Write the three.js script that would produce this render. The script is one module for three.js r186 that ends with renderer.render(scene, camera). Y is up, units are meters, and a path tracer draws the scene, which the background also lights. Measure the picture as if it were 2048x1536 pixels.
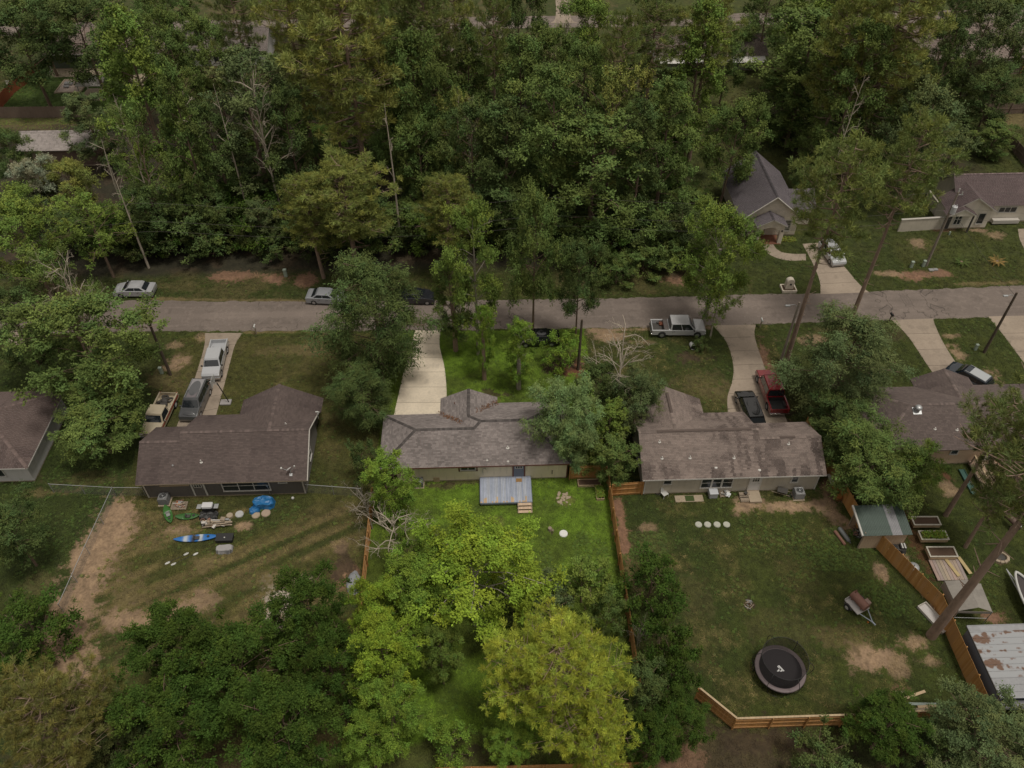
import * as THREE from 'three';
import { mergeGeometries, toCreasedNormals } from 'three/addons/utils/BufferGeometryUtils.js';
import { RoundedBoxGeometry } from 'three/addons/geometries/RoundedBoxGeometry.js';

// ---------------------------------------------------------------- camera, sky, sun, exposure
const scene = new THREE.Scene();
const camera = new THREE.PerspectiveCamera(50.2, 4 / 3, 0.5, 3000);
camera.position.set(0, 60, 0);
camera.rotation.order = 'YXZ';
camera.rotation.set(-Math.PI / 4, -2 * Math.PI / 180, 0);
const renderer = new THREE.WebGLRenderer({ antialias: true });
renderer.setSize(1024, 768);
renderer.toneMapping = THREE.LinearToneMapping;
renderer.toneMappingExposure = 1.2;
renderer.shadowMap.enabled = true;
{ // overcast sky: brightest overhead, a little warm
  const W = 64, Hh = 32, d = new Float32Array(W * Hh * 4);
  for (let j = 0; j < Hh; j++) for (let i = 0; i < W; i++) {
    const el = ((j + 0.5) / Hh - 0.5) * Math.PI, s = Math.max(0, Math.sin(el));
    const L = 0.5 * (1 + 2 * s) / 3 + 0.02, k = (j * W + i) * 4;
    d[k] = L * 1.06; d[k + 1] = L * 0.99; d[k + 2] = L * 0.9; d[k + 3] = 1;
  }
  const t = new THREE.DataTexture(d, W, Hh, THREE.RGBAFormat, THREE.FloatType);
  t.mapping = THREE.EquirectangularReflectionMapping; t.magFilter = THREE.LinearFilter; t.needsUpdate = true;
  scene.background = t; scene.environment = t;
}
const sun = new THREE.DirectionalLight(new THREE.Color(1, 0.94, 0.84), 1.5);
sun.position.set(38, 160, -42); sun.target.position.set(0, 0, -70);
sun.castShadow = true; sun.shadow.radius = 22; sun.shadow.mapSize.set(4096, 4096);
Object.assign(sun.shadow.camera, { left: -130, right: 130, top: 130, bottom: -130, near: 1, far: 500 });
scene.add(sun, sun.target);

// ---------------------------------------------------------------- helpers
const V = (x, y, z) => new THREE.Vector3(x, y, z);
function mulberry(a) { return () => { a |= 0; a = a + 0x6D2B79F5 | 0; let t = Math.imul(a ^ a >>> 15, 1 | a); t = t + Math.imul(t ^ t >>> 7, 61 | t) ^ t; return ((t ^ t >>> 14) >>> 0) / 4294967296; }; }
const rnd = mulberry(7);
// survey of the place: where the line of sight of a point measured on the photograph meets the height h
const at = (() => {
  const F = 1640, p = Math.PI / 4, a = 2 * Math.PI / 180, H = 60;
  const fw = V(Math.sin(a) * Math.cos(p), -Math.sin(p), -Math.cos(a) * Math.cos(p)), rt = V(Math.cos(a), 0, Math.sin(a)), up = rt.clone().cross(fw);
  return (u, v, h = 0) => { const d = fw.clone().multiplyScalar(F).addScaledVector(rt, u - 1024).addScaledVector(up, 768 - v); const t = (h - H) / d.y; return V(d.x * t, h, d.z * t); };
})();
const mPerPx = (p) => V(p.x, p.y - 60, p.z).dot(V(Math.sin(0.0349) * 0.7071, -0.7071, -0.7067)) / 1640;
// value noise
const PERM = new Uint16Array(4096); { const r = mulberry(99); for (let i = 0; i < 4096; i++) PERM[i] = r() * 65536; }
const hsh = (x, y) => PERM[(x * 131 + PERM[(y & 4095)] ) & 4095] / 65536;
function noise(x, y) { const xi = Math.floor(x), yi = Math.floor(y); let fx = x - xi, fy = y - yi; fx = fx * fx * (3 - 2 * fx); fy = fy * fy * (3 - 2 * fy); const a = hsh(xi, yi), b = hsh(xi + 1, yi), c = hsh(xi, yi + 1), d = hsh(xi + 1, yi + 1); return a + (b - a) * fx + (c - a) * fy + (a - b - c + d) * fx * fy; }
function fbm(x, y, o = 4) { let s = 0, a = 0.5, n = 0; for (let i = 0; i < o; i++) { s += a * noise(x, y); n += a; a *= 0.5; x = x * 2.03 + 17.3; y = y * 2.03 + 9.1; } return s / n; }
const sm = (a, b, x) => { x = Math.min(1, Math.max(0, (x - a) / (b - a))); return x * x * (3 - 2 * x); };
const lerp = (a, b, t) => a + (b - a) * t;
const s8 = (c) => { c = Math.min(1, Math.max(0, c)); return Math.round(255 * (c <= 0.0031308 ? 12.92 * c : 1.055 * Math.pow(c, 1 / 2.4) - 0.055)); };
// tileable noise texture helper: f(x, y) in metres gives [r,g,b] linear (or grey), span in metres
function tex(n, span, f, srgb = true) {
  const d = new Uint8Array(n * n * 4);
  for (let j = 0; j < n; j++) for (let i = 0; i < n; i++) { const c = f(i / n * span, j / n * span), k = (j * n + i) * 4; const g = Array.isArray(c) ? c : [c, c, c]; for (let q = 0; q < 3; q++) d[k + q] = srgb ? s8(g[q]) : Math.max(0, Math.min(255, g[q] * 255)); d[k + 3] = 255; }
  const t = new THREE.DataTexture(d, n, n); t.wrapS = t.wrapT = THREE.MirroredRepeatWrapping; t.magFilter = THREE.LinearFilter; t.minFilter = THREE.LinearMipmapLinearFilter; t.generateMipmaps = true;
  if (srgb) t.colorSpace = THREE.SRGBColorSpace; t.repeat.set(1 / span, 1 / span); t.needsUpdate = true; return t;
}
const col = (r, g, b) => new THREE.Color().setRGB(r, g === undefined ? r : g, b === undefined ? r : b);
const std = (c, rough = 0.8, o = {}) => new THREE.MeshStandardMaterial({ color: Array.isArray(c) ? col(...c) : c, roughness: rough, ...o });
const T_wood = tex(256, 2, (x, y) => { const g = fbm(x * 14, y * 1.2, 3) * 0.5 + fbm(x * 40, y * 3, 2) * 0.25 + fbm(x * 1.5, y * 1.5, 3) * 0.5; return 0.55 + 0.6 * g; });
const T_conc = tex(512, 8, (x, y) => { const a = fbm(x * 0.6, y * 0.6, 4), b = fbm(x * 7, y * 7, 3); const st = sm(0.56, 0.7, fbm(x * 0.9 + 40, y * 0.9, 4)); return 0.72 + 0.3 * (a - 0.5) + 0.18 * (b - 0.5) - 0.12 * st + 0.14; });
const T_asph = tex(1024, 24, (x, y) => { const a = fbm(x * 0.22, y * 0.5, 4), b = fbm(x * 9, y * 9, 3), c = fbm(x * 0.08 + 9, y * 2.2, 3); return 0.8 + 0.3 * (a - 0.5) + 0.22 * (b - 0.5) + 0.22 * (c - 0.5) - 0.1 * sm(0.62, 0.7, fbm(x * 0.7 + 90, y * 0.7, 3)) - 0.35 * sm(0.012, 0.002, Math.abs(fbm(x * 0.35 + 30, y * 0.35 + 8, 4) - 0.5)) * sm(0.4, 0.6, fbm(x * 0.15 + 70, y * 0.15, 2)) + 0.12 * sm(0.66, 0.72, fbm(x * 1.7 + 12, y * 1.7, 3)); });
const T_wall = tex(256, 4, (x, y) => 0.86 + 0.16 * (fbm(x * 1.2, y * 0.8, 4) - 0.5) - 0.08 * sm(0.55, 0.75, fbm(x * 5, y * 0.6, 3)));
const T_lap = tex(128, 1.44, (x, y) => { const q = (y / 0.18) % 1; return 0.25 + 0.75 * (1 - q); }, false);
T_lap.wrapS = T_lap.wrapT = THREE.RepeatWrapping;
const T_bark = tex(256, 2, (x, y) => 0.5 + 0.9 * fbm(x * 9, y * 2.2, 4));
const T_grain = tex(256, 1.2, (x, y) => fbm(x * 30, y * 30, 3), false);
const T_rust = tex(512, 7, (x, y) => { const r = sm(0.53, 0.6, fbm(x * 0.35 + 3, y * 0.9, 4) * 0.75 + 0.25 * fbm(x * 3, y * 3, 3)); return [lerp(0.33, 0.15, r), lerp(0.335, 0.085, r), lerp(0.35, 0.055, r)]; });

const used = {};
const numbered = (n) => { const k = used[n] = (used[n] ?? -1) + 1; return k ? n + '_' + String(k).padStart(3, '0') : n; };
function uvm(g) { // uv in metres from the dominant direction of each face
  if (g.index) g = g.toNonIndexed();
  const p = g.attributes.position, n = p.count, uv = new Float32Array(n * 2), a = V(), b = V(), c = V();
  for (let i = 0; i < n; i += 3) {
    a.fromBufferAttribute(p, i); b.fromBufferAttribute(p, i + 1).sub(a); c.fromBufferAttribute(p, i + 2).sub(a); b.cross(c);
    const x = Math.abs(b.x), y = Math.abs(b.y), z = Math.abs(b.z);
    for (let k = 0; k < 3; k++) { const q = i + k; const X = p.getX(q), Y = p.getY(q), Z = p.getZ(q); if (y >= x && y >= z) { uv[q * 2] = X; uv[q * 2 + 1] = Z; } else if (x > z) { uv[q * 2] = Z; uv[q * 2 + 1] = Y; } else { uv[q * 2] = X; uv[q * 2 + 1] = Y; } }
  }
  g.setAttribute('uv', new THREE.BufferAttribute(uv, 2)); return g;
}
function join(list) {
  const out = list.map((g) => { g = g.index ? g.toNonIndexed() : g; const r = new THREE.BufferGeometry(); r.setAttribute('position', g.attributes.position); r.setAttribute('normal', g.attributes.normal ?? (g.computeVertexNormals(), g.attributes.normal)); return r; });
  return uvm(out.length > 1 ? mergeGeometries(out) : out[0]);
}
const M4 = (x, y, z, rx = 0, ry = 0, rz = 0) => new THREE.Matrix4().compose(V(x, y, z), new THREE.Quaternion().setFromEuler(new THREE.Euler(rx, ry, rz)), V(1, 1, 1));
const bx = (w, h, d, x = 0, y = 0, z = 0, rx = 0, ry = 0, rz = 0) => new THREE.BoxGeometry(w, h, d).applyMatrix4(M4(x, y, z, rx, ry, rz));
const rb = (w, h, d, x = 0, y = 0, z = 0, r = 0.03, rx = 0, ry = 0, rz = 0) => new RoundedBoxGeometry(w, h, d, 2, Math.min(r, w / 2.01, h / 2.01, d / 2.01)).applyMatrix4(M4(x, y, z, rx, ry, rz));
const cy = (r1, r2, h, x = 0, y = 0, z = 0, rx = 0, ry = 0, rz = 0, seg = 16) => new THREE.CylinderGeometry(r1, r2, h, seg).applyMatrix4(M4(x, y, z, rx, ry, rz));
const sp = (r, x = 0, y = 0, z = 0, sx = 1, sy = 1, sz = 1, seg = 14) => new THREE.SphereGeometry(r, seg, Math.ceil(seg * 0.7)).scale(sx, sy, sz).translate(x, y, z);
const tor = (R, r, x = 0, y = 0, z = 0, rx = Math.PI / 2, seg = 32, ry = 0) => new THREE.TorusGeometry(R, r, 8, seg).applyMatrix4(M4(x, y, z, rx, ry, 0));
const bar = (a, b, r1, r2 = r1, seg = 7) => { const d = b.clone().sub(a), L = d.length(); const g = new THREE.CylinderGeometry(r2, r1, L, seg); const q = new THREE.Quaternion().setFromUnitVectors(V(0, 1, 0), d.normalize()); return g.applyMatrix4(new THREE.Matrix4().compose(a.clone().add(b).multiplyScalar(0.5), q, V(1, 1, 1))); };
const tube = (pts, r, n = 20, seg = 6) => new THREE.TubeGeometry(new THREE.CatmullRomCurve3(pts), n, r, seg);
function slab(pts, y0, y1) { // horizontal polygon [[x,z],...] with thickness
  const s = new THREE.Shape(pts.map(([x, z]) => new THREE.Vector2(x, -z)));
  return new THREE.ExtrudeGeometry(s, { depth: y1 - y0, bevelEnabled: false }).rotateX(-Math.PI / 2).translate(0, y0, 0);
}
function mesh(name, geo, m, parent, o = {}) {
  const g = Array.isArray(geo) ? join(geo) : geo;
  const r = new THREE.Mesh(g, m); r.name = parent ? name : numbered(name); (parent ?? scene).add(r);
  r.castShadow = r.receiveShadow = true; Object.assign(r.userData, o); return r;
}
function thing(name, label, category, p = V(0, 0, 0), turn = 0, group) {
  const o = new THREE.Group(); o.name = numbered(name); scene.add(o); o.position.copy(p); o.rotation.y = turn;
  o.userData = { label, category }; if (group) o.userData.group = group; return o;
}
const tag = (o, label, category, group) => { Object.assign(o.userData, { label, category }); if (group) o.userData.group = group; return o; };
const struct = (name, geo, m) => mesh(name, geo, m, null, { kind: 'structure' });

// ---------------------------------------------------------------- shared materials
const M = {
  white: std([0.58, 0.56, 0.53], 0.55), trim: std([0.5, 0.47, 0.43], 0.6), cream: std([0.9, 0.79, 0.6], 0.75, { map: T_wall, bumpMap: T_lap, bumpScale: 0.012 }),
  glass: new THREE.MeshPhysicalMaterial({ color: col(0.03, 0.035, 0.04), roughness: 0.06, specularIntensity: 1 }),
  carGlass: new THREE.MeshPhysicalMaterial({ color: col(0.018, 0.022, 0.026), roughness: 0.05, clearcoat: 1, clearcoatRoughness: 0.04 }),
  rubber: std([0.025, 0.025, 0.026], 0.9), alloy: std([0.45, 0.45, 0.46], 0.35, { metalness: 0.7 }), chrome: std([0.6, 0.6, 0.6], 0.18, { metalness: 1 }),
  black: std([0.02, 0.02, 0.021], 0.5), dark: std([0.06, 0.055, 0.05], 0.75), galv: std([0.45, 0.46, 0.47], 0.45, { metalness: 0.6 }), grey: std([0.25, 0.25, 0.25], 0.6),
  red: std([0.3, 0.015, 0.012], 0.4), amber: std([0.5, 0.16, 0.02], 0.4), wornWhite: std([0.4, 0.4, 0.4], 0.5), lamp: std([0.7, 0.7, 0.68], 0.15), brownTrim: std([0.14, 0.05, 0.035], 0.6),
  concrete: std([0.37, 0.3, 0.235], 0.9, { map: T_conc, bumpMap: T_grain, bumpScale: 0.004 }), litConcrete: std([0.82, 0.71, 0.56], 0.9, { map: T_conc, bumpMap: T_grain, bumpScale: 0.004 }),  // second concrete is paler, the central lot's brightening put into its colour
  asphalt: std([0.225, 0.183, 0.158], 0.92, { map: T_asph, bumpMap: T_grain, bumpScale: 0.006 }),
  soil: std([0.09, 0.055, 0.035], 0.95), stone: std([0.42, 0.34, 0.25], 0.9, { map: T_conc }), rawWood: std([0.5, 0.38, 0.24], 0.8, { map: T_wood }),
  oldWood: std([0.3, 0.24, 0.18], 0.85, { map: T_wood }), pole: std([0.1, 0.075, 0.055], 0.9, { map: T_bark, bumpMap: T_bark, bumpScale: 0.01 }),
  greyPole: std([0.26, 0.22, 0.18], 0.9, { map: T_bark, bumpMap: T_bark, bumpScale: 0.01 }), blue: std([0.02, 0.14, 0.34], 0.45), rustM: std([0.24, 0.12, 0.085], 0.75, { map: T_conc }),
  plasticWhite: std([0.52, 0.52, 0.5], 0.4), plasticBlack: std([0.03, 0.03, 0.03], 0.55),
};
// ---------------------------------------------------------------- ground: one sheet, its colours mapped in metres
const GN = 2048, GX0 = -112, GS = 224, GZ0 = 14; // texel (i, j) -> x = GX0 + GS*i/GN, z = GZ0 - GS*j/GN
const gcol = new Float32Array(GN * GN * 3), gveg = new Float32Array(GN * GN);
{
  const G = { litLush: [0.108, 0.182, 0.014], mid: [0.048, 0.06, 0.01], deep: [0.028, 0.045, 0.007], olive: [0.068, 0.064, 0.016], straw: [0.15, 0.115, 0.05], sand: [0.27, 0.185, 0.115], clay: [0.21, 0.12, 0.075], litter: [0.06, 0.04, 0.022], mulch: [0.13, 0.055, 0.028], pale: [0.4, 0.34, 0.28], forest: [0.03, 0.027, 0.014] };  // first green: lawn with the central lot's extra brightness painted in
  // bare places: [u, v, half width m, half depth m, strength, kind]; lines: [[u,v]..., half width, strength, kind]
  const spots = [
    [360, 722, 1.6, 1.3, 0.9, 'sand'], [350, 690, 1, 0.7, 0.6, 'sand'], [345, 735, 1.5, 0.7, 0.8, 'sand'], [405, 675, 1, 0.8, 0.6, 'sand'], [455, 556, 2.6, 1.3, 0.95, 'clay'], [545, 556, 2.4, 1.2, 1, 'clay'], [612, 560, 1.4, 1.6, 1, 'clay'], [505, 553, 2, 0.9, 0.6, 'clay'],
    [330, 765, 2.6, 2, 0.55, 'straw'], [590, 700, 5, 1.2, 0.55, 'straw'], [640, 690, 3, 2.5, 0.4, 'straw'], [560, 830, 4, 2, 0.2, 'straw'],
    [560, 1205, 2.2, 2.2, 1.1, 'pale'], [590, 1180, 1.3, 1.2, 0.9, 'pale'], [575, 1160, 2.5, 1, 0.6, 'straw'], [695, 1150, 1.2, 1.5, 0.9, 'clay'], [690, 1120, 1.1, 2.2, 0.9, 'litter'], [680, 1090, 1, 1, 0.5, 'sand'],
    [365, 1060, 1.6, 0.6, 0.8, 'sand'], [345, 1075, 2.4, 0.7, 0.6, 'straw'], [410, 1125, 1.2, 1.1, 0.7, 'straw'], [430, 1120, 2.6, 0.5, 0.55, 'straw'], [305, 1100, 1.5, 0.8, 0.45, 'straw'], [485, 1050, 0.7, 0.5, 0.9, 'sand'],
    [250, 1200, 3.4, 3.2, 0.8, 'straw'], [310, 1250, 3, 1, 0.7, 'straw'], [220, 1140, 2.5, 2, 0.55, 'straw'], [150, 1365, 1.6, 1.2, 0.9, 'sand'], [250, 1330, 1.5, 1, 0.5, 'straw'], [500, 1160, 3, 1, 0.4, 'straw'],
    [1145, 735, 2.4, 1.6, 1, 'mulch'], [1105, 735, 1.7, 1.2, 0.85, 'litter'], [1130, 715, 2.4, 1.5, 0.8, 'litter'], [880, 972, 1.6, 0.4, 0.8, 'litter'], [940, 962, 3, 0.35, 0.75, 'litter'], [1130, 1000, 1.1, 0.8, 0.55, 'straw'], [1103, 1063, 0.4, 0.5, 0.9, 'litter'], [1127, 1070, 0.6, 0.4, 0.55, 'straw'],
    [1000, 1510, 4, 1, 0.7, 'litter'], [930, 1480, 2, 1, 0.5, 'litter'], [1010, 790, 1.6, 0.5, 0.8, 'litter'], [975, 785, 0.8, 0.5, 0.8, 'litter'], [800, 1100, 2, 2.5, 0.5, 'litter'], [985, 1045, 1.2, 0.7, 0.4, 'straw'],
    [1220, 672, 2.6, 1.1, 0.95, 'sand'], [1275, 685, 1.6, 0.5, 0.6, 'sand'], [1385, 715, 2.1, 1, 0.9, 'litter'], [1400, 770, 3, 2.6, 0.45, 'straw'], [1430, 790, 2, 2, 0.4, 'straw'], [1360, 560, 2.4, 1.2, 0.9, 'clay'], [1355, 545, 2, 1, 0.7, 'litter'],
    [1510, 1005, 2.1, 0.8, 1, 'sand'], [1485, 1015, 1, 0.8, 0.9, 'sand'], [1660, 1020, 1.2, 2.4, 0.9, 'sand'], [1660, 975, 1, 1.5, 0.9, 'clay'], [1700, 1055, 1.2, 1, 0.8, 'sand'], [1765, 1145, 0.7, 1, 0.9, 'sand'], [1240, 1062, 0.9, 0.7, 0.9, 'clay'], [1295, 1055, 0.7, 0.4, 0.8, 'sand'], [1230, 1020, 0.5, 1.6, 0.9, 'mulch'],
    [1735, 1312, 1.6, 1.4, 1, 'sand'], [1700, 1275, 2.6, 1.2, 0.55, 'straw'], [1830, 1285, 1.4, 0.8, 0.85, 'sand'], [1860, 1320, 0.9, 0.7, 0.7, 'sand'], [1790, 1330, 1, 1.4, 0.75, 'sand'], [1800, 1385, 1.1, 0.7, 0.85, 'clay'], [1590, 1150, 1.6, 2, 0.2, 'straw'], [1570, 1260, 3, 2, 0.22, 'straw'], [1390, 1200, 1.6, 2.6, 0.25, 'straw'], [1300, 1090, 2, 1.6, 0.22, 'straw'],
    [1497, 1208, 0.6, 0.5, 1, 'litter'], [1830, 1080, 1, 5, 0.7, 'mulch'], [1900, 1150, 1.5, 2, 0.8, 'litter'], [1985, 1235, 1.2, 0.8, 1, 'clay'], [2002, 1118, 1, 0.8, 0.9, 'sand'], [1895, 975, 1, 1.2, 0.8, 'sand'], [1890, 950, 1.2, 0.8, 0.9, 'mulch'],
    [1530, 720, 1.1, 3.4, 0.95, 'clay'], [1560, 800, 0.9, 4, 0.9, 'litter'], [1610, 680, 3, 0.9, 0.8, 'sand'], [1775, 670, 2, 1.6, 0.5, 'litter'], [1920, 712, 1, 2, 0.85, 'sand'], [1960, 755, 1.5, 2, 0.85, 'sand'], [1900, 672, 1, 0.6, 0.7, 'sand'],
    [1835, 550, 3.2, 0.9, 1, 'clay'], [1880, 547, 1.6, 0.9, 0.95, 'clay'], [1775, 548, 2, 0.6, 0.8, 'sand'], [1840, 488, 1.8, 1.4, 0.8, 'sand'], [1955, 460, 2, 0.5, 0.9, 'sand'], [1985, 470, 1.6, 1, 0.7, 'sand'], [1990, 566, 5, 0.5, 0.8, 'straw'], [1890, 460, 2.4, 0.5, 0.7, 'clay'],
    [2030, 240, 5, 3, 0.8, 'straw'], [1480, 200, 4, 6, 0.2, 'straw'], [1620, 270, 2, 3, 0.8, 'litter'], [60, 245, 9, 3, 0.6, 'straw'], [1450, 1500, 6, 2.4, 0.75, 'litter'], [1350, 1500, 2, 2, 0.7, 'clay'], [1560, 1480, 4, 1.2, 0.7, 'litter'],
    [100, 985, 3, 0.6, 0.6, 'straw'], [160, 960, 4, 1.2, 0.35, 'straw'], [75, 1170, 1.5, 1.5, 0.35, 'straw'], [470, 20, 6, 3, 0.5, 'straw'], [960, 25, 7, 3, 0.4, 'straw'],
  ].map(([u, v, a, b, s, k]) => { const p = at(u, v); return [p.x, p.z, a, b, s, G[k], k]; });
  const line = (pts, w, s, k) => { for (let i = 0; i < pts.length - 1; i++) { const a = at(...pts[i]), b = at(...pts[i + 1]), n = Math.ceil(a.distanceTo(b) / (w * 0.7)); for (let q = 0; q <= n; q++) spots.push([lerp(a.x, b.x, q / n), lerp(a.z, b.z, q / n), w, w, s, G[k], k]); } };
  line([[232, 1040], [190, 1110], [165, 1190], [150, 1270], [120, 1350]], 2.3, 1, 'sand');
  line([[170, 1210], [235, 1240], [330, 1235], [400, 1200]], 1.4, 0.75, 'sand');
  line([[1510, 1010], [1570, 1012], [1630, 1008], [1670, 1030], [1700, 1050]], 0.75, 1, 'sand');
  line([[1810, 1120], [1850, 1180], [1900, 1260], [1950, 1350], [1962, 1390]], 0.75, 0.95, 'sand');
  line([[1640, 660], [1760, 662]], 0.6, 0.3, 'straw');
  line([[1236, 1000], [1250, 1100], [1262, 1160]], 0.45, 0.7, 'clay');
  line([[290, 598], [650, 602]], 0.35, 0.6, 'straw'); line([[660, 664], [490, 665]], 0.3, 0.5, 'straw'); line([[1180, 661], [1420, 655]], 0.35, 0.55, 'sand');
  line([[1500, 560], [1500, 590]], 0.4, 0.2, 'straw');
  // bucket the spots into a coarse grid so that each texel looks at a few only
  const cell = 4, grid = new Map();
  for (const s of spots) for (let X = Math.floor((s[0] - s[2] * 1.7) / cell); X <= Math.floor((s[0] + s[2] * 1.7) / cell); X++) for (let Z = Math.floor((s[1] - s[3] * 1.7) / cell); Z <= Math.floor((s[1] + s[3] * 1.7) / cell); Z++) { const k = X * 10007 + Z; if (!grid.has(k)) grid.set(k, []); grid.get(k).push(s); }
  const c = [0, 0, 0];
  const mixc = (q, t) => { for (let i = 0; i < 3; i++) c[i] += (q[i] - c[i]) * t; };
  const ca = Math.cos(0.5), sa = Math.sin(0.5);
  const px = new Uint8Array(GN * GN * 4);
  for (let j = 0; j < GN; j++) {
    const z = GZ0 - GS * (j + 0.5) / GN;
    for (let i = 0; i < GN; i++) {
      const x = GX0 + GS * (i + 0.5) / GN;
      const n1 = fbm(x * 0.09, z * 0.09, 3), n2 = fbm(x * 0.45 + 50, z * 0.45, 4), n3 = noise(x * 1.9, z * 1.9) * 0.4 + noise(x * 4.3, z * 4.3) * 0.35 + noise(x * 8.7, z * 8.7) * 0.25, n4 = hsh(i, j);
      let veg = 1;
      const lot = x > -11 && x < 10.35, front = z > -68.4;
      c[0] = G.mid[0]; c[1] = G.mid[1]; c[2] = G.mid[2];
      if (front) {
        if (lot) { c[0] = G.litLush[0]; c[1] = G.litLush[1]; c[2] = G.litLush[2]; mixc(G.mid, 0.5 * sm(0.45, 0.7, n2)); mixc(G.olive, 0.35 * sm(0.5, 0.75, n1)); }
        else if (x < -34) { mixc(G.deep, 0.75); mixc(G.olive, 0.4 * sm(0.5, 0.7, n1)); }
        else if (x <= -11) { // dry mown yard with wheel and mower lines
          mixc(G.olive, 0.75); const q = x * sa + z * ca, st = fbm(q * 1.6, (x * ca - z * sa) * 0.07, 2);
          const ln = Math.abs(((q * 0.9 + 0.5 * n2) % 1 + 1) % 1 - 0.5); if (z > -45 && x > -30) mixc(G.straw, 0.75 * sm(0.06, 0.0, ln) * sm(0.35, 0.6, fbm(x * 0.2 + 5, z * 0.2, 2)) * sm(0.3, 0.6, n3)); if (z > -45) { mixc(G.straw, 0.75 * sm(0.46, 0.68, st * 0.65 + n2 * 0.35)); mixc(G.deep, 0.55 * sm(0.5, 0.66, 1 - st * 0.6 - n1 * 0.4)); } else { mixc(G.straw, 0.3 * sm(0.5, 0.7, n2)); mixc(G.deep, 0.4 * sm(0.5, 0.65, 1 - n1)); }
        } else if (x < 31) { mixc(G.deep, 0.6 * sm(0.4, 0.6, n1)); mixc(G.olive, 0.4 * sm(0.45, 0.7, n2)); mixc(G.straw, 0.3 * sm(0.56, 0.76, n2 * 0.45 + n3 * 0.55)); mixc(G.straw, 0.8 * sm(0.9, 0.97, n4) * sm(0.4, 0.6, n2)); }
        else { mixc(G.deep, 0.4 * sm(0.4, 0.65, n2)); mixc(G.olive, 0.4 * sm(0.5, 0.7, n1)); }
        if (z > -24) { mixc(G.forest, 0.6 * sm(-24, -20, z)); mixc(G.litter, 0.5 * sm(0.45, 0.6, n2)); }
      } else if (z < -74) {
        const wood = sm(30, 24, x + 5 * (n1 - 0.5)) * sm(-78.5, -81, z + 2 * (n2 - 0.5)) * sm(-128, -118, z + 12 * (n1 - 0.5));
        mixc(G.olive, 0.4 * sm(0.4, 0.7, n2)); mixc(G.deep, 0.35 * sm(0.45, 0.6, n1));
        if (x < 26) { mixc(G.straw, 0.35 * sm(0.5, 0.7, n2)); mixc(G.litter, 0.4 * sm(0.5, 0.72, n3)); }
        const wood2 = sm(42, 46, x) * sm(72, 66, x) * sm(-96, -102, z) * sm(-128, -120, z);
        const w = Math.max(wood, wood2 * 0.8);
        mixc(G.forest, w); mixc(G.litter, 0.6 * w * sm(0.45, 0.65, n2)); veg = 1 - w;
        if (x < -52 && z < -118 && z > -137 && x > -76) { c[0] = 0.05; c[1] = 0.085; c[2] = 0.012; veg = 1; }
      }
      const near = grid.get(Math.floor(x / cell) * 10007 + Math.floor(z / cell));
      if (near) for (const s of near) {
        const dx = (x - s[0]) / s[2], dz = (z - s[1]) / s[3], d = Math.sqrt(dx * dx + dz * dz);
        if (d < 1.7) { const t = s[4] * sm(1.0, 0.62, d + 1.5 * (n2 - 0.5) + 1.5 * (n3 - 0.5) + 0.35 * (n4 - 0.5)); if (t > 0) { mixc(s[5], t); veg *= 1 - 0.95 * t; } }
      }
      const f = (0.5 + 1.0 * n3) * (0.8 + 0.4 * n4), k = j * GN + i;
      gveg[k] = veg;
      for (let q = 0; q < 3; q++) { const r = c[q] * f; gcol[k * 3 + q] = r; px[k * 4 + q] = s8(r); }
      px[k * 4 + 3] = 255;
    }
  }
  const t = new THREE.DataTexture(px, GN, GN); t.colorSpace = THREE.SRGBColorSpace; t.magFilter = THREE.LinearFilter; t.minFilter = THREE.LinearMipmapLinearFilter; t.generateMipmaps = true; t.wrapS = t.wrapT = THREE.MirroredRepeatWrapping; t.needsUpdate = true;
  const bt = tex(512, 6, (x, y) => 0.5 * fbm(x * 3, y * 3, 3) + 0.5 * fbm(x * 12, y * 12, 2), false);
  const g = new THREE.PlaneGeometry(1600, 1600, 40, 40).rotateX(-Math.PI / 2).translate(0, 0, -200), p = g.attributes.position, uv = g.attributes.uv;
  for (let i = 0; i < p.count; i++) uv.setXY(i, (p.getX(i) - GX0) / GS, (GZ0 - p.getZ(i)) / GS);
  bt.repeat.set(GS / 6, GS / 6);
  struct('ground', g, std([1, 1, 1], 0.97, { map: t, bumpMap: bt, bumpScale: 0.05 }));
}
const gsample = (x, z) => { const i = Math.max(0, Math.min(GN - 1, Math.floor((x - GX0) / GS * GN))), j = Math.max(0, Math.min(GN - 1, Math.floor((GZ0 - z) / GS * GN))), k = j * GN + i; return [gcol[k * 3], gcol[k * 3 + 1], gcol[k * 3 + 2], gveg[k]]; };
const paved = []; // outlines in x,z that stay free of grass
const wob = (pts, amp, seed, step = 0.6) => { // a broken edge
  const r = mulberry(seed), out = [];
  for (let i = 0; i < pts.length; i++) { const a = pts[i], b = pts[(i + 1) % pts.length], L = Math.hypot(b[0] - a[0], b[1] - a[1]), n = Math.max(1, Math.floor(L / step)); for (let k = 0; k < n; k++) { const t = k / n, o = k && L > 3 ? (r() - 0.5) * amp : 0; out.push([lerp(a[0], b[0], t) + o * (b[1] - a[1]) / L, lerp(a[1], b[1], t) - o * (b[0] - a[0]) / L]); } }
  return out;
};
const road = (name, pts, seed, m, y = 0.02) => { paved.push(pts); return struct(name, [slab(wob(pts, 0.3, seed), -0.05, y)], m); };
road('road', [[-150, -68.9], [-60, -69.5], [-38, -69.6], [-11, -68.75], [14, -68.3], [60, -68.7], [150, -69.4], [150, -75.2], [62, -74.2], [45, -73.75], [14, -73.55], [-19, -74.0], [-39, -75.0], [-60, -75.4], [-150, -75.2]], 5, M.asphalt);
road('far_road', [[-160, -151.8], [160, -151.8], [160, -157.4], [-160, -157.4]], 6, M.asphalt);
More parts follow.
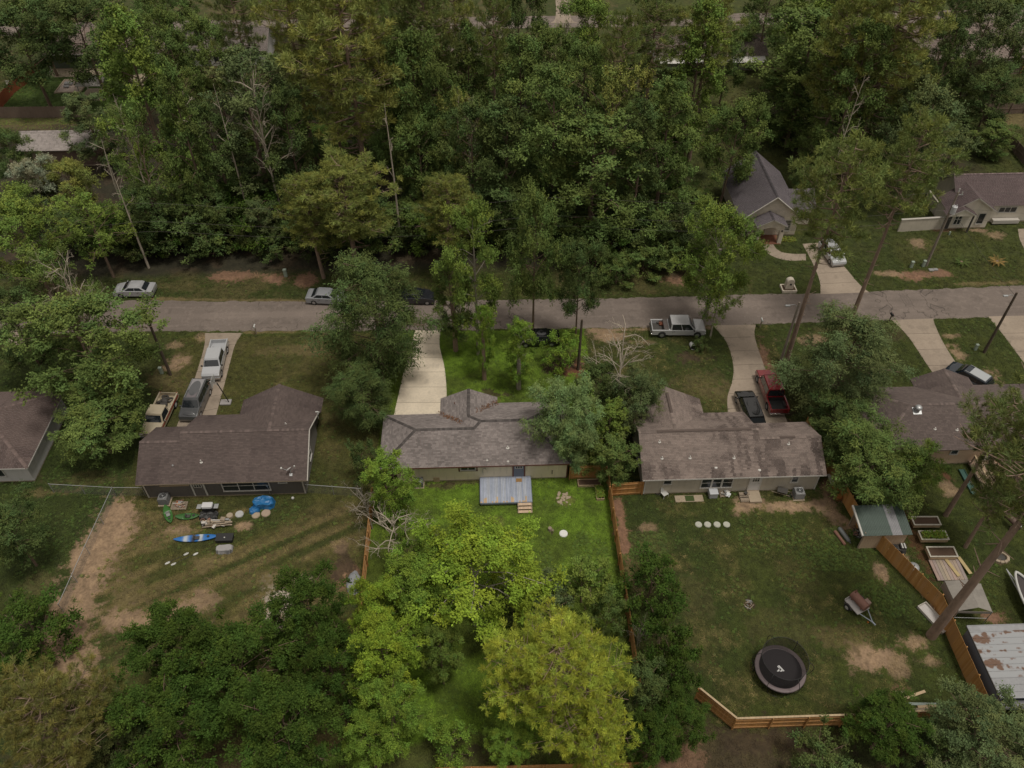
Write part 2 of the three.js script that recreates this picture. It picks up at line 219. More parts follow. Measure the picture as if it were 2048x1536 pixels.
// a driveway: left and right edges from the road to the house, cut into slabs by joints
function driveway(name, L, R, nSlabs, m, h = 0.035) {
  const l = new THREE.CatmullRomCurve3(L.map(([u, v]) => at(u, v)), false, 'centripetal'), r = new THREE.CatmullRomCurve3(R.map(([u, v]) => at(u, v)), false, 'centripetal');
  const o = new THREE.Group(); o.name = numbered(name); o.userData.kind = 'structure'; scene.add(o);
  const out = [];
  for (let i = 0; i <= 30; i++) { const p = l.getPointAt(i / 30); out.push([p.x, p.z]); } for (let i = 30; i >= 0; i--) { const p = r.getPointAt(i / 30); out.push([p.x, p.z]); }
  paved.push(out);
  mesh('base', [slab(out, -0.05, h - 0.022)], M.dark, o);
  for (let k = 0; k < nSlabs; k++) {
    const a = k / nSlabs, b = (k + 1) / nSlabs, n = 5, pts = [], len = l.getLength();
    const e = 0.018 / len;
    for (let i = 0; i <= n; i++) { const p = l.getPointAt(lerp(a + e, b - e, i / n)); pts.push([p.x, p.z]); } for (let i = n; i >= 0; i--) { const p = r.getPointAt(lerp(a + e, b - e, i / n)); pts.push([p.x, p.z]); }
    const q = m.clone(), f = 0.93 + 0.12 * rnd(); q.color.multiplyScalar(f); mesh('concrete_slab', [slab(pts, 0, h)], q, o);
  }
  return o;
}
driveway('driveway', [[410, 666], [409, 690], [395, 740], [378, 790], [350, 862]], [[485, 666], [471, 688], [459, 730], [446, 780], [428, 845]], 7, M.concrete);
driveway('driveway', [[831, 661], [816, 710], [797, 790], [786, 838]], [[881, 661], [879, 690], [889, 735], [893, 780], [893, 838]], 6, M.litConcrete);
driveway('driveway', [[1426, 651], [1453, 685], [1467, 735], [1464, 765], [1455, 795], [1458, 850]], [[1512, 649], [1509, 668], [1524, 720], [1549, 780], [1577, 850]], 7, M.concrete);
driveway('driveway', [[1783, 640], [1812, 668], [1858, 735], [1905, 800]], [[1866, 637], [1872, 655], [1895, 700], [1965, 800]], 5, M.concrete);
driveway('driveway', [[1976, 633], [2005, 668], [2050, 728], [2095, 780]], [[2115, 630], [2130, 668], [2165, 728], [2200, 780]], 4, M.concrete);
driveway('driveway', [[1641, 589], [1640, 565], [1626, 528], [1605, 488]], [[1738, 585], [1720, 570], [1690, 535], [1645, 485]], 5, M.concrete);
driveway('driveway', [[2036, 458], [2040, 480], [2060, 520], [2075, 570]], [[2110, 455], [2115, 480], [2125, 520], [2140, 570]], 3, M.concrete);
driveway('driveway', [[20, 690], [12, 678], [5, 668], [-5, 655]], [[48, 690], [45, 678], [42, 668], [36, 655]], 2, M.concrete);
driveway('driveway', [[1111, 0], [1112, 20], [1108, 42], [1100, 46]], [[1140, 0], [1139, 20], [1146, 42], [1156, 46]], 2, M.concrete);
driveway('driveway', [[974, 54], [980, 62], [978, 75], [972, 95]], [[1012, 54], [1004, 62], [1006, 75], [1010, 95]], 2, M.concrete);
driveway('driveway', [[375, 52], [395, 60], [400, 75], [405, 90]], [[440, 52], [425, 60], [432, 75], [440, 90]], 2, M.concrete);
{ // curved walk to the arched porch across the street
  const o = new THREE.Group(); o.name = 'footpath'; o.userData.kind = 'structure'; scene.add(o);
  const A = [[1517, 488], [1527, 500], [1548, 514], [1575, 521], [1612, 521]].map(([u, v]) => at(u, v)), Bq = [[1546, 488], [1553, 498], [1566, 505], [1586, 508], [1612, 508]].map(([u, v]) => at(u, v));
  const l = new THREE.CatmullRomCurve3(A), r = new THREE.CatmullRomCurve3(Bq);
  for (let k = 0; k < 7; k++) { const pts = []; for (let i = 0; i <= 3; i++) { const p = l.getPointAt((k + 0.01 + 0.98 * i / 3) / 7); pts.push([p.x, p.z]); } for (let i = 3; i >= 0; i--) { const p = r.getPointAt((k + 0.01 + 0.98 * i / 3) / 7); pts.push([p.x, p.z]); } paved.push(pts); mesh('concrete_slab', [slab(pts, 0, 0.035)], M.concrete, o); }
}
// ---------------------------------------------------------------- houses
function vcGeo(pos, colr) { const g = new THREE.BufferGeometry(); g.setAttribute('position', new THREE.Float32BufferAttribute(pos, 3)); g.setAttribute('color', new THREE.Float32BufferAttribute(colr, 3)); g.computeVertexNormals(); return g; }
const shingleMat = new THREE.MeshStandardMaterial({ vertexColors: true, roughness: 0.93, bumpMap: T_grain, bumpScale: 0.003 });
// one slope: eave along pts[0]->pts[1], rows of single shingles over a board deck with a fascia edge
function slope(house, pts, R) {
  const o = pts[0], ex = pts[1].clone().sub(o).normalize(), n = V();
  for (let i = 0; i < pts.length; i++) { const a = pts[i], b = pts[(i + 1) % pts.length]; n.x += (a.y - b.y) * (a.z + b.z); n.y += (a.z - b.z) * (a.x + b.x); n.z += (a.x - b.x) * (a.y + b.y); }
  n.normalize(); if (n.y < 0) n.negate();
  const ey = n.clone().cross(ex); if (ey.y < 0) ey.negate();
  const P = pts.map((p) => { const d = p.clone().sub(o); return new THREE.Vector2(d.dot(ex), d.dot(ey)); });
  const w = (x, y, h) => o.clone().addScaledVector(ex, x).addScaledVector(ey, y).addScaledVector(n, h);
  { // deck
    const tri = THREE.ShapeUtils.triangulateShape(P, []), pos = [], t = 0.13, put = (...q) => q.forEach((p) => pos.push(p.x, p.y, p.z));
    for (const [a, b, c] of tri) { put(w(P[a].x, P[a].y, 0), w(P[b].x, P[b].y, 0), w(P[c].x, P[c].y, 0)); put(w(P[a].x, P[a].y, -t), w(P[c].x, P[c].y, -t), w(P[b].x, P[b].y, -t)); }
    P.forEach((a, i) => { const b = P[(i + 1) % P.length]; put(w(a.x, a.y, 0), w(a.x, a.y, -t), w(b.x, b.y, -t), w(a.x, a.y, 0), w(b.x, b.y, -t), w(b.x, b.y, 0)); });
    const g = new THREE.BufferGeometry(); g.setAttribute('position', new THREE.Float32BufferAttribute(pos, 3)); g.computeVertexNormals(); mesh('roof_deck', [g], R.fascia, house);
  }
  const pos = [], cl = [], step = R.step ?? 0.145, maxY = Math.max(...P.map((p) => p.y)), r = mulberry(Math.round(o.x * 31 + o.z * 7 + maxY * 100));
  const quad = (a, b, c, d, k) => { for (const p of [a, b, c, a, c, d]) { pos.push(p.x, p.y, p.z); cl.push(...k); } };
  for (let y = 0, row = 0; y < maxY; y += step, row++) {
    const ym = y + step * 0.5; let x0 = Infinity, x1 = -Infinity;
    P.forEach((a, i) => { const b = P[(i + 1) % P.length]; if ((a.y - ym) * (b.y - ym) < 0) { const x = a.x + (b.x - a.x) * (ym - a.y) / (b.y - a.y); x0 = Math.min(x0, x); x1 = Math.max(x1, x); } });
    if (!(x1 > x0)) continue;
    if (y === 0) { x0 = Math.min(P[0].x, P[1].x); x1 = Math.max(P[0].x, P[1].x); }
    let x = x0;
    while (x < x1 - 0.01) {
      let xe = Math.min(x1, x + (x === x0 ? 0.1 + 0.25 * r() : 0.24 + 0.16 * r())); if (x1 - xe < 0.08) xe = x1;
      const lift = 0.012 + 0.012 * r(), f = R.tone(lerp(x, xe, 0.5), y, r), y1 = Math.min(y + step + 0.02, maxY);
      const k = [R.c[0] * f[0], R.c[1] * f[1], R.c[2] * f[2]], g = 0.006, yb = y + (r() - 0.5) * 0.014 * (y > 0);
      quad(w(x + g, yb, lift + 0.012), w(xe - g, yb, lift + 0.012), w(xe - g, y1, 0.008), w(x + g, y1, 0.008), k);
      quad(w(x + g, yb, 0.001), w(xe - g, yb, 0.001), w(xe - g, yb, lift + 0.012), w(x + g, yb, lift + 0.012), k);
      x = xe;
    }
  }
  const m = mesh('shingles', uvm(vcGeo(pos, cl)), shingleMat, house, { kind: 'stuff' }); return m;
}
function caps(house, a, b, R, dark = 1, name = 'ridge_cap') { // overlapping cap shingles along a ridge or hip
  const d = b.clone().sub(a), L = d.length(), e = d.clone().normalize(), s = e.clone().cross(V(0, 1, 0)).normalize(), up = s.clone().cross(e).normalize(); if (up.y < 0) up.negate();
  const pos = [], cl = [], n = Math.max(1, Math.round(L / 0.22)), r = mulberry(Math.round(L * 1000));
  for (let i = 0; i < n; i++) {
    const p = a.clone().addScaledVector(e, L * i / n), q = a.clone().addScaledVector(e, L * (i + 1.12) / n), f = (0.62 + 0.6 * r()) * dark, k = R.c.map((c) => c * f), h0 = 0.055, h1 = 0.035;
    for (const sd of [-1, 1]) { const A = p.clone().addScaledVector(up, h0), Bp = q.clone().addScaledVector(up, h1), C = q.clone().addScaledVector(s, sd * 0.15).addScaledVector(up, h1 - 0.055), D = p.clone().addScaledVector(s, sd * 0.15).addScaledVector(up, h0 - 0.055); for (const v of [A, Bp, C, A, C, D]) { pos.push(v.x, v.y, v.z); cl.push(...k); } }
  }
  mesh(name, uvm(vcGeo(pos, cl)), shingleMat, house, { kind: 'stuff' });
}
const wallBox = (house, x0, x1, z0, z1, h, m, found = 0.18) => { mesh('wall', [bx(x1 - x0, h - found, z1 - z0, (x0 + x1) / 2, found + (h - found) / 2, (z0 + z1) / 2)], m, house); mesh('foundation', [bx(x1 - x0 - 0.04, found, z1 - z0 - 0.04, (x0 + x1) / 2, found / 2 - 0.002, (z0 + z1) / 2)], M.stone, house); };
// gable wall in the plane x = const: triangle between z0 and z1 from height h to apex
const gableX = (house, x, z0, z1, h, za, ha, m, t = 0.12) => { const s = new THREE.Shape([new THREE.Vector2(z0, h), new THREE.Vector2(z1, h), new THREE.Vector2(za, ha)]); mesh('gable_wall', [new THREE.ExtrudeGeometry(s, { depth: t, bevelEnabled: false }).rotateY(-Math.PI / 2).translate(x + t / 2, 0, 0)], m, house); };
const gableZ = (house, z, x0, x1, h, xa, ha, m, t = 0.12) => { const s = new THREE.Shape([new THREE.Vector2(x0, h), new THREE.Vector2(x1, h), new THREE.Vector2(xa, ha)]); mesh('gable_wall', [new THREE.ExtrudeGeometry(s, { depth: t, bevelEnabled: false }).translate(0, 0, z - t / 2)], m, house); };
// window or door, its face looking along +z before the turn; (x, y, z) is the middle of its face on the wall
function win(house, x, y, z, w, h, o = {}) {
  const { cols = 1, rows = 1, turn = 0, frame = M.white, fw = 0.09, bars = false } = o, d = 0.07;
  const fr = [bx(w + fw * 2, fw, d, 0, h / 2 + fw / 2, d / 2), bx(w + fw * 2.3, fw, d + 0.03, 0, -h / 2 - fw / 2, d / 2 + 0.015), bx(fw, h, d, -w / 2 - fw / 2, 0, d / 2), bx(fw, h, d, w / 2 + fw / 2, 0, d / 2)];
  for (let i = 1; i < cols; i++) fr.push(bx(bars ? 0.03 : 0.07, h, d - 0.015, -w / 2 + w * i / cols, 0, d / 2 - 0.008)); for (let i = 1; i < rows; i++) fr.push(bx(w, bars ? 0.03 : 0.05, d - 0.02, 0, -h / 2 + h * i / rows, d / 2 - 0.01));
  const f = mesh('window', fr, frame, house); f.position.set(x, y, z); f.rotation.y = turn;
  for (let i = 0; i < cols; i++) for (let j = 0; j < rows; j++) mesh('pane', [bx(w / cols - 0.01, h / rows - 0.01, 0.012, -w / 2 + w * (i + 0.5) / cols, -h / 2 + h * (j + 0.5) / rows, 0.02)], o.glass ?? M.glass, f);
  return f;
}
function door(house, x, y0, z, w, h, m, o = {}) {
  const { turn = 0, frame = M.white, lites = 0, fw = 0.09 } = o, d = 0.06;
  const g = mesh('door', [bx(w, h, 0.045, 0, h / 2, 0.025)], m, house); g.position.set(x, y0, z); g.rotation.y = turn;
  mesh('door_frame', [bx(fw, h + fw, d, -w / 2 - fw / 2, (h + fw) / 2, d / 2), bx(fw, h + fw, d, w / 2 + fw / 2, (h + fw) / 2, d / 2), bx(w, fw, d, 0, h + fw / 2, d / 2)], frame, g);
  if (lites) { const lw = w * 0.68, lh = h * 0.32, cx = 0, cyy = h * 0.76; mesh('muntin', [bx(lw + 0.08, lh + 0.08, 0.012, cx, cyy, 0.052)], o.muntin ?? M.white, g); for (let i = 0; i < 3; i++) for (let j = 0; j < 2; j++) mesh('pane', [bx(lw / 3 - 0.05, lh / 2 - 0.06, 0.012, cx - lw / 2 + lw * (i + 0.5) / 3, cyy - lh / 2 + lh * (j + 0.5) / 2, 0.056)], M.glass, g); }
  mesh('handle', [sp(0.035, w / 2 - 0.08, h * 0.46, 0.08)], M.chrome, g); return g;
}
const ventPipe = (house, x, z, y, r = 0.05, h = 0.4, m = M.white) => mesh('vent_pipe', [cy(r, r, h, x, y + h / 2 - 0.1, z), cy(r * 2.4, r * 3, 0.05, x, y + 0.02, z)], m, house);
const plainTone = (amp, sc = 0.35) => (x, y, r) => { const f = 1 + amp * (r() - 0.5) * 2 + 0.5 * (fbm(x * sc + 3, y * sc + 8, 3) - 0.5); return [f, f, f]; };
const algaeTone = (x, y, r) => { const s = sm(0.4, 0.62, fbm(x * 2.7 + 20, y * 0.3 + 4, 3)) * sm(0.38, 0.66, fbm(x * 0.3 + 7, y * 0.5 + 2, 3) + 0.12 * (2.2 - y) * (x < 11)), p = fbm(x * 0.9 + 60, y * 2.2, 3), f = (0.84 + 0.32 * r()) * (1 - 0.48 * s) * (0.78 + 0.5 * p); return [f, f * (1 - 0.03 * s), f * (1 - 0.02 * s)]; };
const streakTone = (amp, st) => (x, y, r) => { const s = sm(0.42, 0.68, fbm(x * 1.1 + 20, y * 0.13 + 4, 3)) * sm(0.25, 0.6, fbm(x * 0.2 + 7, y * 0.3 + 2, 2)); const f = (1 + amp * (r() - 0.5) * 2) * (1 - st * s) * (0.9 + 0.3 * fbm(x * 0.3, y * 0.5, 3)); return [f, f * (1 - 0.02 * s), f]; };
const S = { pale: std([0.78, 0.72, 0.62], 0.75, { map: T_wall }), // siding colours; the lighter grey copy has end wall light painted in
  grey: std([0.15, 0.135, 0.125], 0.75, { map: T_wall, bumpMap: T_lap, bumpScale: 0.014 }), greyLit: std([0.24, 0.225, 0.21], 0.75, { map: T_wall, bumpMap: T_lap, bumpScale: 0.014 }),
  beige: std([0.62, 0.56, 0.47], 0.75, { map: T_wall, bumpMap: T_lap, bumpScale: 0.014 }), tan: std([0.62, 0.46, 0.33], 0.8, { map: T_wall, bumpMap: T_lap, bumpScale: 0.014 }), white: std([0.72, 0.7, 0.7], 0.7, { map: T_wall, bumpMap: T_lap, bumpScale: 0.014 }),
  green: std([0.1, 0.13, 0.09], 0.8, { map: T_wall }), limestone: std([0.76, 0.68, 0.57], 0.9, { map: T_conc, bumpMap: T_grain, bumpScale: 0.01 }), brown: std([0.2, 0.14, 0.11], 0.85, { map: T_wall }),
};
{ // --- A: grey house with the long back wall
  const h = thing('house', 'long grey house with dark brown roof beside the two kayaks', 'house'), R = { c: [0.098, 0.074, 0.068], fascia: M.dark, tone: streakTone(0.16, 0.28) }, zb = -45.95, k = 0.538, E = 2.6;
  const H = (z) => E + k * (zb - z), zr = -50.05, hr = H(zr), z2 = -49.35, h2 = H(z2), xl = -31.65, xm = -28.1, xr = -16.6, zf = -54.15, zfl = 2 * z2 - zb, gx = -20.25, gw = 3.85, gz = -56.05, gh = E + k * gw;
  slope(h, [V(xl, E, zb), V(xr, E, zb), V(xr, hr, zr), V(xm, hr, zr), V(xm, h2, z2), V(xl, h2, z2)], R);
  slope(h, [V(xm, E, zf), V(xr, E, zf), V(xr, hr, zr), V(xm, hr, zr)], R);
  slope(h, [V(xl, E, zfl), V(xm - 0.05, E, zfl), V(xm - 0.05, h2, z2), V(xl, h2, z2)], R);
  const zi = zb - (gh - E) / k, zv = zf + (gh - E) / k; // where the cross ridge meets the front slope
  slope(h, [V(gx - gw, E, gz), V(gx - gw, E, zf), V(gx, gh, zv), V(gx, gh, gz)], R);
  slope(h, [V(gx + gw, E, gz), V(gx + gw, E, zf), V(gx, gh, zv), V(gx, gh, gz)], R);
  caps(h, V(xm, hr, zr), V(xr, hr, zr), R, 1.35); caps(h, V(xl, h2, z2), V(xm, h2, z2), R, 1.35); caps(h, V(gx, gh, gz), V(gx, gh, zv), R, 1.3);
  wallBox(h, -28.0, -17.15, -53.7, -46.45, 2.65, S.grey); wallBox(h, -31.35, -28.0, -52.25, -46.45, 2.6, S.grey); wallBox(h, -23.7, -17.3, -55.7, -53.6, 2.6, S.grey);
  gableX(h, -17.2, -53.68, -46.47, 2.6, zr, hr - 0.2, S.greyLit); gableX(h, -31.3, -52, -46.47, 2.6, z2, h2 - 0.2, S.greyLit); gableZ(h, -55.65, -23.7, -17.3, 2.6, gx, gh - 0.2, S.greyLit); gableX(h, xm + 0.1, -53.6, -46.5, 2.6, zr, hr - 0.18, S.greyLit);
  mesh('wall', [bx(0.06, 2.6, 7.2, -17.12, 1.45, -50.08)], S.greyLit, h);  // paler skin over the end wall, side light put into its grey
  const z = -46.44;
  win(h, -22.3, 1.5, z, 4.1, 1.35, { cols: 3, rows: 2 }); win(h, -18.95, 2.05, z, 0.65, 0.5); win(h, -17.08, 1.75, -49.9, 0.85, 1.35, { turn: Math.PI / 2, rows: 2 });
  door(h, -26.55, 0.25, z, 0.95, 2.05, S.grey, { lites: 1, fw: 0.14 });
  mesh('trim_board', [bx(2.6, 0.11, 0.05, -28.6, 1.75, z + 0.025)], M.rawWood, h);
  for (const x of [-31.3, -17.2]) mesh('corner_board', [bx(0.12, 2.5, 0.06, x, 1.4, z + 0.03)], M.trim, h);
  mesh('rake_trim', [bar(V(xr + 0.03, E - 0.08, zb), V(xr + 0.03, hr - 0.08, zr), 0.07, 0.07, 4), bar(V(xr + 0.03, hr - 0.08, zr), V(xr + 0.03, E + 0.1, zf), 0.07, 0.07, 4)], M.trim, h);
  mesh('eave_trim', [bx(xr - xl, 0.1, 0.03, (xl + xr) / 2, E - 0.07, zb + 0.02)], M.oldWood, h);
  ventPipe(h, -26.0, -47.6, H(-47.6)); ventPipe(h, -19.0, -51.3, 4.1, 0.05, 0.35); ventPipe(h, -28.5, -47.4, H(-47.4), 0.03, 0.25, M.galv);
  mesh('electric_meter', [cy(0.1, 0.1, 0.12, -20.4, 1.5, z + 0.08, Math.PI / 2), bx(0.05, 1.4, 0.05, -20.4, 0.8, z + 0.03)], M.galv, h);
}
{ // --- B: cream house with hipped roof
  const h = thing('house', 'cream house with hipped dark shingle roof and blue grey back deck', 'house'), R = { c: [0.205, 0.178, 0.17], fascia: M.brownTrim, tone: plainTone(0.24, 0.5) }, k = 0.455, E = 2.6, zb = -47.0;
  const H = (z) => E + k * (zb - z), za = -50.28, ha = H(za), zc = -50.9, hc = H(zc), x0 = -10.35, x1 = 7.1, zfa = 2 * za - zb, zfc = 2 * zc - zb, gx = -2.25, gl = -5.0, gr = 0.5, gh = E + k * 2.75, gz = -55.6;
  const lS = V(x0 + 3.28, ha, za), lE = V(gl + (ha - E) / k, ha, za), rS = V(gl + (hc - E) / k, hc, zc), rE = V(x1 - 3.9, hc, zc), gB = V(gx, gh, zfc + (gh - E) / k), gF = V(gx, gh, gz), gB2 = gB;
  slope(h, [V(x0, E, zb), V(x1, E, zb), rE, rS, lE, lS], R);
  slope(h, [V(x0, E, zb), V(x0, E, zfa), lS], R);
  slope(h, [V(x1, E, zb), V(x1, E, zfc), rE], R);
  slope(h, [V(x0, E, zfa), V(gl, E, zfa), lE, lS], R);
  slope(h, [V(gl, E, gz), V(gl, E, zfa), lE, rS, gB, gF], R);
  slope(h, [V(gr, E, gz), V(gr, E, zfc), gB, gF], R);
  slope(h, [V(gr, E, zfc), V(x1, E, zfc), rE, rS, gB], R);
  const dk = 0.42; for (const [a, b] of [[lS, lE], [rS, rE], [V(x0, E, zb), lS], [V(x0, E, zfa), lS], [V(x1, E, zb), rE], [V(x1, E, zfc), rE], [gF, gB], [gB, rS], [lE, rS]]) caps(h, a, b, R, dk);
  { const lv = [], cl = [], r = mulberry(88), line = (a, b, n, w) => { for (let i = 0; i < n; i++) { const p = a.clone().lerp(b, r()); p.x += (r() - 0.5) * w; p.z += (r() - 0.5) * w; p.y += 0.05 + 0.04 * r() + 0.2 * Math.abs(p.x - a.clone().lerp(b, 0.5).x) * 0; const s = 0.05 + 0.05 * r(), an = r() * 6.283, k = 0.6 + 0.8 * r(), u = V(Math.cos(an) * s, 0.02 * r(), Math.sin(an) * s), v = V(-Math.sin(an) * s * 0.6, 0.03 * r(), Math.cos(an) * s * 0.6); for (const q of [p.clone().add(u), p.clone().add(v), p.clone().sub(u), p.clone().add(u), p.clone().sub(u), p.clone().sub(v)]) { lv.push(q.x, q.y, q.z); cl.push(0.15 * k, 0.075 * k, 0.04 * k); } } };
    line(V(gl, E + 0.06, zfa), lE.clone().lerp(V(gl, E, zfa), 0.35).add(V(0, 0.06, 0)), 130, 0.5); line(V(gr, E + 0.06, zfc), gB.clone().lerp(V(gr, E, zfc), 0.3).add(V(0, 0.06, 0)), 170, 0.75); mesh('fallen_leaves', vcGeo(lv, cl), new THREE.MeshStandardMaterial({ vertexColors: true, roughness: 0.9, side: THREE.DoubleSide }), h, { kind: 'stuff' }); }
  wallBox(h, -8.85, 6.75, -53.1, -47.45, 2.7, M.cream); wallBox(h, -4.6, 0.1, -55.25, -53, 2.7, M.cream); wallBox(h, 0.1, 6.7, -54.4, -53, 2.7, M.cream); wallBox(h, -9.9, -8.85, -53.0, -48.3, 2.7, M.cream); gableZ(h, -55.2, -4.6, 0.1, 2.6, gx, gh - 0.2, M.cream);
  mesh('eave_trim', [bx(x1 - x0, 0.12, 0.03, (x0 + x1) / 2, E - 0.06, zb + 0.02), bx(0.1, 2.5, 0.05, 6.72, 1.35, -47.42)], M.brownTrim, h);
  const z = -47.44;
  win(h, -2.35, 1.95, z, 1.25, 0.62, { cols: 2, frame: M.white }); mesh('window_trim', [bx(1.75, 0.1, 0.05, -2.35, 2.42, z + 0.02), bx(1.75, 0.1, 0.05, -2.35, 1.48, z + 0.02), bx(0.1, 1.05, 0.05, -3.17, 1.95, z + 0.02), bx(0.1, 1.05, 0.05, -1.53, 1.95, z + 0.02)], M.brownTrim, h);
  door(h, 2.28, 0.5, z, 0.92, 1.95, std([0.16, 0.19, 0.26], 0.6), { lites: 1, frame: M.brownTrim, fw: 0.13 });
  mesh('wall_panel', [bx(0.55, 0.62, 0.03, -5.3, 0.34, z + 0.03)], M.rawWood, h);
  mesh('downspout', [bar(V(-8.0, 0.1, z + 0.05), V(-8.0, 2.5, z + 0.05), 0.03)], M.grey, h); mesh('wall_cable', [tube([V(-1.0, 0.9, z + 0.04), V(-1.0, 1.7, z + 0.06), V(-0.8, 1.9, z + 0.1), V(-0.7, 1.6, z + 0.06)], 0.02)], M.grey, h);
  mesh('wall_light', [bx(0.14, 0.16, 0.12, 4.1, 2.1, z + 0.07)], M.white, h); mesh('hose_bib', [bx(0.06, 0.5, 0.06, 5.35, 1.0, z + 0.04)], M.dark, h);
  ventPipe(h, 1.3, -48.5, H(-48.5), 0.06, 0.35); ventPipe(h, -0.6, -47.5, H(-47.5), 0.04, 0.25); ventPipe(h, 1.3, -47.35, H(-47.35), 0.04, 0.2); ventPipe(h, -3.6, -54.2, 3.1, 0.04, 0.5, M.rustM);
}
{ // --- C: beige house, mirror of the grey one
  const h = thing('house', 'beige house with weathered brown roof between wooden fences', 'house'), R = { c: [0.19, 0.15, 0.132], fascia: M.trim, tone: algaeTone }, zb = -44.9, k = 0.5, E = 2.6;
  const H = (z) => E + k * (zb - z), zr = -48.85, hr = H(zr), z2 = -48.1, h2 = H(z2), xl = 13.15, xm = 24.05, xr = 29.65, zf = 2 * zr - zb, zf2 = 2 * z2 - zb, gx = 16.6, gw = 3.55, gz = -54.7, gh = E + k * gw, zv = zf + (gh - E) / k;
  slope(h, [V(xl, E, zb), V(xr, E, zb), V(xr, h2, z2), V(xm, h2, z2), V(xm, hr, zr), V(xl, hr, zr)], R);
  slope(h, [V(xl, E, zf), V(xm, E, zf), V(xm, hr, zr), V(xl, hr, zr)], R); slope(h, [V(xm + 0.05, E, zf2), V(xr, E, zf2), V(xr, h2, z2), V(xm + 0.05, h2, z2)], R);
  slope(h, [V(gx - gw, E, gz), V(gx - gw, E, zf), V(gx, gh, zv), V(gx, gh, gz)], R); slope(h, [V(gx + gw, E, gz), V(gx + gw, E, zf), V(gx, gh, zv), V(gx, gh, gz)], R);
  caps(h, V(xl, hr, zr), V(xm, hr, zr), R, 1.0); caps(h, V(xm, h2, z2), V(xr, h2, z2), R, 1.1); caps(h, V(gx, gh, gz), V(gx, gh, zv), R, 1.1);
  mesh('ridge_vent', [rb(8.6, 0.07, 0.24, 19.1, hr + 0.05, zr, 0.02), rb(1.4, 0.07, 0.24, 26.6, h2 + 0.05, z2, 0.02), rb(0.24, 0.07, 2.6, gx, gh + 0.05, -52.6, 0.02)], std([0.1, 0.075, 0.065], 0.9), h);
  wallBox(h, 13.5, 23.9, -52.3, -45.3, 2.65, S.beige); wallBox(h, 23.9, 29.3, -50.85, -45.3, 2.6, S.beige); wallBox(h, 13.6, 19.8, -54.35, -52.2, 2.6, S.beige); gableX(h, 13.55, -52.28, -45.32, 2.6, zr, hr - 0.2, S.beige); gableX(h, 29.25, -50.9, -45.32, 2.6, z2, h2 - 0.2, S.beige); gableX(h, xm - 0.1, -52.2, -45.4, 2.6, zr, hr - 0.18, S.beige); gableZ(h, -54.3, 13.6, 19.8, 2.6, gx, gh - 0.2, S.beige);
  const z = -45.28;
  win(h, 20.05, 1.5, z, 2.75, 1.3, { cols: 3, rows: 2 }); for (const x of [19.13, 20.97]) mesh('mullion', [bx(0.16, 1.3, 0.08, x - 0.005 + (x > 20 ? -0.46 : 0.46), 1.5, z + 0.04)], M.white, h);
  win(h, 15.55, 1.85, z, 0.65, 0.65); win(h, 27.1, 1.75, z, 0.5, 0.85, { rows: 2, fw: 0.12 }); win(h, 13.48, 1.6, -48.4, 0.9, 1.3, { turn: -Math.PI / 2, rows: 2 });
  door(h, 23.55, 0.3, z, 0.92, 2.05, S.white, { lites: 1, fw: 0.12 });
  for (const x of [13.55, 29.22]) mesh('corner_board', [bx(0.12, 2.45, 0.06, x, 1.4, z + 0.03)], M.white, h);
  mesh('eave_trim', [bx(xr - xl, 0.13, 0.03, (xl + xr) / 2, E - 0.06, zb + 0.02)], M.white, h);
  for (const [u, v] of [[1319, 884], [1324, 917], [1380, 916], [1468, 916], [1432, 935], [1519, 940], [1577, 888]]) { let y = 3.5, p; for (let i = 0; i < 12; i++) { p = at(u, v, y); y = H(p.z); } ventPipe(h, p.x, p.z, y, 0.05, v > 930 ? 0.15 : 0.35); }
  mesh('step_block', [bx(1.1, 0.28, 1.3, 23.55, 0.14, z + 0.7)], M.stone, h);
}
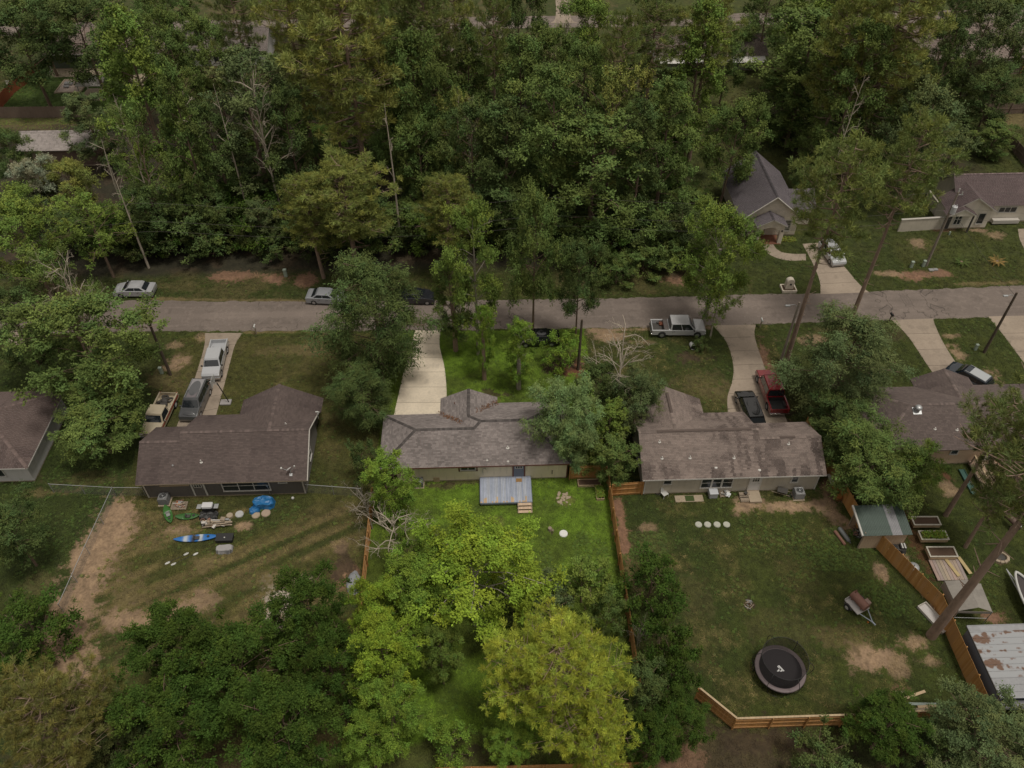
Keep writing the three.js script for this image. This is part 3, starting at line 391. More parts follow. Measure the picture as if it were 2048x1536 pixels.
{ // --- D: tan house with garage wing
  const h = thing('house', 'tan house with brown hipped roof and round roof vent', 'house'), R = { c: [0.12, 0.093, 0.085], fascia: M.dark, tone: streakTone(0.15, 0.3) }, zb = -47.4, k = 0.45, E = 2.6, zf = -55.6, zr = -51.5, hr = E + k * 4.1, xl = 34.95, xr = 53, gx = 44.6, gw = 2.95, gz = -56.7, gh = E + k * gw, zv = zf + (gh - E) / k;
  const H = (z) => E + k * (zb - z);
  slope(h, [V(xl, E, zb), V(xr, E, zb), V(xr, hr, zr), V(xl + 4.1, hr, zr)], R); slope(h, [V(xl, E, zb), V(xl, E, zf), V(xl + 4.1, hr, zr)], R); slope(h, [V(xl, E, zf), V(xr, E, zf), V(xr, hr, zr), V(xl + 4.1, hr, zr)], R);
  slope(h, [V(gx - gw, E, gz), V(gx - gw, E, zf), V(gx, gh, zv), V(gx, gh, gz)], R); slope(h, [V(gx + gw, E, gz), V(gx + gw, E, zf), V(gx, gh, zv), V(gx, gh, gz)], R);
  for (const [a, b] of [[V(xl + 4.1, hr, zr), V(xr, hr, zr)], [V(xl, E, zb), V(xl + 4.1, hr, zr)], [V(xl, E, zf), V(xl + 4.1, hr, zr)], [V(gx, gh, gz), V(gx, gh, zv)]]) caps(h, a, b, R, 1.3);
  wallBox(h, 35.4, 52.6, -55.1, -47.85, 2.65, S.tan); wallBox(h, 42.1, 47.1, -56.3, -55, 2.6, S.tan); gableZ(h, -56.25, 42.1, 47.1, 2.6, gx, gh - 0.2, S.tan); gableX(h, 52.55, -55, -47.9, 2.6, zr, hr - 0.2, S.tan);
  const z = -47.84; win(h, 42.7, 1.8, z, 0.6, 0.5); door(h, 46.0, 0.45, z, 0.92, 2.0, M.white, { frame: M.trim }); win(h, 49.6, 1.5, z, 1.6, 1.2, { cols: 2, rows: 2 });
  { let y = 4, p; for (let i = 0; i < 12; i++) { p = at(1834, 822, y); y = H(p.z); } const v = mesh('turbine_vent', [cy(0.22, 0.22, 0.3, p.x, y + 0.1, p.z), sp(0.34, p.x, y + 0.45, p.z, 1, 0.75, 1), bx(0.8, 0.03, 0.7, p.x, y + 0.03, p.z, 0.42)], M.galv, h); }
  for (const [u, v] of [[1870, 858], [1914, 860]]) { let y = 4, p; for (let i = 0; i < 12; i++) { p = at(u, v, y); y = H(p.z); } ventPipe(h, p.x, p.z, y, 0.05, 0.3); }
}
{ // --- E: corner of the neighbour at the edge
  const h = thing('house', 'white walled house with brown roof behind the big leafy tree', 'house'), R = { c: [0.12, 0.088, 0.08], fascia: M.trim, tone: streakTone(0.15, 0.3) }, E = 2.6, k = 0.45, zb = -48.2, zf = -58, zr = -53.1, xr = -41.9, xl = -60, hr = E + k * 4.9;
  slope(h, [V(xl, E, zb), V(xr, E, zb), V(xr - 4.9, hr, zr), V(xl, hr, zr)], R); slope(h, [V(xr, E, zb), V(xr, E, zf), V(xr - 4.9, hr, zr)], R); slope(h, [V(xl, E, zf), V(xr, E, zf), V(xr - 4.9, hr, zr), V(xl, hr, zr)], R);
  caps(h, V(xl, hr, zr), V(xr - 4.9, hr, zr), R, 1.3); caps(h, V(xr, E, zb), V(xr - 4.9, hr, zr), R, 1.3); caps(h, V(xr, E, zf), V(xr - 4.9, hr, zr), R, 1.3);
  wallBox(h, -59.6, -42.4, -57.6, -48.75, 2.65, S.white); win(h, -45.5, 1.5, -48.74, 1.6, 1.1, { cols: 2 }); win(h, -50, 1.5, -48.74, 1.4, 1.1, { cols: 2 }); mesh('eave_trim', [bx(xr - xl, 0.12, 0.03, (xl + xr) / 2, E - 0.06, zb + 0.02), bx(0.03, 0.12, 9.8, xr + 0.02, E - 0.06, -53.1)], M.white, h);
}
{ // --- F: limestone house with arched porch across the street
  const h = thing('house', 'pale stone house with arched porch and charcoal roof across the street', 'house'), R = { c: [0.115, 0.1, 0.11], fascia: M.trim, tone: plainTone(0.14), step: 0.2 }, E = 2.7, cx = 35.15, w = 3.95, hr = 5.9, zf = -84.85, zb = -96;
  slope(h, [V(cx - w, E, zf), V(cx - w, E, zb), V(cx, hr, zb), V(cx, hr, zf)], R); slope(h, [V(cx + w, E, zf), V(cx + w, E, zb), V(cx, hr, zb), V(cx, hr, zf)], R); caps(h, V(cx, hr, zf), V(cx, hr, zb), R, 0.6);
  wallBox(h, cx - 3.5, cx + 3.5, -95.6, -85.3, 2.9, S.limestone); gableZ(h, -85.36, cx - 3.5, cx + 3.5, 2.88, cx, hr - 0.25, S.limestone, 0.14);
  slope(h, [V(38.2, 2.6, -87.1), V(41.4, 2.6, -87.1), V(41.4, 4.2, -89.4), V(37.2, 4.2, -89.4)], R); slope(h, [V(38.2, 2.6, -91.7), V(41.4, 2.6, -91.7), V(41.4, 4.2, -89.4), V(37.2, 4.2, -89.4)], R); wallBox(h, 38.5, 41, -91.3, -87.5, 2.65, S.limestone); gableX(h, 40.95, -91.2, -87.6, 2.6, -89.4, 4.0, S.limestone);
  mesh('rake_trim', [bar(V(cx - w, E - 0.07, zf + 0.03), V(cx, hr - 0.07, zf + 0.03), 0.08, 0.08, 4), bar(V(cx + w, E - 0.07, zf + 0.03), V(cx, hr - 0.07, zf + 0.03), 0.08, 0.08, 4)], M.trim, h);
  const px = 34.75, pw = 1.95, ph = 3.75, pf = -83.2, pb = -85.2; // porch
  slope(h, [V(px - pw, 2.75, pf), V(px - pw, 2.75, pb), V(px, ph, pb), V(px, ph, pf)], R); slope(h, [V(px + pw, 2.75, pf), V(px + pw, 2.75, pb), V(px, ph, pb), V(px, ph, pf)], R); caps(h, V(px, ph, pf), V(px, ph, pb), R, 0.7);
  { const s = new THREE.Shape([[-1.7, 0], [-1.7, 2.72], [0, 3.6], [1.7, 2.72], [1.7, 0], [1.2, 0], [1.2, 1.75]].map(([x, y]) => new THREE.Vector2(x, y))); s.absellipse(0, 1.75, 1.2, 0.72, 0, Math.PI, false); s.lineTo(-1.2, 0); mesh('porch_arch', [new THREE.ExtrudeGeometry(s, { depth: 0.4, bevelEnabled: false, curveSegments: 20 }).translate(px, 0, -83.85)], S.limestone, h); }
  mesh('porch_floor', [bx(3.3, 0.14, 1.9, px, 0.07, -84.35)], std([0.28, 0.12, 0.075], 0.85, { map: T_conc }), h); for (const q of [-1.5, 1.5]) mesh('porch_side', [bx(0.3, 1.0, 1.4, px + q, 2.2, -84.6)], S.limestone, h);
  door(h, px - 0.55, 0.14, -85.28, 1.0, 2.1, std([0.16, 0.04, 0.02], 0.5), { frame: M.trim }); win(h, 37.35, 1.5, -85.28, 0.85, 1.5, { cols: 2, rows: 4, bars: true, frame: M.trim, glass: std([0.13, 0.13, 0.11], 0.3) }); mesh('porch_lamp', [rb(0.14, 0.24, 0.14, px - 1.42, 2.0, -83.38), rb(0.14, 0.24, 0.14, px + 1.42, 2.0, -83.38)], M.black, h);
}
{ // --- G: cream gabled house at the edge across the street
  const h = thing('house', 'cream gabled house with dark roof and walled side yard across the street', 'house'), R = { c: [0.115, 0.085, 0.085], fascia: M.trim, tone: streakTone(0.14, 0.3), step: 0.2 }, E = 2.7, zr = -90.3, hr = 5.3, zn = -86.9, zb = -93.7, x0 = 59.2, x1 = 78;
  slope(h, [V(x0, E, zn), V(x1, E, zn), V(x1, hr, zr), V(x0, hr, zr)], R); slope(h, [V(x0, E, zb), V(x1, E, zb), V(x1, hr, zr), V(x0, hr, zr)], R); caps(h, V(x0, hr, zr), V(x1, hr, zr), R, 1.8);
  wallBox(h, 59.6, 77.6, -93.3, -87.3, 2.8, S.pale); gableX(h, 59.65, -93.2, -87.4, 2.75, zr, hr - 0.2, S.pale);
  const gx = 60.7, gw = 3.1, gf = -85.6, gh = 4.75; slope(h, [V(gx - gw, E, gf), V(gx - gw, E, -89), V(gx, gh, -89.5), V(gx, gh, gf)], R); slope(h, [V(gx + gw, E, gf), V(gx + gw, E, -87.2), V(gx, gh, -89.5), V(gx, gh, gf)], R); wallBox(h, gx - 2.7, gx + 2.7, -89, -86.0, 2.75, S.pale); gableZ(h, -86.05, gx - 2.7, gx + 2.7, 2.7, gx, gh - 0.22, S.pale);
  const sx = 59.1, sf = -84.9; slope(h, [V(sx - 1.9, E - 0.1, sf), V(sx - 1.9, E - 0.1, -86.3), V(sx, 3.6, -86.3), V(sx, 3.6, sf)], R); slope(h, [V(sx + 1.9, E - 0.1, sf), V(sx + 1.9, E - 0.1, -86.3), V(sx, 3.6, -86.3), V(sx, 3.6, sf)], R); gableZ(h, -85.1, sx - 1.7, sx + 1.7, 2.5, sx, 3.4, S.pale);
  for (const x of [57.45, 60.7]) mesh('porch_post', [bx(0.16, 2.5, 0.16, x, 1.25, -85.15)], M.dark, h);
  win(h, 59.4, 1.5, -85.97, 0.8, 1.5, { cols: 2, rows: 2 }); win(h, 62.3, 1.5, -85.97, 0.8, 1.5, { frame: M.trim }); win(h, 66.2, 1.9, -87.28, 2.2, 0.7, { cols: 3 }); mesh('planter_box', [bx(3.4, 0.5, 0.6, 66.3, 0.45, -86.9)], M.trim, h); door(h, 58.1, 0.1, -85.97, 0.9, 2.1, M.dark, { frame: M.trim });
}
function simpleHouse(label, x0, x1, zn, zb, hr, c, wall, step, E = 2.7, hip = false) { // house seen from behind, ridge along x
  const h = thing('house', label, 'house'), R = { c, fascia: M.trim, tone: plainTone(0.16), step }, zr = (zn + zb) / 2, q = hip ? (zn - zb) / 2 : 0;
  slope(h, [V(x0, E, zn), V(x1, E, zn), V(x1 - q, hr, zr), V(x0 + q, hr, zr)], R); slope(h, [V(x0, E, zb), V(x1, E, zb), V(x1 - q, hr, zr), V(x0 + q, hr, zr)], R);
  if (hip) { slope(h, [V(x0, E, zn), V(x0, E, zb), V(x0 + q, hr, zr)], R); slope(h, [V(x1, E, zn), V(x1, E, zb), V(x1 - q, hr, zr)], R); }
  caps(h, V(x0 + q, hr, zr), V(x1 - q, hr, zr), R, 1.15); wallBox(h, x0 + 0.4, x1 - 0.4, zb + 0.4, zn - 0.4, E + 0.05, wall);
  if (!hip) { gableX(h, x0 + 0.45, zb + 0.42, zn - 0.42, E, zr, hr - 0.2, wall); gableX(h, x1 - 0.45, zb + 0.42, zn - 0.42, E, zr, hr - 0.2, wall); }
  return h;
}
{ const h = simpleHouse('green walled house with brown roof behind the fenced lawn', -73, -53, -136.9, -146, 5.2, [0.24, 0.185, 0.16], S.green, 0.3); win(h, -60, 1.5, -137.28, 2, 1.2, { cols: 2 }); win(h, -67, 1.5, -137.28, 1.6, 1.2, { cols: 2 }); mesh('downspout', [bar(V(-72.4, 0.1, -136.9), V(-72.4, 2.6, -136.7), 0.06), bx(0.1, 0.08, 1.2, -72.4, 0.1, -136.3)], M.white, h); mesh('eave_trim', [bx(20, 0.14, 0.04, -63, 2.63, -136.86)], M.white, h); }
simpleHouse('outbuilding with long pale grey roof among the small trees', -65, -54, -105.2, -110.8, 4.1, [0.3, 0.265, 0.25], S.brown, 0.25, 2.6);
{ const h = simpleHouse('grey roofed house glimpsed behind tall pines near the far street', -50, -36, -137, -146, 5, [0.15, 0.125, 0.115], S.white, 0.3); win(h, -44, 1.5, -137.38, 2.4, 1.3, { cols: 3 }); }
simpleHouse('small grey brown garage roof beside the far narrow driveway', -6, 3.4, -136, -143.5, 4.4, [0.24, 0.2, 0.18], S.beige, 0.3);
{ const h = simpleHouse('white walled house with low brown roof beyond the woods', 28.5, 47, -132.4, -141, 4.6, [0.15, 0.12, 0.105], S.white, 0.3); mesh('awning', [rb(17.6, 0.1, 2.2, 37.6, 2.45, -131.7, 0.04, 0.1)], M.white, h); }
{ const h = simpleHouse('large brown brick house with hipped roof behind leaning tree trunks', 73, 98, -129.5, -143, 6, [0.21, 0.165, 0.145], S.brown, 0.3, 2.9, true); win(h, 78, 1.6, -129.88, 1.6, 1.4, { cols: 2 }); win(h, 86, 1.6, -129.88, 1.6, 1.4, { cols: 2 }); }
// ---------------------------------------------------------------- fences
const fenceWood = [[0.46, 0.235, 0.075], [0.5, 0.265, 0.09], [0.42, 0.205, 0.06], [0.47, 0.255, 0.1]].map((c) => std(c, 0.8, { map: T_wood }));
const redWood = [[0.3, 0.085, 0.035], [0.27, 0.075, 0.03], [0.33, 0.1, 0.045]].map((c) => std(c, 0.8, { map: T_wood }));
const greyWood = [[0.19, 0.14, 0.11], [0.22, 0.165, 0.13], [0.17, 0.125, 0.1]].map((c) => std(c, 0.9, { map: T_wood }));
// pts: world points on the ground; rails: side (+1/-1) of the rails; each picket its own board
function woodFence(label, pts, o = {}) {
  const { h = 1.83, mats = fenceWood, rails = 1, far = false, cap = false } = o, w = 0.142, r = mulberry(Math.round(pts[0].x * 100 + pts[0].z * 10));
  const f = thing('wooden_fence', label, 'fence'), gs = [0, 1, 2].map((i) => uvm(bx(w - 0.006, h - 0.05 + i * 0.02, 0.02, 0, h / 2 + 0.03, 0).toNonIndexed())), merged = [];
  for (let s = 0; s < pts.length - 1; s++) {
    const a = pts[s], b = pts[s + 1], d = b.clone().sub(a).setY(0), L = d.length(), e = d.clone().normalize(), n = V(-e.z, 0, e.x), ang = Math.atan2(-e.z, e.x), N = Math.round(L / w);
    for (let i = 0; i < N; i++) {
      const p = a.clone().addScaledVector(e, (i + 0.5) * L / N).addScaledVector(n, (r() - 0.5) * 0.008);
      if (far) { const g = bx(w - 0.006, h - 0.05 + r() * 0.05, 0.02, 0, h / 2 + 0.03, 0).rotateY(ang).translate(p.x, 0, p.z); merged.push(g); }
      else { const q = mesh('picket', gs[Math.floor(r() * 3)], mats[Math.floor(r() * mats.length)], f); q.position.set(p.x, 0, p.z); q.rotation.y = ang; q.rotation.z = (r() - 0.5) * 0.012; }
    }
    const np = Math.max(1, Math.round(L / 2.4));
    for (let i = s ? 1 : 0; i <= np; i++) { const p = a.clone().addScaledVector(e, L * i / np).addScaledVector(n, rails * 0.085); mesh('post', [bx(0.09, h + 0.04, 0.09, p.x, h / 2, p.z, 0, ang)], mats[1], f); }
    for (const y of far ? [0.9] : [0.32, 0.98, h - 0.22]) { const m = a.clone().lerp(b, 0.5).addScaledVector(n, rails * 0.035); mesh('rail', [bx(L, 0.09, 0.04, m.x, y, m.z, 0, ang)], mats[3 % mats.length], f); }
    if (cap) { const m = a.clone().lerp(b, 0.5); mesh('cap_board', [bx(L + 0.1, 0.035, 0.14, m.x, h + 0.09, m.z, 0, ang)], M.rawWood, f); }
  }
  if (far) mesh('pickets', merged, mats[0], f, { kind: 'stuff' });
  return f;
}
function chainFence(label, pts, h = 1.25) {
  const f = thing('chain_link_fence', label, 'fence'), fab = new THREE.MeshStandardMaterial({ color: col(0.4, 0.4, 0.4), roughness: 0.6, metalness: 0.3, transparent: true, opacity: 0.1 });
  for (let s = 0; s < pts.length - 1; s++) {
    const a = pts[s], b = pts[s + 1], L = a.distanceTo(b), n = Math.max(1, Math.round(L / 3)), ang = Math.atan2(-(b.z - a.z), b.x - a.x), m = a.clone().lerp(b, 0.5);
    for (let i = s ? 1 : 0; i <= n; i++) { const p = a.clone().lerp(b, i / n); mesh('post', [cy(0.035, 0.035, h + 0.08, p.x, h / 2, p.z), sp(0.045, p.x, h + 0.05, p.z)], M.galv, f); }
    mesh('top_rail', [bar(a.clone().setY(h), b.clone().setY(h), 0.028)], M.galv, f); mesh('wire_mesh', [bx(L, h - 0.1, 0.006, m.x, h / 2, m.z, 0, ang)], fab, f);
  }
}
const g0 = (u, v) => at(u, v);
woodFence('short cedar fence joining the cream house to the side boundary', [V(6.95, 0, -47.3), V(10.2, 0, -47.35)], { rails: 1 });
woodFence('cedar fence closing the gap beside the beige house wall', [V(10.6, 0, -45.2), V(13.4, 0, -45.35)], { rails: 1 });
woodFence('long cedar boundary fence between the bright lawn and the yard with trampoline', [V(10.4, 0, -47.2), V(10.42, 0, -24.0)], { rails: 1 });
woodFence('weathered cedar fence behind the bare branches on the bright lawn', [V(-10.95, 0, -45.5), V(-10.9, 0, -27)], { rails: -1 });
woodFence('cedar fence along the near end of the bright lawn under the pine', [V(-4.5, 0, -21.25), V(10.3, 0, -21.1)], { rails: 1 });
{ const p = [g0(1391, 1397), g0(1465, 1458), g0(1677, 1451), g0(1962, 1436)]; woodFence('angled cedar fence with pale cap behind the trampoline', p, { rails: 1, cap: true, h: 1.75 }); }
{ const p = [V(30.3, 0, -52.5), g0(1717, 1062), g0(1868, 1215), g0(1962, 1432)]; woodFence('long cedar fence between the trampoline yard and raised garden beds', p, { rails: -1, h: 1.95 }); }
chainFence('chain link fence along the sandy edge of the kayak yard', [g0(233, 992), g0(180, 1108), g0(128, 1225)]);
chainFence('chain link fence from the grey house toward the big leafy tree', [g0(108, 985), g0(233, 992), g0(292, 992)]);
chainFence('chain link fence between the grey house and the bright lawn', [g0(613, 986), g0(668, 990), g0(725, 994)]);
woodFence('red stained fence beside the flower bed of the far lawn', [g0(-25, 250), g0(30, 185), g0(92, 140)], { mats: redWood, far: true, rails: -1 });
woodFence('weathered grey fence at the near end of the far sandpit lawn', [g0(-30, 237), g0(170, 235)], { mats: greyWood, far: true, rails: -1 });
woodFence('short grey fence behind the ivy covered trees at the far lawn', [g0(1410, 266), g0(1560, 250)], { mats: greyWood, far: true });
woodFence('brown fence running beside the bright lawn behind the gabled house', [g0(1955, 232), g0(2000, 275), g0(2060, 345)], { mats: greyWood, far: true });
woodFence('brown fence across the end of the play yard', [g0(1958, 230), g0(2075, 226)], { mats: greyWood, far: true });
{ const a = g0(1795, 463), b = g0(1893, 457), L = a.distanceTo(b), m = a.clone().lerp(b, 0.5), t = thing('garden_wall', 'cream rendered side yard wall joining the gabled house', 'wall'); mesh('wall_panel', [bx(L, 1.75, 0.2, m.x, 0.875, m.z, 0, Math.atan2(-(b.z - a.z), b.x - a.x))], S.beige, t); const c = g0(1850, 420); mesh('wall_panel', [bx(0.2, 1.75, a.z - c.z > 0 ? 6 : 6, b.x - 0.3, 0.875, b.z - 3.2)], S.beige, t); mesh('coping', [bx(L + 0.1, 0.08, 0.3, m.x, 1.79, m.z, 0, Math.atan2(-(b.z - a.z), b.x - a.x))], M.trim, t); }
// ---------------------------------------------------------------- vehicles: length along z, front at +z
const paint = (c, rough = 0.32) => new THREE.MeshPhysicalMaterial({ color: col(...c), roughness: rough, clearcoat: 1, clearcoatRoughness: 0.08, metalness: 0.1 });
function profileBody(pts, W, wheels, rw, bev = 0.07) { // pts: upper outline from rear bottom over the top to front bottom
  const s = new THREE.Shape(), y0 = pts[0][1]; s.moveTo(pts[0][0], y0); for (const [z, y] of pts.slice(1)) s.lineTo(z, y);
  for (const wz of [...wheels].sort((a, b) => b - a)) { s.lineTo(wz + rw, y0); s.absarc(wz, y0, rw, 0, Math.PI, false); } s.closePath();
  const g = new THREE.ExtrudeGeometry(s, { depth: W - 2 * bev, bevelEnabled: true, bevelSize: bev, bevelThickness: bev, bevelSegments: 3, curveSegments: 10 });
  g.translate(0, 0, -(W - 2 * bev) / 2); return g.rotateY(-Math.PI / 2);
}
function cabinGeo(zb0, zt0, zt1, zb1, y0, y1, wb, wt, bev = 0.06) {
  const s = new THREE.Shape([[zb0 + bev, y0], [zt0 + bev, y1 - bev], [zt1 - bev, y1 - bev], [zb1 - bev, y0]].map(([z, y]) => new THREE.Vector2(z, y)));
  const g = new THREE.ExtrudeGeometry(s, { depth: wb - 2 * bev, bevelEnabled: true, bevelSize: bev, bevelThickness: bev, bevelSegments: 3 }); g.translate(0, 0, -(wb - 2 * bev) / 2); g.rotateY(-Math.PI / 2);
  const p = g.attributes.position; for (let i = 0; i < p.count; i++) p.setX(i, p.getX(i) * lerp(1, wt / wb, Math.max(0, (p.getY(i) - y0) / (y1 - y0)))); g.computeVertexNormals(); return g;
}
function pane(pts, t = 0.012) { // thin glass plate through four points
  const n = pts[1].clone().sub(pts[0]).cross(pts[2].clone().sub(pts[0])).normalize().multiplyScalar(t), q = pts.map((p) => p.clone().add(n)), r = pts.map((p) => p.clone().sub(n)), pos = [], put = (...a) => a.forEach((p) => pos.push(p.x, p.y, p.z));
  put(q[0], q[1], q[2], q[0], q[2], q[3]); put(r[0], r[2], r[1], r[0], r[3], r[2]); for (let i = 0; i < 4; i++) { const j = (i + 1) % 4; put(q[i], r[i], r[j], q[i], r[j], q[j]); }
  const g = new THREE.BufferGeometry(); g.setAttribute('position', new THREE.Float32BufferAttribute(pos, 3)); g.computeVertexNormals(); return g;
}
const tyreGeo = (r, w) => new THREE.LatheGeometry([[r * 0.6, -w / 2], [r * 0.93, -w / 2], [r, -w * 0.36], [r, w * 0.36], [r * 0.93, w / 2], [r * 0.6, w / 2]].map(([a, b]) => new THREE.Vector2(a, b)), 22).rotateZ(Math.PI / 2);
const rimGeo = (r, w) => { const l = [cy(r * 0.62, r * 0.62, w * 0.9, 0, 0, 0, 0, 0, Math.PI / 2, 18)]; for (let i = 0; i < 6; i++) l.push(bx(w * 0.98, r * 0.5, 0.06, 0, 0.25 * r, 0).rotateX(i * Math.PI / 3)); l.push(cy(0.06, 0.06, w * 1.04, 0, 0, 0, 0, 0, Math.PI / 2, 10)); return l; };
function wheels(car, zs, x, r, w = 0.23, rim = M.alloy) { const tg = uvm(tyreGeo(r, w)), rg = join(rimGeo(r, w)); for (const z of zs) for (const s of [-1, 1]) { const t = mesh('wheel', tg, M.rubber, car); t.position.set(s * x, r, z); mesh('rim', rg, rim, t); } }
function glasshouse(car, zb0, zt0, zt1, zb1, y0, y1, wb, wt, splits) { // windshield, rear glass and side panes set just proud of the cabin
  const hw = (y) => lerp(wb, wt, (y - y0) / (y1 - y0)) / 2, f = (za, zb, y) => lerp(za, zb, (y - y0) / (y1 - y0)), ya = y0 + 0.03, yt = y1 - 0.1;
  const face = (za, zb, sgn, name) => mesh(name, [pane([[-1, ya], [1, ya], [1, yt], [-1, yt]].map(([s, y]) => V(s * (hw(y) - 0.09), y, f(za, zb, y) + sgn * (name === 'windshield' ? 0.05 : 0.035))))], M.carGlass, car);
  face(zb1, zt1, 1, 'windshield'); face(zb0, zt0, -1, 'rear_window');
  for (const s of [-1, 1]) for (let i = 0; i < splits.length - 1; i++) { const z = (t, y) => lerp(f(zb0, zt0, y) + 0.1, f(zb1, zt1, y) - 0.12, t), a = splits[i] + 0.018, b = splits[i + 1] - 0.018; mesh('side_window', [pane([[a, ya + 0.02], [b, ya + 0.02], [b, yt + 0.01], [a, yt + 0.01]].map(([t, y]) => V(s * (hw(y) + 0.006), y, z(t, y))))], M.carGlass, car); }
}
function lights(car, W, zf, zr, yf, yr, hl = M.lamp) { for (const s of [-1, 1]) { mesh('headlight', [rb(0.3, 0.16, 0.08, s * (W / 2 - 0.26), yf, zf, 0.04)], hl, car); mesh('taillight', [rb(0.16, 0.3, 0.08, s * (W / 2 - 0.15), yr, zr, 0.03)], M.red, car); } }
const mirrors = (car, W, z, y, m) => { for (const s of [-1, 1]) mesh('mirror', [rb(0.2, 0.17, 0.1, s * (W / 2 + 0.08), y, z, 0.03)], m, car); };
function doorLines(car, W, zs, y0, y1) { for (const s of [-1, 1]) for (const z of zs) mesh('door_seam', [bx(0.008, y1 - y0, 0.015, s * (W / 2 + 0.001), (y0 + y1) / 2, z)], M.black, car); for (const s of [-1, 1]) for (const z of zs.slice(0, -1)) mesh('door_handle', [rb(0.03, 0.04, 0.16, s * (W / 2 + 0.012), y1 - 0.12, z + 0.18, 0.01)], M.plasticBlack, car); }
function place(car, F, R, h = 0.7) { const f = at(...F, h), r = at(...R, h); car.position.set((f.x + r.x) / 2, 0.036, (f.z + r.z) / 2); car.rotation.y = Math.atan2(f.x - r.x, f.z - r.z); return car; }
function pickup(label, c, o = {}) {
  const { L = 5.7, W = 1.95, cab = 2.3, trim = c, old = false, grille = M.dark, roofY = 1.82 } = o, car = thing('pickup_truck', label, 'pickup truck'), P = paint(c, o.rough ?? 0.32), hz = L / 2, r = 0.38;
  const bed = L * (o.bedFrac ?? 0.34), hood = o.hood ?? 1.25, zc0 = -hz + bed, zc1 = hz - hood, by = old ? 0.95 : 1.03, hy = old ? 0.98 : 1.08, wf = hz - 0.88, wr = -hz + 1.15;
  mesh('body', [profileBody([[zc0, 0.42], [zc0, by], [zc1, by], [zc1 + 0.08, hy], [hz - 0.25, hy - (old ? 0.02 : 0.08)], [hz - 0.08, hy - 0.2], [hz - 0.08, 0.42]], W - 0.06, [wf], 0.46)], P, car);
  const zt0 = zc0 + 0.18, zt1 = zc1 - (old ? 0.38 : 0.55); mesh('cabin', [cabinGeo(zc0 + 0.08, zt0, zt1, zc1 + 0.12, by - 0.04, roofY, W - 0.14, W - 0.42)], P, car); glasshouse(car, zc0 + 0.08, zt0, zt1, zc1 + 0.12, by, roofY, W - 0.14, W - 0.42, o.splits ?? [0, 0.45, 1]);
  for (const s of [-1, 1]) { const g = profileBody([[-hz + 0.1, 0.45], [-hz + 0.05, by + 0.02], [zc0 - 0.03, by + 0.02], [zc0 - 0.03, 0.45]], 0.14, [wr], 0.45, 0.03); g.translate(s * (W / 2 - 0.1), 0, 0); mesh('bed_side', [g], P, car); }
  mesh('tailgate', [rb(W - 0.28, by - 0.42, 0.09, 0, (by + 0.47) / 2, -hz + 0.09, 0.03)], P, car); mesh('bed_floor', [bx(W - 0.3, 0.06, bed - 0.15, 0, 0.55, (-hz + zc0) / 2), bx(0.2, 0.25, 0.75, W / 2 - 0.27, 0.68, wr), bx(0.2, 0.25, 0.75, -W / 2 + 0.27, 0.68, wr), bx(W - 0.3, by - 0.55, 0.05, 0, (by + 0.55) / 2, zc0 - 0.05)], o.liner ?? P, car);
  mesh('front_bumper', [rb(W, 0.22, 0.2, 0, 0.52, hz - 0.05, 0.06)], o.bumper ?? M.chrome, car); mesh('rear_bumper', [rb(W - 0.06, 0.2, 0.18, 0, 0.5, -hz, 0.05)], o.bumper ?? M.chrome, car); mesh('grille', [rb(W * 0.56, 0.24, 0.06, 0, 0.79, hz - 0.06, 0.03)], grille, car);
  lights(car, W, hz - 0.06, -hz + 0.07, 0.8, 0.86); mirrors(car, W, zc1 - 0.1, by + 0.1, old ? M.chrome : M.plasticBlack); wheels(car, [wf, wr], W / 2 - 0.13, r, 0.25, old ? M.plasticWhite : M.alloy); doorLines(car, W - 0.06, o.seams ?? [zc0 + 0.35, zc1 - 0.02], 0.5, by);
  mesh('underbody', [bx(W - 0.5, 0.2, L - 0.5, 0, 0.45, 0)], M.black, car); return car;
}
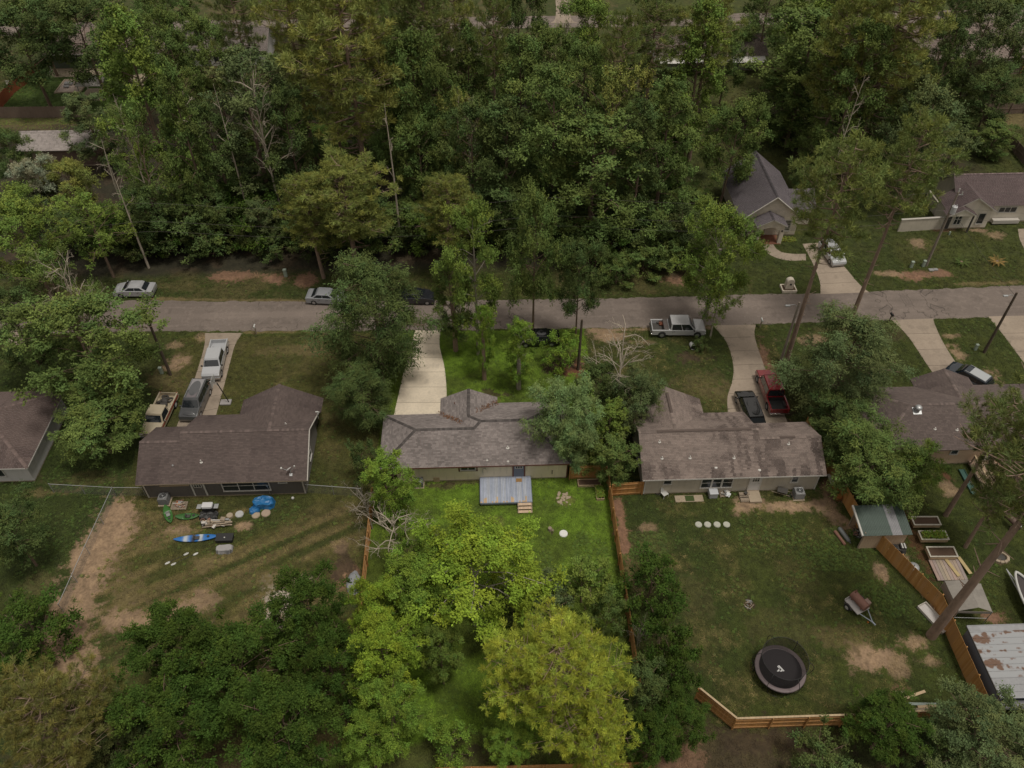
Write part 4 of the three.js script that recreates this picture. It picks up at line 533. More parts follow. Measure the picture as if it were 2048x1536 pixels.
function sedan(label, cat, c, o = {}) {
  const { L = 4.6, W = 1.8, roofY = 1.42, by = 0.9, suv = false } = o, car = thing(suv ? 'sport_utility_vehicle' : 'car', label, cat), P = paint(c, o.rough ?? 0.3), hz = L / 2, r = suv ? 0.36 : 0.32, wf = hz - 0.88, wr = -hz + 0.92;
  const hood = suv ? 1.15 : 1.2, trunk = suv ? 0.05 : 0.55, zb1 = hz - hood + 0.15, zt1 = zb1 - (suv ? 0.7 : 0.85), zb0 = -hz + trunk, zt0 = zb0 + (suv ? 0.35 : 0.75);
  mesh('body', [profileBody([[-hz + 0.12, 0.32], [-hz + 0.08, 0.6], [-hz + 0.1, by - (suv ? 0 : 0.02)], [-hz + 0.25, by + 0.03], [zb1, by + 0.03], [hz - 0.45, by - 0.1], [hz - 0.14, by - 0.22], [hz - 0.08, 0.5], [hz - 0.12, 0.32]], W, [wf, wr], r + 0.07, 0.09)], P, car);
  mesh('cabin', [cabinGeo(zb0, zt0, zt1, zb1, by - 0.03, roofY, W - 0.1, W - 0.42, 0.08), sp(1, 0, roofY - 0.035, (zt0 + zt1) / 2, W / 2 - 0.27, 0.075, (zt1 - zt0) / 2 - 0.02, 22)], P, car); mesh('hood', [sp(1, 0, by - 0.06, hz - 0.68, W / 2 - 0.14, 0.1, 0.5, 20)], P, car); glasshouse(car, zb0, zt0, zt1, zb1, by + 0.02, roofY, W - 0.1, W - 0.42, suv ? [0, 0.3, 0.62, 1] : [0.05, 0.48, 0.95]);
  mesh('bumper', [rb(W - 0.1, 0.24, 0.16, 0, 0.44, hz - 0.1, 0.06), rb(W - 0.1, 0.24, 0.16, 0, 0.46, -hz + 0.1, 0.06)], suv ? M.plasticBlack : P, car); mesh('grille', [rb(W * 0.45, 0.16, 0.06, 0, 0.62, hz - 0.1, 0.03)], M.black, car);
  lights(car, W, hz - 0.14, -hz + 0.09, 0.66, suv ? 0.85 : 0.75); mirrors(car, W, zb1 - 0.25, by + 0.1, P); wheels(car, [wf, wr], W / 2 - 0.11, r, 0.21); doorLines(car, W, [wr + 0.55, 0.05, zb1 - 0.1], 0.42, by);
  mesh('license_plate', [rb(0.32, 0.16, 0.02, 0, 0.72, -hz + 0.06, 0.01)], M.plasticWhite, car); if (o.rack) for (const s of [-1, 1]) mesh('roof_rail', [bar(V(s * (W / 2 - 0.32), roofY + 0.05, zt0 + 0.1), V(s * (W / 2 - 0.32), roofY + 0.05, zt1 - 0.1), 0.025)], M.galv, car);
  mesh('underbody', [bx(W - 0.4, 0.2, L - 0.6, 0, 0.36, 0)], M.black, car); return car;
}
place(pickup('white pickup truck parked on the driveway beside the grey house', [0.44, 0.45, 0.47], { L: 5.6, W: 1.9, roofY: 1.72, splits: [0, 0.36, 1] }), [423, 748], [438, 690]);
{ const c = place(sedan('dark grey sport utility vehicle with roof rails behind the white pickup', 'sport utility', [0.085, 0.087, 0.092], { L: 4.9, W: 1.9, roofY: 1.78, by: 1.02, suv: true, rack: true }), [378, 832], [404, 772]); mesh('sunroof', [rb(0.9, 0.02, 1.0, 0, 1.785, 0.1, 0.01)], std([0.16, 0.14, 0.15], 0.15), c); mesh('roof_panel', [rb(1.2, 0.02, 1.5, 0, 1.782, -1.2, 0.01)], std([0.28, 0.27, 0.28], 0.4), c); }
{ const c = place(pickup('old cream pickup truck with red side stripe and loaded bed', [0.45, 0.38, 0.27], { L: 5.7, W: 1.98, old: true, roofY: 1.72, bedFrac: 0.4, hood: 1.6, splits: [0.1, 1], rough: 0.5, seams: [-0.25, 0.95] }), [303, 862], [334, 798]); for (const s of [-1, 1]) mesh('stripe', [bx(0.012, 0.13, 5.1, s * 0.985, 0.8, -0.1)], M.red, c); }
{ const j = mesh('engine_parts', [sp(0.3, 0, 0.3, 0, 1.3, 0.8, 1), tor(0.28, 0.09, 0.35, 0.2, -0.45, 1.4), tor(0.28, 0.09, -0.3, 0.28, -0.5, 1.2), rb(0.7, 0.35, 0.5, 0.25, 0.2, 0.45, 0.05, 0, 0.4), bar(V(-0.5, 0.1, 0.6), V(0.4, 0.5, -0.3), 0.05), cy(0.16, 0.16, 0.5, -0.35, 0.3, 0.35, 1.1, 0.4)], M.dark); const p = at(330, 806, 0.6); j.position.set(p.x, 0.6, p.z); j.rotation.y = -0.45; tag(j, 'heap of dark tyres and engine parts in the cream pickup bed', 'car parts'); }
{ const c = place(pickup('white crew cab pickup with tool box at the roadside behind a tree', [0.47, 0.47, 0.48], { L: 5.9, W: 2.0, bedFrac: 0.32, roofY: 1.85, splits: [0.02, 0.5, 1], liner: M.dark }), [1403, 655], [1307, 655]); mesh('tool_box', [rb(1.7, 0.35, 0.5, 0, 1.0, -1.35, 0.03)], std([0.1, 0.085, 0.08], 0.5), c); }
{ const p = at(1332, 650, 0.6), r = mulberry(31), l = []; for (let i = 0; i < 22; i++) l.push(rb(0.12 + 0.25 * r(), 0.1 + 0.12 * r(), 0.12 + 0.2 * r(), (r() - 0.5) * 1.0, 0.05 + 0.18 * r(), (r() - 0.5) * 1.1, 0.02, r(), r() * 3, r())); const j = mesh('cargo', l, std([0.26, 0.09, 0.05], 0.8, { map: T_conc })); j.position.set(p.x - 0.2, 0.62, p.z); tag(j, 'reddish jumble of bricks and boxes in the roadside pickup bed', 'cargo'); }
place(sedan('glossy black wagon on the curving driveway next to the red pickup', 'car', [0.008, 0.008, 0.009], { L: 4.75, W: 1.86, roofY: 1.58, by: 0.96, suv: true, rough: 0.15 }), [1490, 792], [1509, 842]);
place(pickup('glossy dark red crew cab pickup with black bed on the driveway', [0.2, 0.008, 0.012], { L: 5.9, W: 2.0, roofY: 1.9, bedFrac: 0.31, splits: [0.02, 0.48, 1], liner: M.plasticBlack, rough: 0.2 }), [1533, 752], [1556, 815]);
{ const c = place(sedan('dark blue sport utility vehicle with sky reflection painted on its roof beside the tan house', 'sport utility', [0.012, 0.02, 0.032], { L: 4.5, W: 1.85, roofY: 1.7, by: 1.0, suv: true, rough: 0.2, rack: true }), [1914, 742], [1960, 768]); mesh('roof_panel', [rb(1.15, 0.03, 1.7, 0, 1.745, -0.85, 0.012)], std([0.4, 0.42, 0.44], 0.3), c); }  // pale roof panel paints the white sky mirrored in a dark roof
place(sedan('silver sedan parked on the verge by the big leafy tree', 'car', [0.38, 0.385, 0.4], {}), [238, 578], [300, 578]);
place(sedan('grey sedan on the far verge half hidden by the dark feathery tree', 'car', [0.28, 0.29, 0.31], {}), [684, 594], [624, 591]);
place(sedan('black sedan on the far verge behind the dark feathery tree', 'car', [0.02, 0.022, 0.028], {}), [860, 592], [800, 592]);
place(sedan('black sedan with pale roof reflections in front of the bright lawn', 'car', [0.01, 0.011, 0.013], { rough: 0.12 }), [1045, 676], [1108, 674]);
place(sedan('white hatchback on the drive of the pale stone house', 'car', [0.45, 0.46, 0.48], { L: 4.3, W: 1.78, roofY: 1.5, suv: true }), [1678, 523], [1652, 488]);
// ---------------------------------------------------------------- poles, wires, post boxes
function utilityPole(label, base, h, o = {}) {
  const t = thing('utility_pole', label, 'utility pole', base); mesh('pole', [cy(0.11, 0.17, h + 0.4, 0, h / 2 - 0.2, 0, 0, 0, 0, 12)], o.m ?? M.pole, t);
  if (o.transformer) { mesh('transformer', [cy(0.3, 0.3, 0.9, 0.05, h - 2.0, 0.45, 0, 0, 0, 16), cy(0.05, 0.05, 0.25, -0.1, h - 1.45, 0.45), cy(0.05, 0.05, 0.25, 0.2, h - 1.45, 0.45)], std([0.5, 0.51, 0.52], 0.5), t); mesh('insulator', [cy(0.06, 0.08, 0.4, 0, h + 0.3, 0), cy(0.05, 0.06, 0.3, 0.5, h - 0.1, 0)], M.plasticWhite, t); mesh('bracket', [bx(0.8, 0.08, 0.08, 0.25, h - 0.3, 0)], M.galv, t); }
  if (o.light) { mesh('lamp_arm', [tube([V(0, h - 0.6, 0), V(-0.5, h - 0.2, 0.1), V(-1.0, h - 0.15, 0.2)], 0.03)], M.galv, t); mesh('lamp_head', [rb(0.5, 0.14, 0.24, -1.2, h - 0.18, 0.24, 0.05)], M.galv, t); }
  return t;
}
const pTrans = at(1852, 532), hT = 10.2;
utilityPole('utility pole with grey transformer in front of the gabled house', pTrans, hT, { m: M.greyPole, transformer: true });
utilityPole('dark utility pole beside the big leafy tree', at(341, 750), 8.8);
utilityPole('short dark pole standing in the leaf litter of the bright front lawn', at(1156, 739), 6.9);
utilityPole('slim grey street light pole beside the tall pine trunk', at(1559, 731), 8.6, { m: M.greyPole, light: true });
utilityPole('slim black light pole on the lawn between two driveways', at(1968, 705), 8.2, { light: true });
{ // lines along the far side of the road
  const zx = (x) => lerp(-79.6, pTrans.z, (x + 110) / (pTrans.x + 110));
  for (const [dy, dz, k] of [[0.35, 0, 'uppermost'], [-1.9, 0.2, 'middle'], [-3.2, 0.25, 'lowest']]) { const pts = []; for (let i = 0; i <= 40; i++) { const x = lerp(-110, 110, i / 40), s = ((x - pTrans.x) % 45 + 45) % 45 / 45; pts.push(V(x, hT + dy - 1.4 * 4 * s * (1 - s), zx(x) + dz)); } tag(mesh('power_line', [tube(pts, 0.011, 160, 5)], std([0.12, 0.11, 0.1], 0.7)), k + ' power line strung along the far side of the road', 'power line'); }
  const a = at(1968, 705), pts = []; for (let i = 0; i <= 12; i++) { const s = i / 12; pts.push(V(lerp(pTrans.x, a.x, s), lerp(hT - 2, 7.8, s) - 0.8 * 4 * s * (1 - s) * 0.4, lerp(pTrans.z, a.z, s))); } tag(mesh('power_line', [tube(pts, 0.014, 40, 5)], M.dark), 'thin service line crossing the road to the black pole', 'power line');
}
function mailbox(label, u, v, m, turn = 0) { const t = thing('mailbox', label, 'mailbox', at(u, v), turn); mesh('post', [bx(0.1, 1.05, 0.1, 0, 0.5, 0), bx(0.08, 0.08, 0.5, 0, 0.98, 0.05)], m, t); const b = new THREE.Shape(); b.moveTo(-0.1, 0); b.lineTo(0.1, 0); b.lineTo(0.1, 0.13); b.absarc(0, 0.13, 0.1, 0, Math.PI, false); mesh('box', [new THREE.ExtrudeGeometry(b, { depth: 0.5, bevelEnabled: false }).translate(0, 1.02, -0.25)], m === M.pole ? M.black : M.plasticWhite, t); mesh('flag', [bx(0.02, 0.16, 0.05, 0.12, 1.2, 0)], M.red, t); }
mailbox('roadside mailbox on a thin post across from the far verge near the grey house', 513, 668, M.oldWood); mailbox('dark mailbox at the corner of the bright driveway', 893, 668, M.pole); mailbox('white mailbox on dark post beside the curving driveway', 1520, 655, M.oldWood); mailbox('dark leaning mailbox beside the tan house driveway', 1778, 644, M.pole, 0.2);
{ const t = thing('brick_mailbox', 'arched pale stone mailbox pillar on the roadside lawn', 'mailbox', at(1576, 579)); const s = new THREE.Shape(); s.moveTo(-0.42, 0.3); s.lineTo(0.42, 0.3); s.lineTo(0.42, 1.25); s.absellipse(0, 1.25, 0.42, 0.35, 0, Math.PI, false); mesh('pillar', [new THREE.ExtrudeGeometry(s, { depth: 0.55, bevelEnabled: true, bevelSize: 0.03, bevelThickness: 0.03 }).translate(0, 0, -0.3)], S.limestone, t); mesh('planter', [bx(1.7, 0.32, 0.12, 0, 0.16, 0.6), bx(1.7, 0.32, 0.12, 0, 0.16, -0.6), bx(0.12, 0.32, 1.1, -0.79, 0.16, 0), bx(0.12, 0.32, 1.1, 0.79, 0.16, 0)], S.limestone, t); mesh('mail_slot', [rb(0.26, 0.26, 0.04, 0.05, 0.95, 0.29, 0.02)], M.black, t); mesh('soil', [bx(1.5, 0.2, 1.1, 0, 0.15, 0)], M.soil, t); }
const pedG = join([rb(0.3, 0.75, 0.26, 0, 0.37, 0, 0.04), rb(0.34, 0.14, 0.3, 0, 0.76, 0, 0.05)]), pedM = std([0.3, 0.36, 0.3], 0.6);
for (const [u, v, l, s] of [[572, 553, 'pale green cabinet standing between the orange clay patches', 1.3], [1822, 535, 'pale green utility pedestal nearest the pine crowns', 1.1], [1846, 533, 'pale green utility pedestal touching the transformer pole', 1.1], [1950, 700, 'pale utility pedestal beside the black pole', 1], [324, 747, 'white utility pedestal beside the dark pole', 1.1], [1898, 470, 'small white pedestal near the clay strip of the gabled house', 0.6]]) { const m = mesh('utility_pedestal', pedG, pedM); m.position.copy(at(u, v)); m.scale.setScalar(s); tag(m, l, 'utility box'); }
tag(mesh('valve_cover', [rb(0.6, 0.18, 0.45, 0, 0.09, 0, 0.04), rb(0.5, 0.14, 0.4, 0.6, 0.07, -0.1, 0.04)], M.grey), 'pair of grey utility covers in the clay by the transformer pole', 'cover').position.copy(at(1862, 541));
{ const t = thing('basketball_hoop', 'portable basketball hoop with grey base on the lawn', 'basketball hoop', at(452, 806), 0); mesh('base', [rb(1.1, 0.2, 0.75, 0, 0.1, 0, 0.06)], std([0.3, 0.28, 0.28], 0.6), t); mesh('pole', [bar(V(0.35, 0.15, 0.05), V(-0.15, 3.0, 0.1), 0.05)], M.black, t); mesh('backboard', [rb(0.05, 0.85, 1.25, -0.5, 3.25, 0.1, 0.02)], new THREE.MeshPhysicalMaterial({ color: col(0.7), roughness: 0.2, transparent: true, opacity: 0.45 }), t); mesh('rim', [tor(0.23, 0.015, -0.8, 2.95, 0.1)], M.rustM, t); mesh('arm', [bar(V(-0.15, 2.9, 0.1), V(-0.5, 3.3, 0.1), 0.03), bar(V(-0.1, 2.6, 0.1), V(-0.5, 3.0, 0.1), 0.03)], M.galv, t); }
// ---------------------------------------------------------------- things of the grey house's yard
function acUnit(label, p, s, m) { const t = thing('air_conditioner', label, 'air conditioner', p); mesh('cabinet', [rb(0.8 * s, 0.8 * s, 0.8 * s, 0, 0.46 * s, 0, 0.06)], m, t); const lou = []; for (let i = 0; i < 9; i++) lou.push(bx(0.82 * s, 0.025, 0.82 * s, 0, (0.16 + i * 0.075) * s, 0)); mesh('louvre', lou, m, t); mesh('fan_guard', [tor(0.3 * s, 0.02, 0, 0.87 * s, 0), tor(0.2 * s, 0.012, 0, 0.87 * s, 0), cy(0.09 * s, 0.09 * s, 0.05, 0, 0.87 * s, 0)], M.galv, t); mesh('fan_opening', [cy(0.3 * s, 0.3 * s, 0.02, 0, 0.86 * s, 0, 0, 0, 0, 24)], M.black, t); mesh('pad', [bx(1.0 * s, 0.07, 1.0 * s, 0, 0.035, 0)], M.stone, t); return t; }
acUnit('grey air conditioner at the corner of the grey house', at(331, 1004), 1.05, std([0.16, 0.16, 0.16], 0.6)); acUnit('dark air conditioner against the cream wall', at(839, 970), 0.9, std([0.12, 0.13, 0.12], 0.6)); acUnit('grey air conditioner on a white pad behind the beige house', at(1595, 993), 1.05, std([0.22, 0.22, 0.22], 0.6));
function kayak(label, A, Bp, w, c, o = {}) { // long hull with pointed ends, cockpit recess and seat
  const a = at(...A, 0.15), b = at(...Bp, 0.15), L = a.distanceTo(b), t = thing('kayak', label, 'kayak', V((a.x + b.x) / 2, 0, (a.z + b.z) / 2), Math.atan2(b.x - a.x, b.z - a.z)), n = 24, m = 12, pos = [], cc = [], idx = [];
  for (let i = 0; i <= n; i++) { const s = i / n * 2 - 1, q = Math.pow(1 - Math.pow(Math.abs(s), 2.2), 0.75), hw = w / 2 * q + 0.01, rise = 0.1 * s * s; for (let j = 0; j <= m; j++) { const an = j / m * Math.PI * 2, sx = Math.cos(an), sy = Math.sin(an); const inC = sy > 0.3 && Math.abs(s - 0.05) < 0.22 && Math.abs(sx) < 0.75; pos.push(sx * hw, 0.17 + rise + (sy > 0 ? 0.1 : 0.16) * sy * (0.4 + 0.6 * q) - (inC ? 0.14 : 0), s * L / 2); const k = o.tone ? o.tone(s) : c; cc.push(...k); } }
  for (let i = 0; i < n; i++) for (let j = 0; j < m; j++) { const p = i * (m + 1) + j; idx.push(p, p + 1, p + m + 1, p + 1, p + m + 2, p + m + 1); }
  const g = new THREE.BufferGeometry(); g.setAttribute('position', new THREE.Float32BufferAttribute(pos, 3)); g.setAttribute('color', new THREE.Float32BufferAttribute(cc, 3)); g.setIndex(idx); g.computeVertexNormals(); mesh('hull', g, new THREE.MeshStandardMaterial({ vertexColors: true, roughness: 0.4, side: THREE.DoubleSide }), t);
  mesh('seat', [rb(w * 0.45, 0.06, 0.4, 0, 0.2, 0.05 * L / 2, 0.03), rb(w * 0.45, 0.25, 0.06, 0, 0.3, -0.08 * L / 2, 0.03, -0.3)], o.seat ?? M.dark, t); mesh('hatch', [cy(0.12, 0.12, 0.03, 0, 0.31, 0.55 * L / 2)], M.plasticBlack, t); mesh('grab_handle', [tor(0.05, 0.012, 0, 0.36, L / 2 - 0.15, 0)], M.plasticBlack, t); return t;
}
kayak('green kayak lying end on toward the house by the air conditioner', [330, 1011], [342, 1047], 0.72, [0.045, 0.14, 0.03], { seat: M.grey }); kayak('green kayak lying crosswise beside the black grill cover', [350, 1034], [399, 1032], 0.7, [0.04, 0.12, 0.03]);
kayak('blue and white kayak on the dry grass', [347, 1080], [437, 1073], 0.72, [0.03, 0.2, 0.5], { tone: (s) => { const w = Math.max(sm(0.16, 0.05, Math.abs(s + 0.45)), sm(0.14, 0.05, Math.abs(s - 0.22))), d = sm(0.12, 0.05, Math.abs(s + 0.1)); return [lerp(lerp(0.02, 0.42, w), 0.04, d), lerp(lerp(0.14, 0.46, w), 0.04, d), lerp(lerp(0.42, 0.5, w), 0.05, d)]; } });
function oddments(name, label, cat, p, w, d, hgt, n, mats, seed, pallet = true) { // a heap of boards, pipes and boxes on a pallet
  const t = thing(name, label, cat, p), r = mulberry(seed); if (pallet) for (let i = 0; i < 7; i++) mesh('slat', [bx(w, 0.03, d / 9, 0, 0.14, -d / 2 + (i + 0.5) * d / 7)], M.oldWood, t); if (pallet) for (const s of [-1, 0, 1]) mesh('runner', [bx(0.08, 0.12, d, s * (w / 2 - 0.05), 0.06, 0)], M.oldWood, t);
  for (let i = 0; i < n; i++) { const k = r(), x = (r() - 0.5) * w * 0.8, z = (r() - 0.5) * d * 0.7, y = 0.2 + r() * hgt; const g = k < 0.4 ? rb(0.15 + r() * 0.4, 0.08 + 0.2 * r(), 0.12 + r() * 0.3, x, y, z, 0.02, r() * 0.4, r() * 3, r() * 0.4) : k < 0.75 ? bar(V(x, y, z), V(x + (r() - 0.2) * w * 0.6, y + (r() - 0.5) * 0.2, z + (r() - 0.5) * 0.3), 0.025 + 0.03 * r()) : tor(0.12 + r() * 0.1, 0.03, x, y, z, 1.2 + r() * 0.5); mesh(k < 0.4 ? 'box' : k < 0.75 ? 'pipe' : 'hoop', [g], mats[Math.floor(r() * mats.length)], t); }
  return t;
}
const junkM = [M.trim, M.oldWood, M.rustM, M.grey, M.stone, M.dark];
oddments('junk_pallet', 'pallet of pale odds and ends with a yellow pail near the grey house', 'junk', at(359, 1013), 1.4, 0.9, 0.35, 16, [...junkM, M.amber], 11); { const t = oddments('scrap_pile', 'long pile of weathered boards and pipes behind the green kayak', 'scrap', at(434, 1051), 3.1, 0.9, 0.4, 20, junkM, 12, false); const r = mulberry(3); for (let i = 0; i < 12; i++) mesh('board', [rb(1.2 + r() * 1.3, 0.05, 0.1, (r() - 0.3) * 0.9, 0.08 + i * 0.035, (r() - 0.5) * 0.6, 0.01, 0, (r() - 0.5) * 0.3)], [M.oldWood, M.trim, M.stone][i % 3], t); }
{ const t = thing('barbecue_grill', 'black barbecue grill with pale lid in the kayak yard', 'grill', at(420, 1024)); mesh('cart', [bx(1.0, 0.75, 0.5, 0, 0.45, 0)], M.black, t); mesh('lid', [rb(0.95, 0.3, 0.6, 0, 0.98, 0, 0.1)], std([0.55, 0.55, 0.56], 0.35), t); mesh('side_shelf', [rb(0.4, 0.04, 0.5, -0.75, 0.85, 0, 0.02), rb(0.4, 0.04, 0.5, 0.75, 0.85, 0, 0.02)], M.galv, t); mesh('handle', [bar(V(-0.4, 0.95, 0.33), V(0.4, 0.95, 0.33), 0.02)], M.galv, t); for (const s of [-1, 1]) mesh('wheel', [cy(0.1, 0.1, 0.05, s * 0.45, 0.1, 0.2, 0, 0, Math.PI / 2)], M.rubber, t); }
function crumple(w, h, d, seed, amp) { const g = new THREE.BoxGeometry(w, h, d, 14, 5, 10), p = g.attributes.position; for (let i = 0; i < p.count; i++) { const x = p.getX(i), y = p.getY(i), z = p.getZ(i), e = 1 - 0.25 * Math.pow(Math.abs(2 * x / w), 6) * Math.pow(Math.abs(2 * z / d), 6), lo = (0.5 - y / h); p.setXYZ(i, x * e * (1 + 0.12 * lo) + amp * (fbm(y * 4 + seed, z * 4) - 0.5), y + h / 2 + (y > -h / 2 + 0.01 ? amp * (fbm(x * 3.5 + seed, z * 3.5 + 5) - 0.5) * 1.5 : 0), z * e * (1 + 0.12 * lo) + amp * (fbm(x * 4 + seed + 9, y * 4) - 0.5)); } return toCreasedNormals(g.toNonIndexed(), 0.5); }
tag(mesh('blue_tarp', [crumple(1.7, 0.7, 1.0, 5, 0.25), crumple(0.8, 0.3, 0.7, 8, 0.25).rotateY(0.5).translate(-0.75, 0, 0.6)], M.blue), 'blue tarpaulin draped over a low heap behind the grey house', 'tarpaulin').position.copy(at(529, 1010));
tag(mesh('grill_cover', [crumple(1.5, 0.35, 0.8, 15, 0.3)], M.plasticBlack), 'dark crumpled cover lying in front of the barbecue grill', 'cover').position.copy(at(418, 1034));
{ const t = thing('storage_trunk', 'black flat storage trunk at the stern of the blue kayak', 'trunk', at(451, 1080)); mesh('trunk_body', [rb(1.45, 0.4, 0.75, 0, 0.2, 0, 0.12)], M.plasticBlack, t); mesh('trunk_lid', [rb(1.5, 0.1, 0.8, 0, 0.44, 0, 0.05)], M.black, t); mesh('latch', [rb(0.12, 0.08, 0.1, 0.05, 0.52, 0.1, 0.02)], M.plasticWhite, t); }
{ const t = thing('folded_tarp', 'stack of folded grey sheeting below the black trunk', 'sheeting', at(450, 1100)); for (let i = 0; i < 6; i++) mesh('fold', [crumple(1.25, 0.08, 0.85 - i * 0.05, 20 + i, 0.06).rotateY((i % 2) * 0.05).translate(0, i * 0.06, 0)], i % 2 ? std([0.3, 0.29, 0.29], 0.6) : std([0.13, 0.13, 0.13], 0.6), t); }
for (const [A, Bq, l] of [[[335, 1126], [372, 1108], 'kayak paddle with white blades nearest the sandy path'], [[347, 1128], [391, 1108], 'kayak paddle with white blades next to the blue kayak']]) { const a = at(...A, 0.03), b = at(...Bq, 0.03), t = thing('paddle', l, 'paddle', V((a.x + b.x) / 2, 0.04, (a.z + b.z) / 2), Math.atan2(b.x - a.x, b.z - a.z)), L = a.distanceTo(b); mesh('shaft', [bar(V(0, 0, -L / 2), V(0, 0, L / 2), 0.018)], M.black, t); for (const s of [-1, 1]) mesh('blade', [sp(0.12, 0, 0, s * L / 2, 0.9, 0.15, 2)], M.plasticWhite, t); }
function lid(name, label, u, v, r, m, h = 0.1, group) { const t = thing(name, label, 'cover', at(u, v), 0, group); mesh('rim', [cy(r, r * 1.05, h, 0, h / 2, 0, 0, 0, 0, 24)], m, t); mesh('cap', [cy(r * 0.8, r * 0.85, 0.03, 0, h + 0.012, 0, 0, 0, 0, 24), cy(r * 0.15, r * 0.15, 0.03, 0, h + 0.03, 0, 0, 0, 0, 10)], m, t); return t; }
lid('septic_cover', 'small tan round cover beside the scrap pile', 460, 1033, 0.28, M.stone, 0.2); lid('septic_cover', 'pale grey round cover left of the two tan ones', 479, 1029, 0.36, std([0.42, 0.42, 0.42], 0.8)); lid('septic_cover', 'tan round cover with pink stain below the blue tarp', 512, 1031, 0.36, M.stone); lid('septic_cover', 'large tan round cover below the right end of the blue tarp', 532, 1027, 0.4, std([0.36, 0.28, 0.21], 0.9));
lid('septic_cover', 'single white round cover on the bright lawn', 1127, 1068, 0.36, std([0.72, 0.72, 0.7], 0.5)); ['first', 'second', 'third', 'fourth'].forEach((k, i) => lid('septic_cover', k + ' of four pale round covers in a row, counted from the cedar fence', [1397, 1415, 1434, 1453][i], 1050, 0.3, std([0.42, 0.42, 0.36], 0.8), 0.1));
tag(mesh('ball', [sp(0.14, 0, 0.14, 0)], M.plasticWhite), 'white ball on the grass near the corner of the grey house', 'ball').position.copy(at(586, 998));
{ let y = 3.6, p; for (let i = 0; i < 12; i++) { p = at(582, 950, y); y = 2.6 + 0.538 * (-45.95 - p.z); } const t = thing('satellite_dish', 'white satellite dish on the near slope of the grey house roof', 'satellite dish', V(p.x, y, p.z)); mesh('mast', [bar(V(0, -0.05, 0), V(0, 0.55, -0.1), 0.03), bx(0.25, 0.03, 0.25, 0, 0.05, 0, 0.5)], M.galv, t); mesh('reflector', [new THREE.SphereGeometry(0.55, 16, 6, 0, Math.PI * 2, 0, 0.55).translate(0, -0.5, 0).rotateX(-0.5).rotateZ(0.75).translate(-0.1, 0.75, -0.1)], std([0.5, 0.5, 0.5], 0.5, { side: THREE.DoubleSide }), t); mesh('arm', [bar(V(-0.1, 0.6, 0), V(-0.65, 0.95, 0), 0.02), bar(V(0.1, 0.6, 0), V(0.45, 1.0, -0.1), 0.02)], M.galv, t); mesh('receiver', [rb(0.14, 0.12, 0.2, -0.68, 0.98, 0, 0.03), rb(0.12, 0.2, 0.12, 0.47, 1.05, -0.1, 0.03)], M.plasticWhite, t); }
tag(mesh('weather_mast', [bar(V(0, -0.3, 0), V(0, 0.7, 0), 0.02), rb(0.3, 0.08, 0.12, 0, 0.65, 0, 0.03), rb(0.12, 0.2, 0.12, 0.05, 0.4, 0, 0.03)], M.plasticWhite), 'small white aerial at the gable rake of the grey house', 'aerial').position.copy(at(636, 833, 3.1));
tag(mesh('grey_rock', [(() => { const g = new THREE.IcosahedronGeometry(0.9, 3), p = g.attributes.position; for (let i = 0; i < p.count; i++) { const x = p.getX(i), y = p.getY(i), z = p.getZ(i), f = 0.6 + 0.8 * fbm(x * 1.5 + 8, z * 1.5 + y * 2, 3); p.setXYZ(i, x * f * 0.75, Math.max(0, y * f * 0.5 + 0.15), z * f * 1.3); } g.computeVertexNormals(); return g; })()], std([0.23, 0.24, 0.26], 0.7)), 'crumpled grey sheet lying by the lawn boundary under dark trees', 'sheet').position.copy(at(707, 1168));
// ---------------------------------------------------------------- things of the bright lawn
{ // deck
  const t = thing('deck', 'blue grey painted wooden deck with worn boards behind the cream house', 'deck'), a = at(961, 1006, 0.5), b = at(1064, 1005, 0.5), zw = -47.43, n = 32, r = mulberry(51);
  const mk = (c) => std(c, 0.75, { map: T_wood }), mats = [mk([0.36, 0.4, 0.5]), mk([0.4, 0.44, 0.54]), mk([0.33, 0.37, 0.47]), mk([0.42, 0.45, 0.52])], worn = mk([0.55, 0.4, 0.25]), w = (b.x - a.x) / n;
  for (let i = 0; i < n; i++) { const x = a.x + (i + 0.5) * w, L = a.z - zw, wearAt = [2, 3, 10, 19, 20, 28].includes(i) ? 0.25 + 0.3 * r() : r() < 0.2 ? 0.1 : 0; mesh('deck_board', [bx(w - 0.012, 0.03, L - wearAt * L * 0.5, x, 0.485, zw + (L - wearAt * L * 0.5) / 2)], mats[Math.floor(r() * 4)], t); if (wearAt) mesh('worn_board_end', [bx(w - 0.012, 0.03, wearAt * L * 0.5 - 0.004, x, 0.485, a.z - wearAt * L * 0.25)], worn, t); }
  mesh('rim_joist', [bx(b.x - a.x, 0.2, 0.05, (a.x + b.x) / 2, 0.37, a.z + 0.028), bx(0.05, 0.2, a.z - zw, a.x - 0.028, 0.37, (a.z + zw) / 2), bx(0.05, 0.2, a.z - zw, b.x + 0.028, 0.37, (a.z + zw) / 2)], mk([0.2, 0.23, 0.28]), t);
  for (const x of [a.x + 0.1, (a.x + b.x) / 2, b.x - 0.1]) mesh('post', [bx(0.1, 0.46, 0.1, x, 0.23, a.z - 0.1)], M.oldWood, t);
  const sx = at(1050, 1016, 0.3).x; for (let i = 0; i < 3; i++) mesh('step_tread', [bx(1.3, 0.04, 0.28, sx, 0.4 - i * 0.14, a.z + 0.2 + i * 0.3)], std([0.62, 0.46, 0.32], 0.8, { map: T_wood }), t); mesh('stringer', [bx(0.05, 0.3, 0.9, sx - 0.6, 0.2, a.z + 0.45, 0.44), bx(0.05, 0.3, 0.9, sx + 0.6, 0.2, a.z + 0.45, 0.44)], M.oldWood, t);
  mesh('door_mat', [bx(0.55, 0.02, 0.4, 2.28, 0.512, -46.95)], std([0.3, 0.17, 0.06], 0.95), t);
}
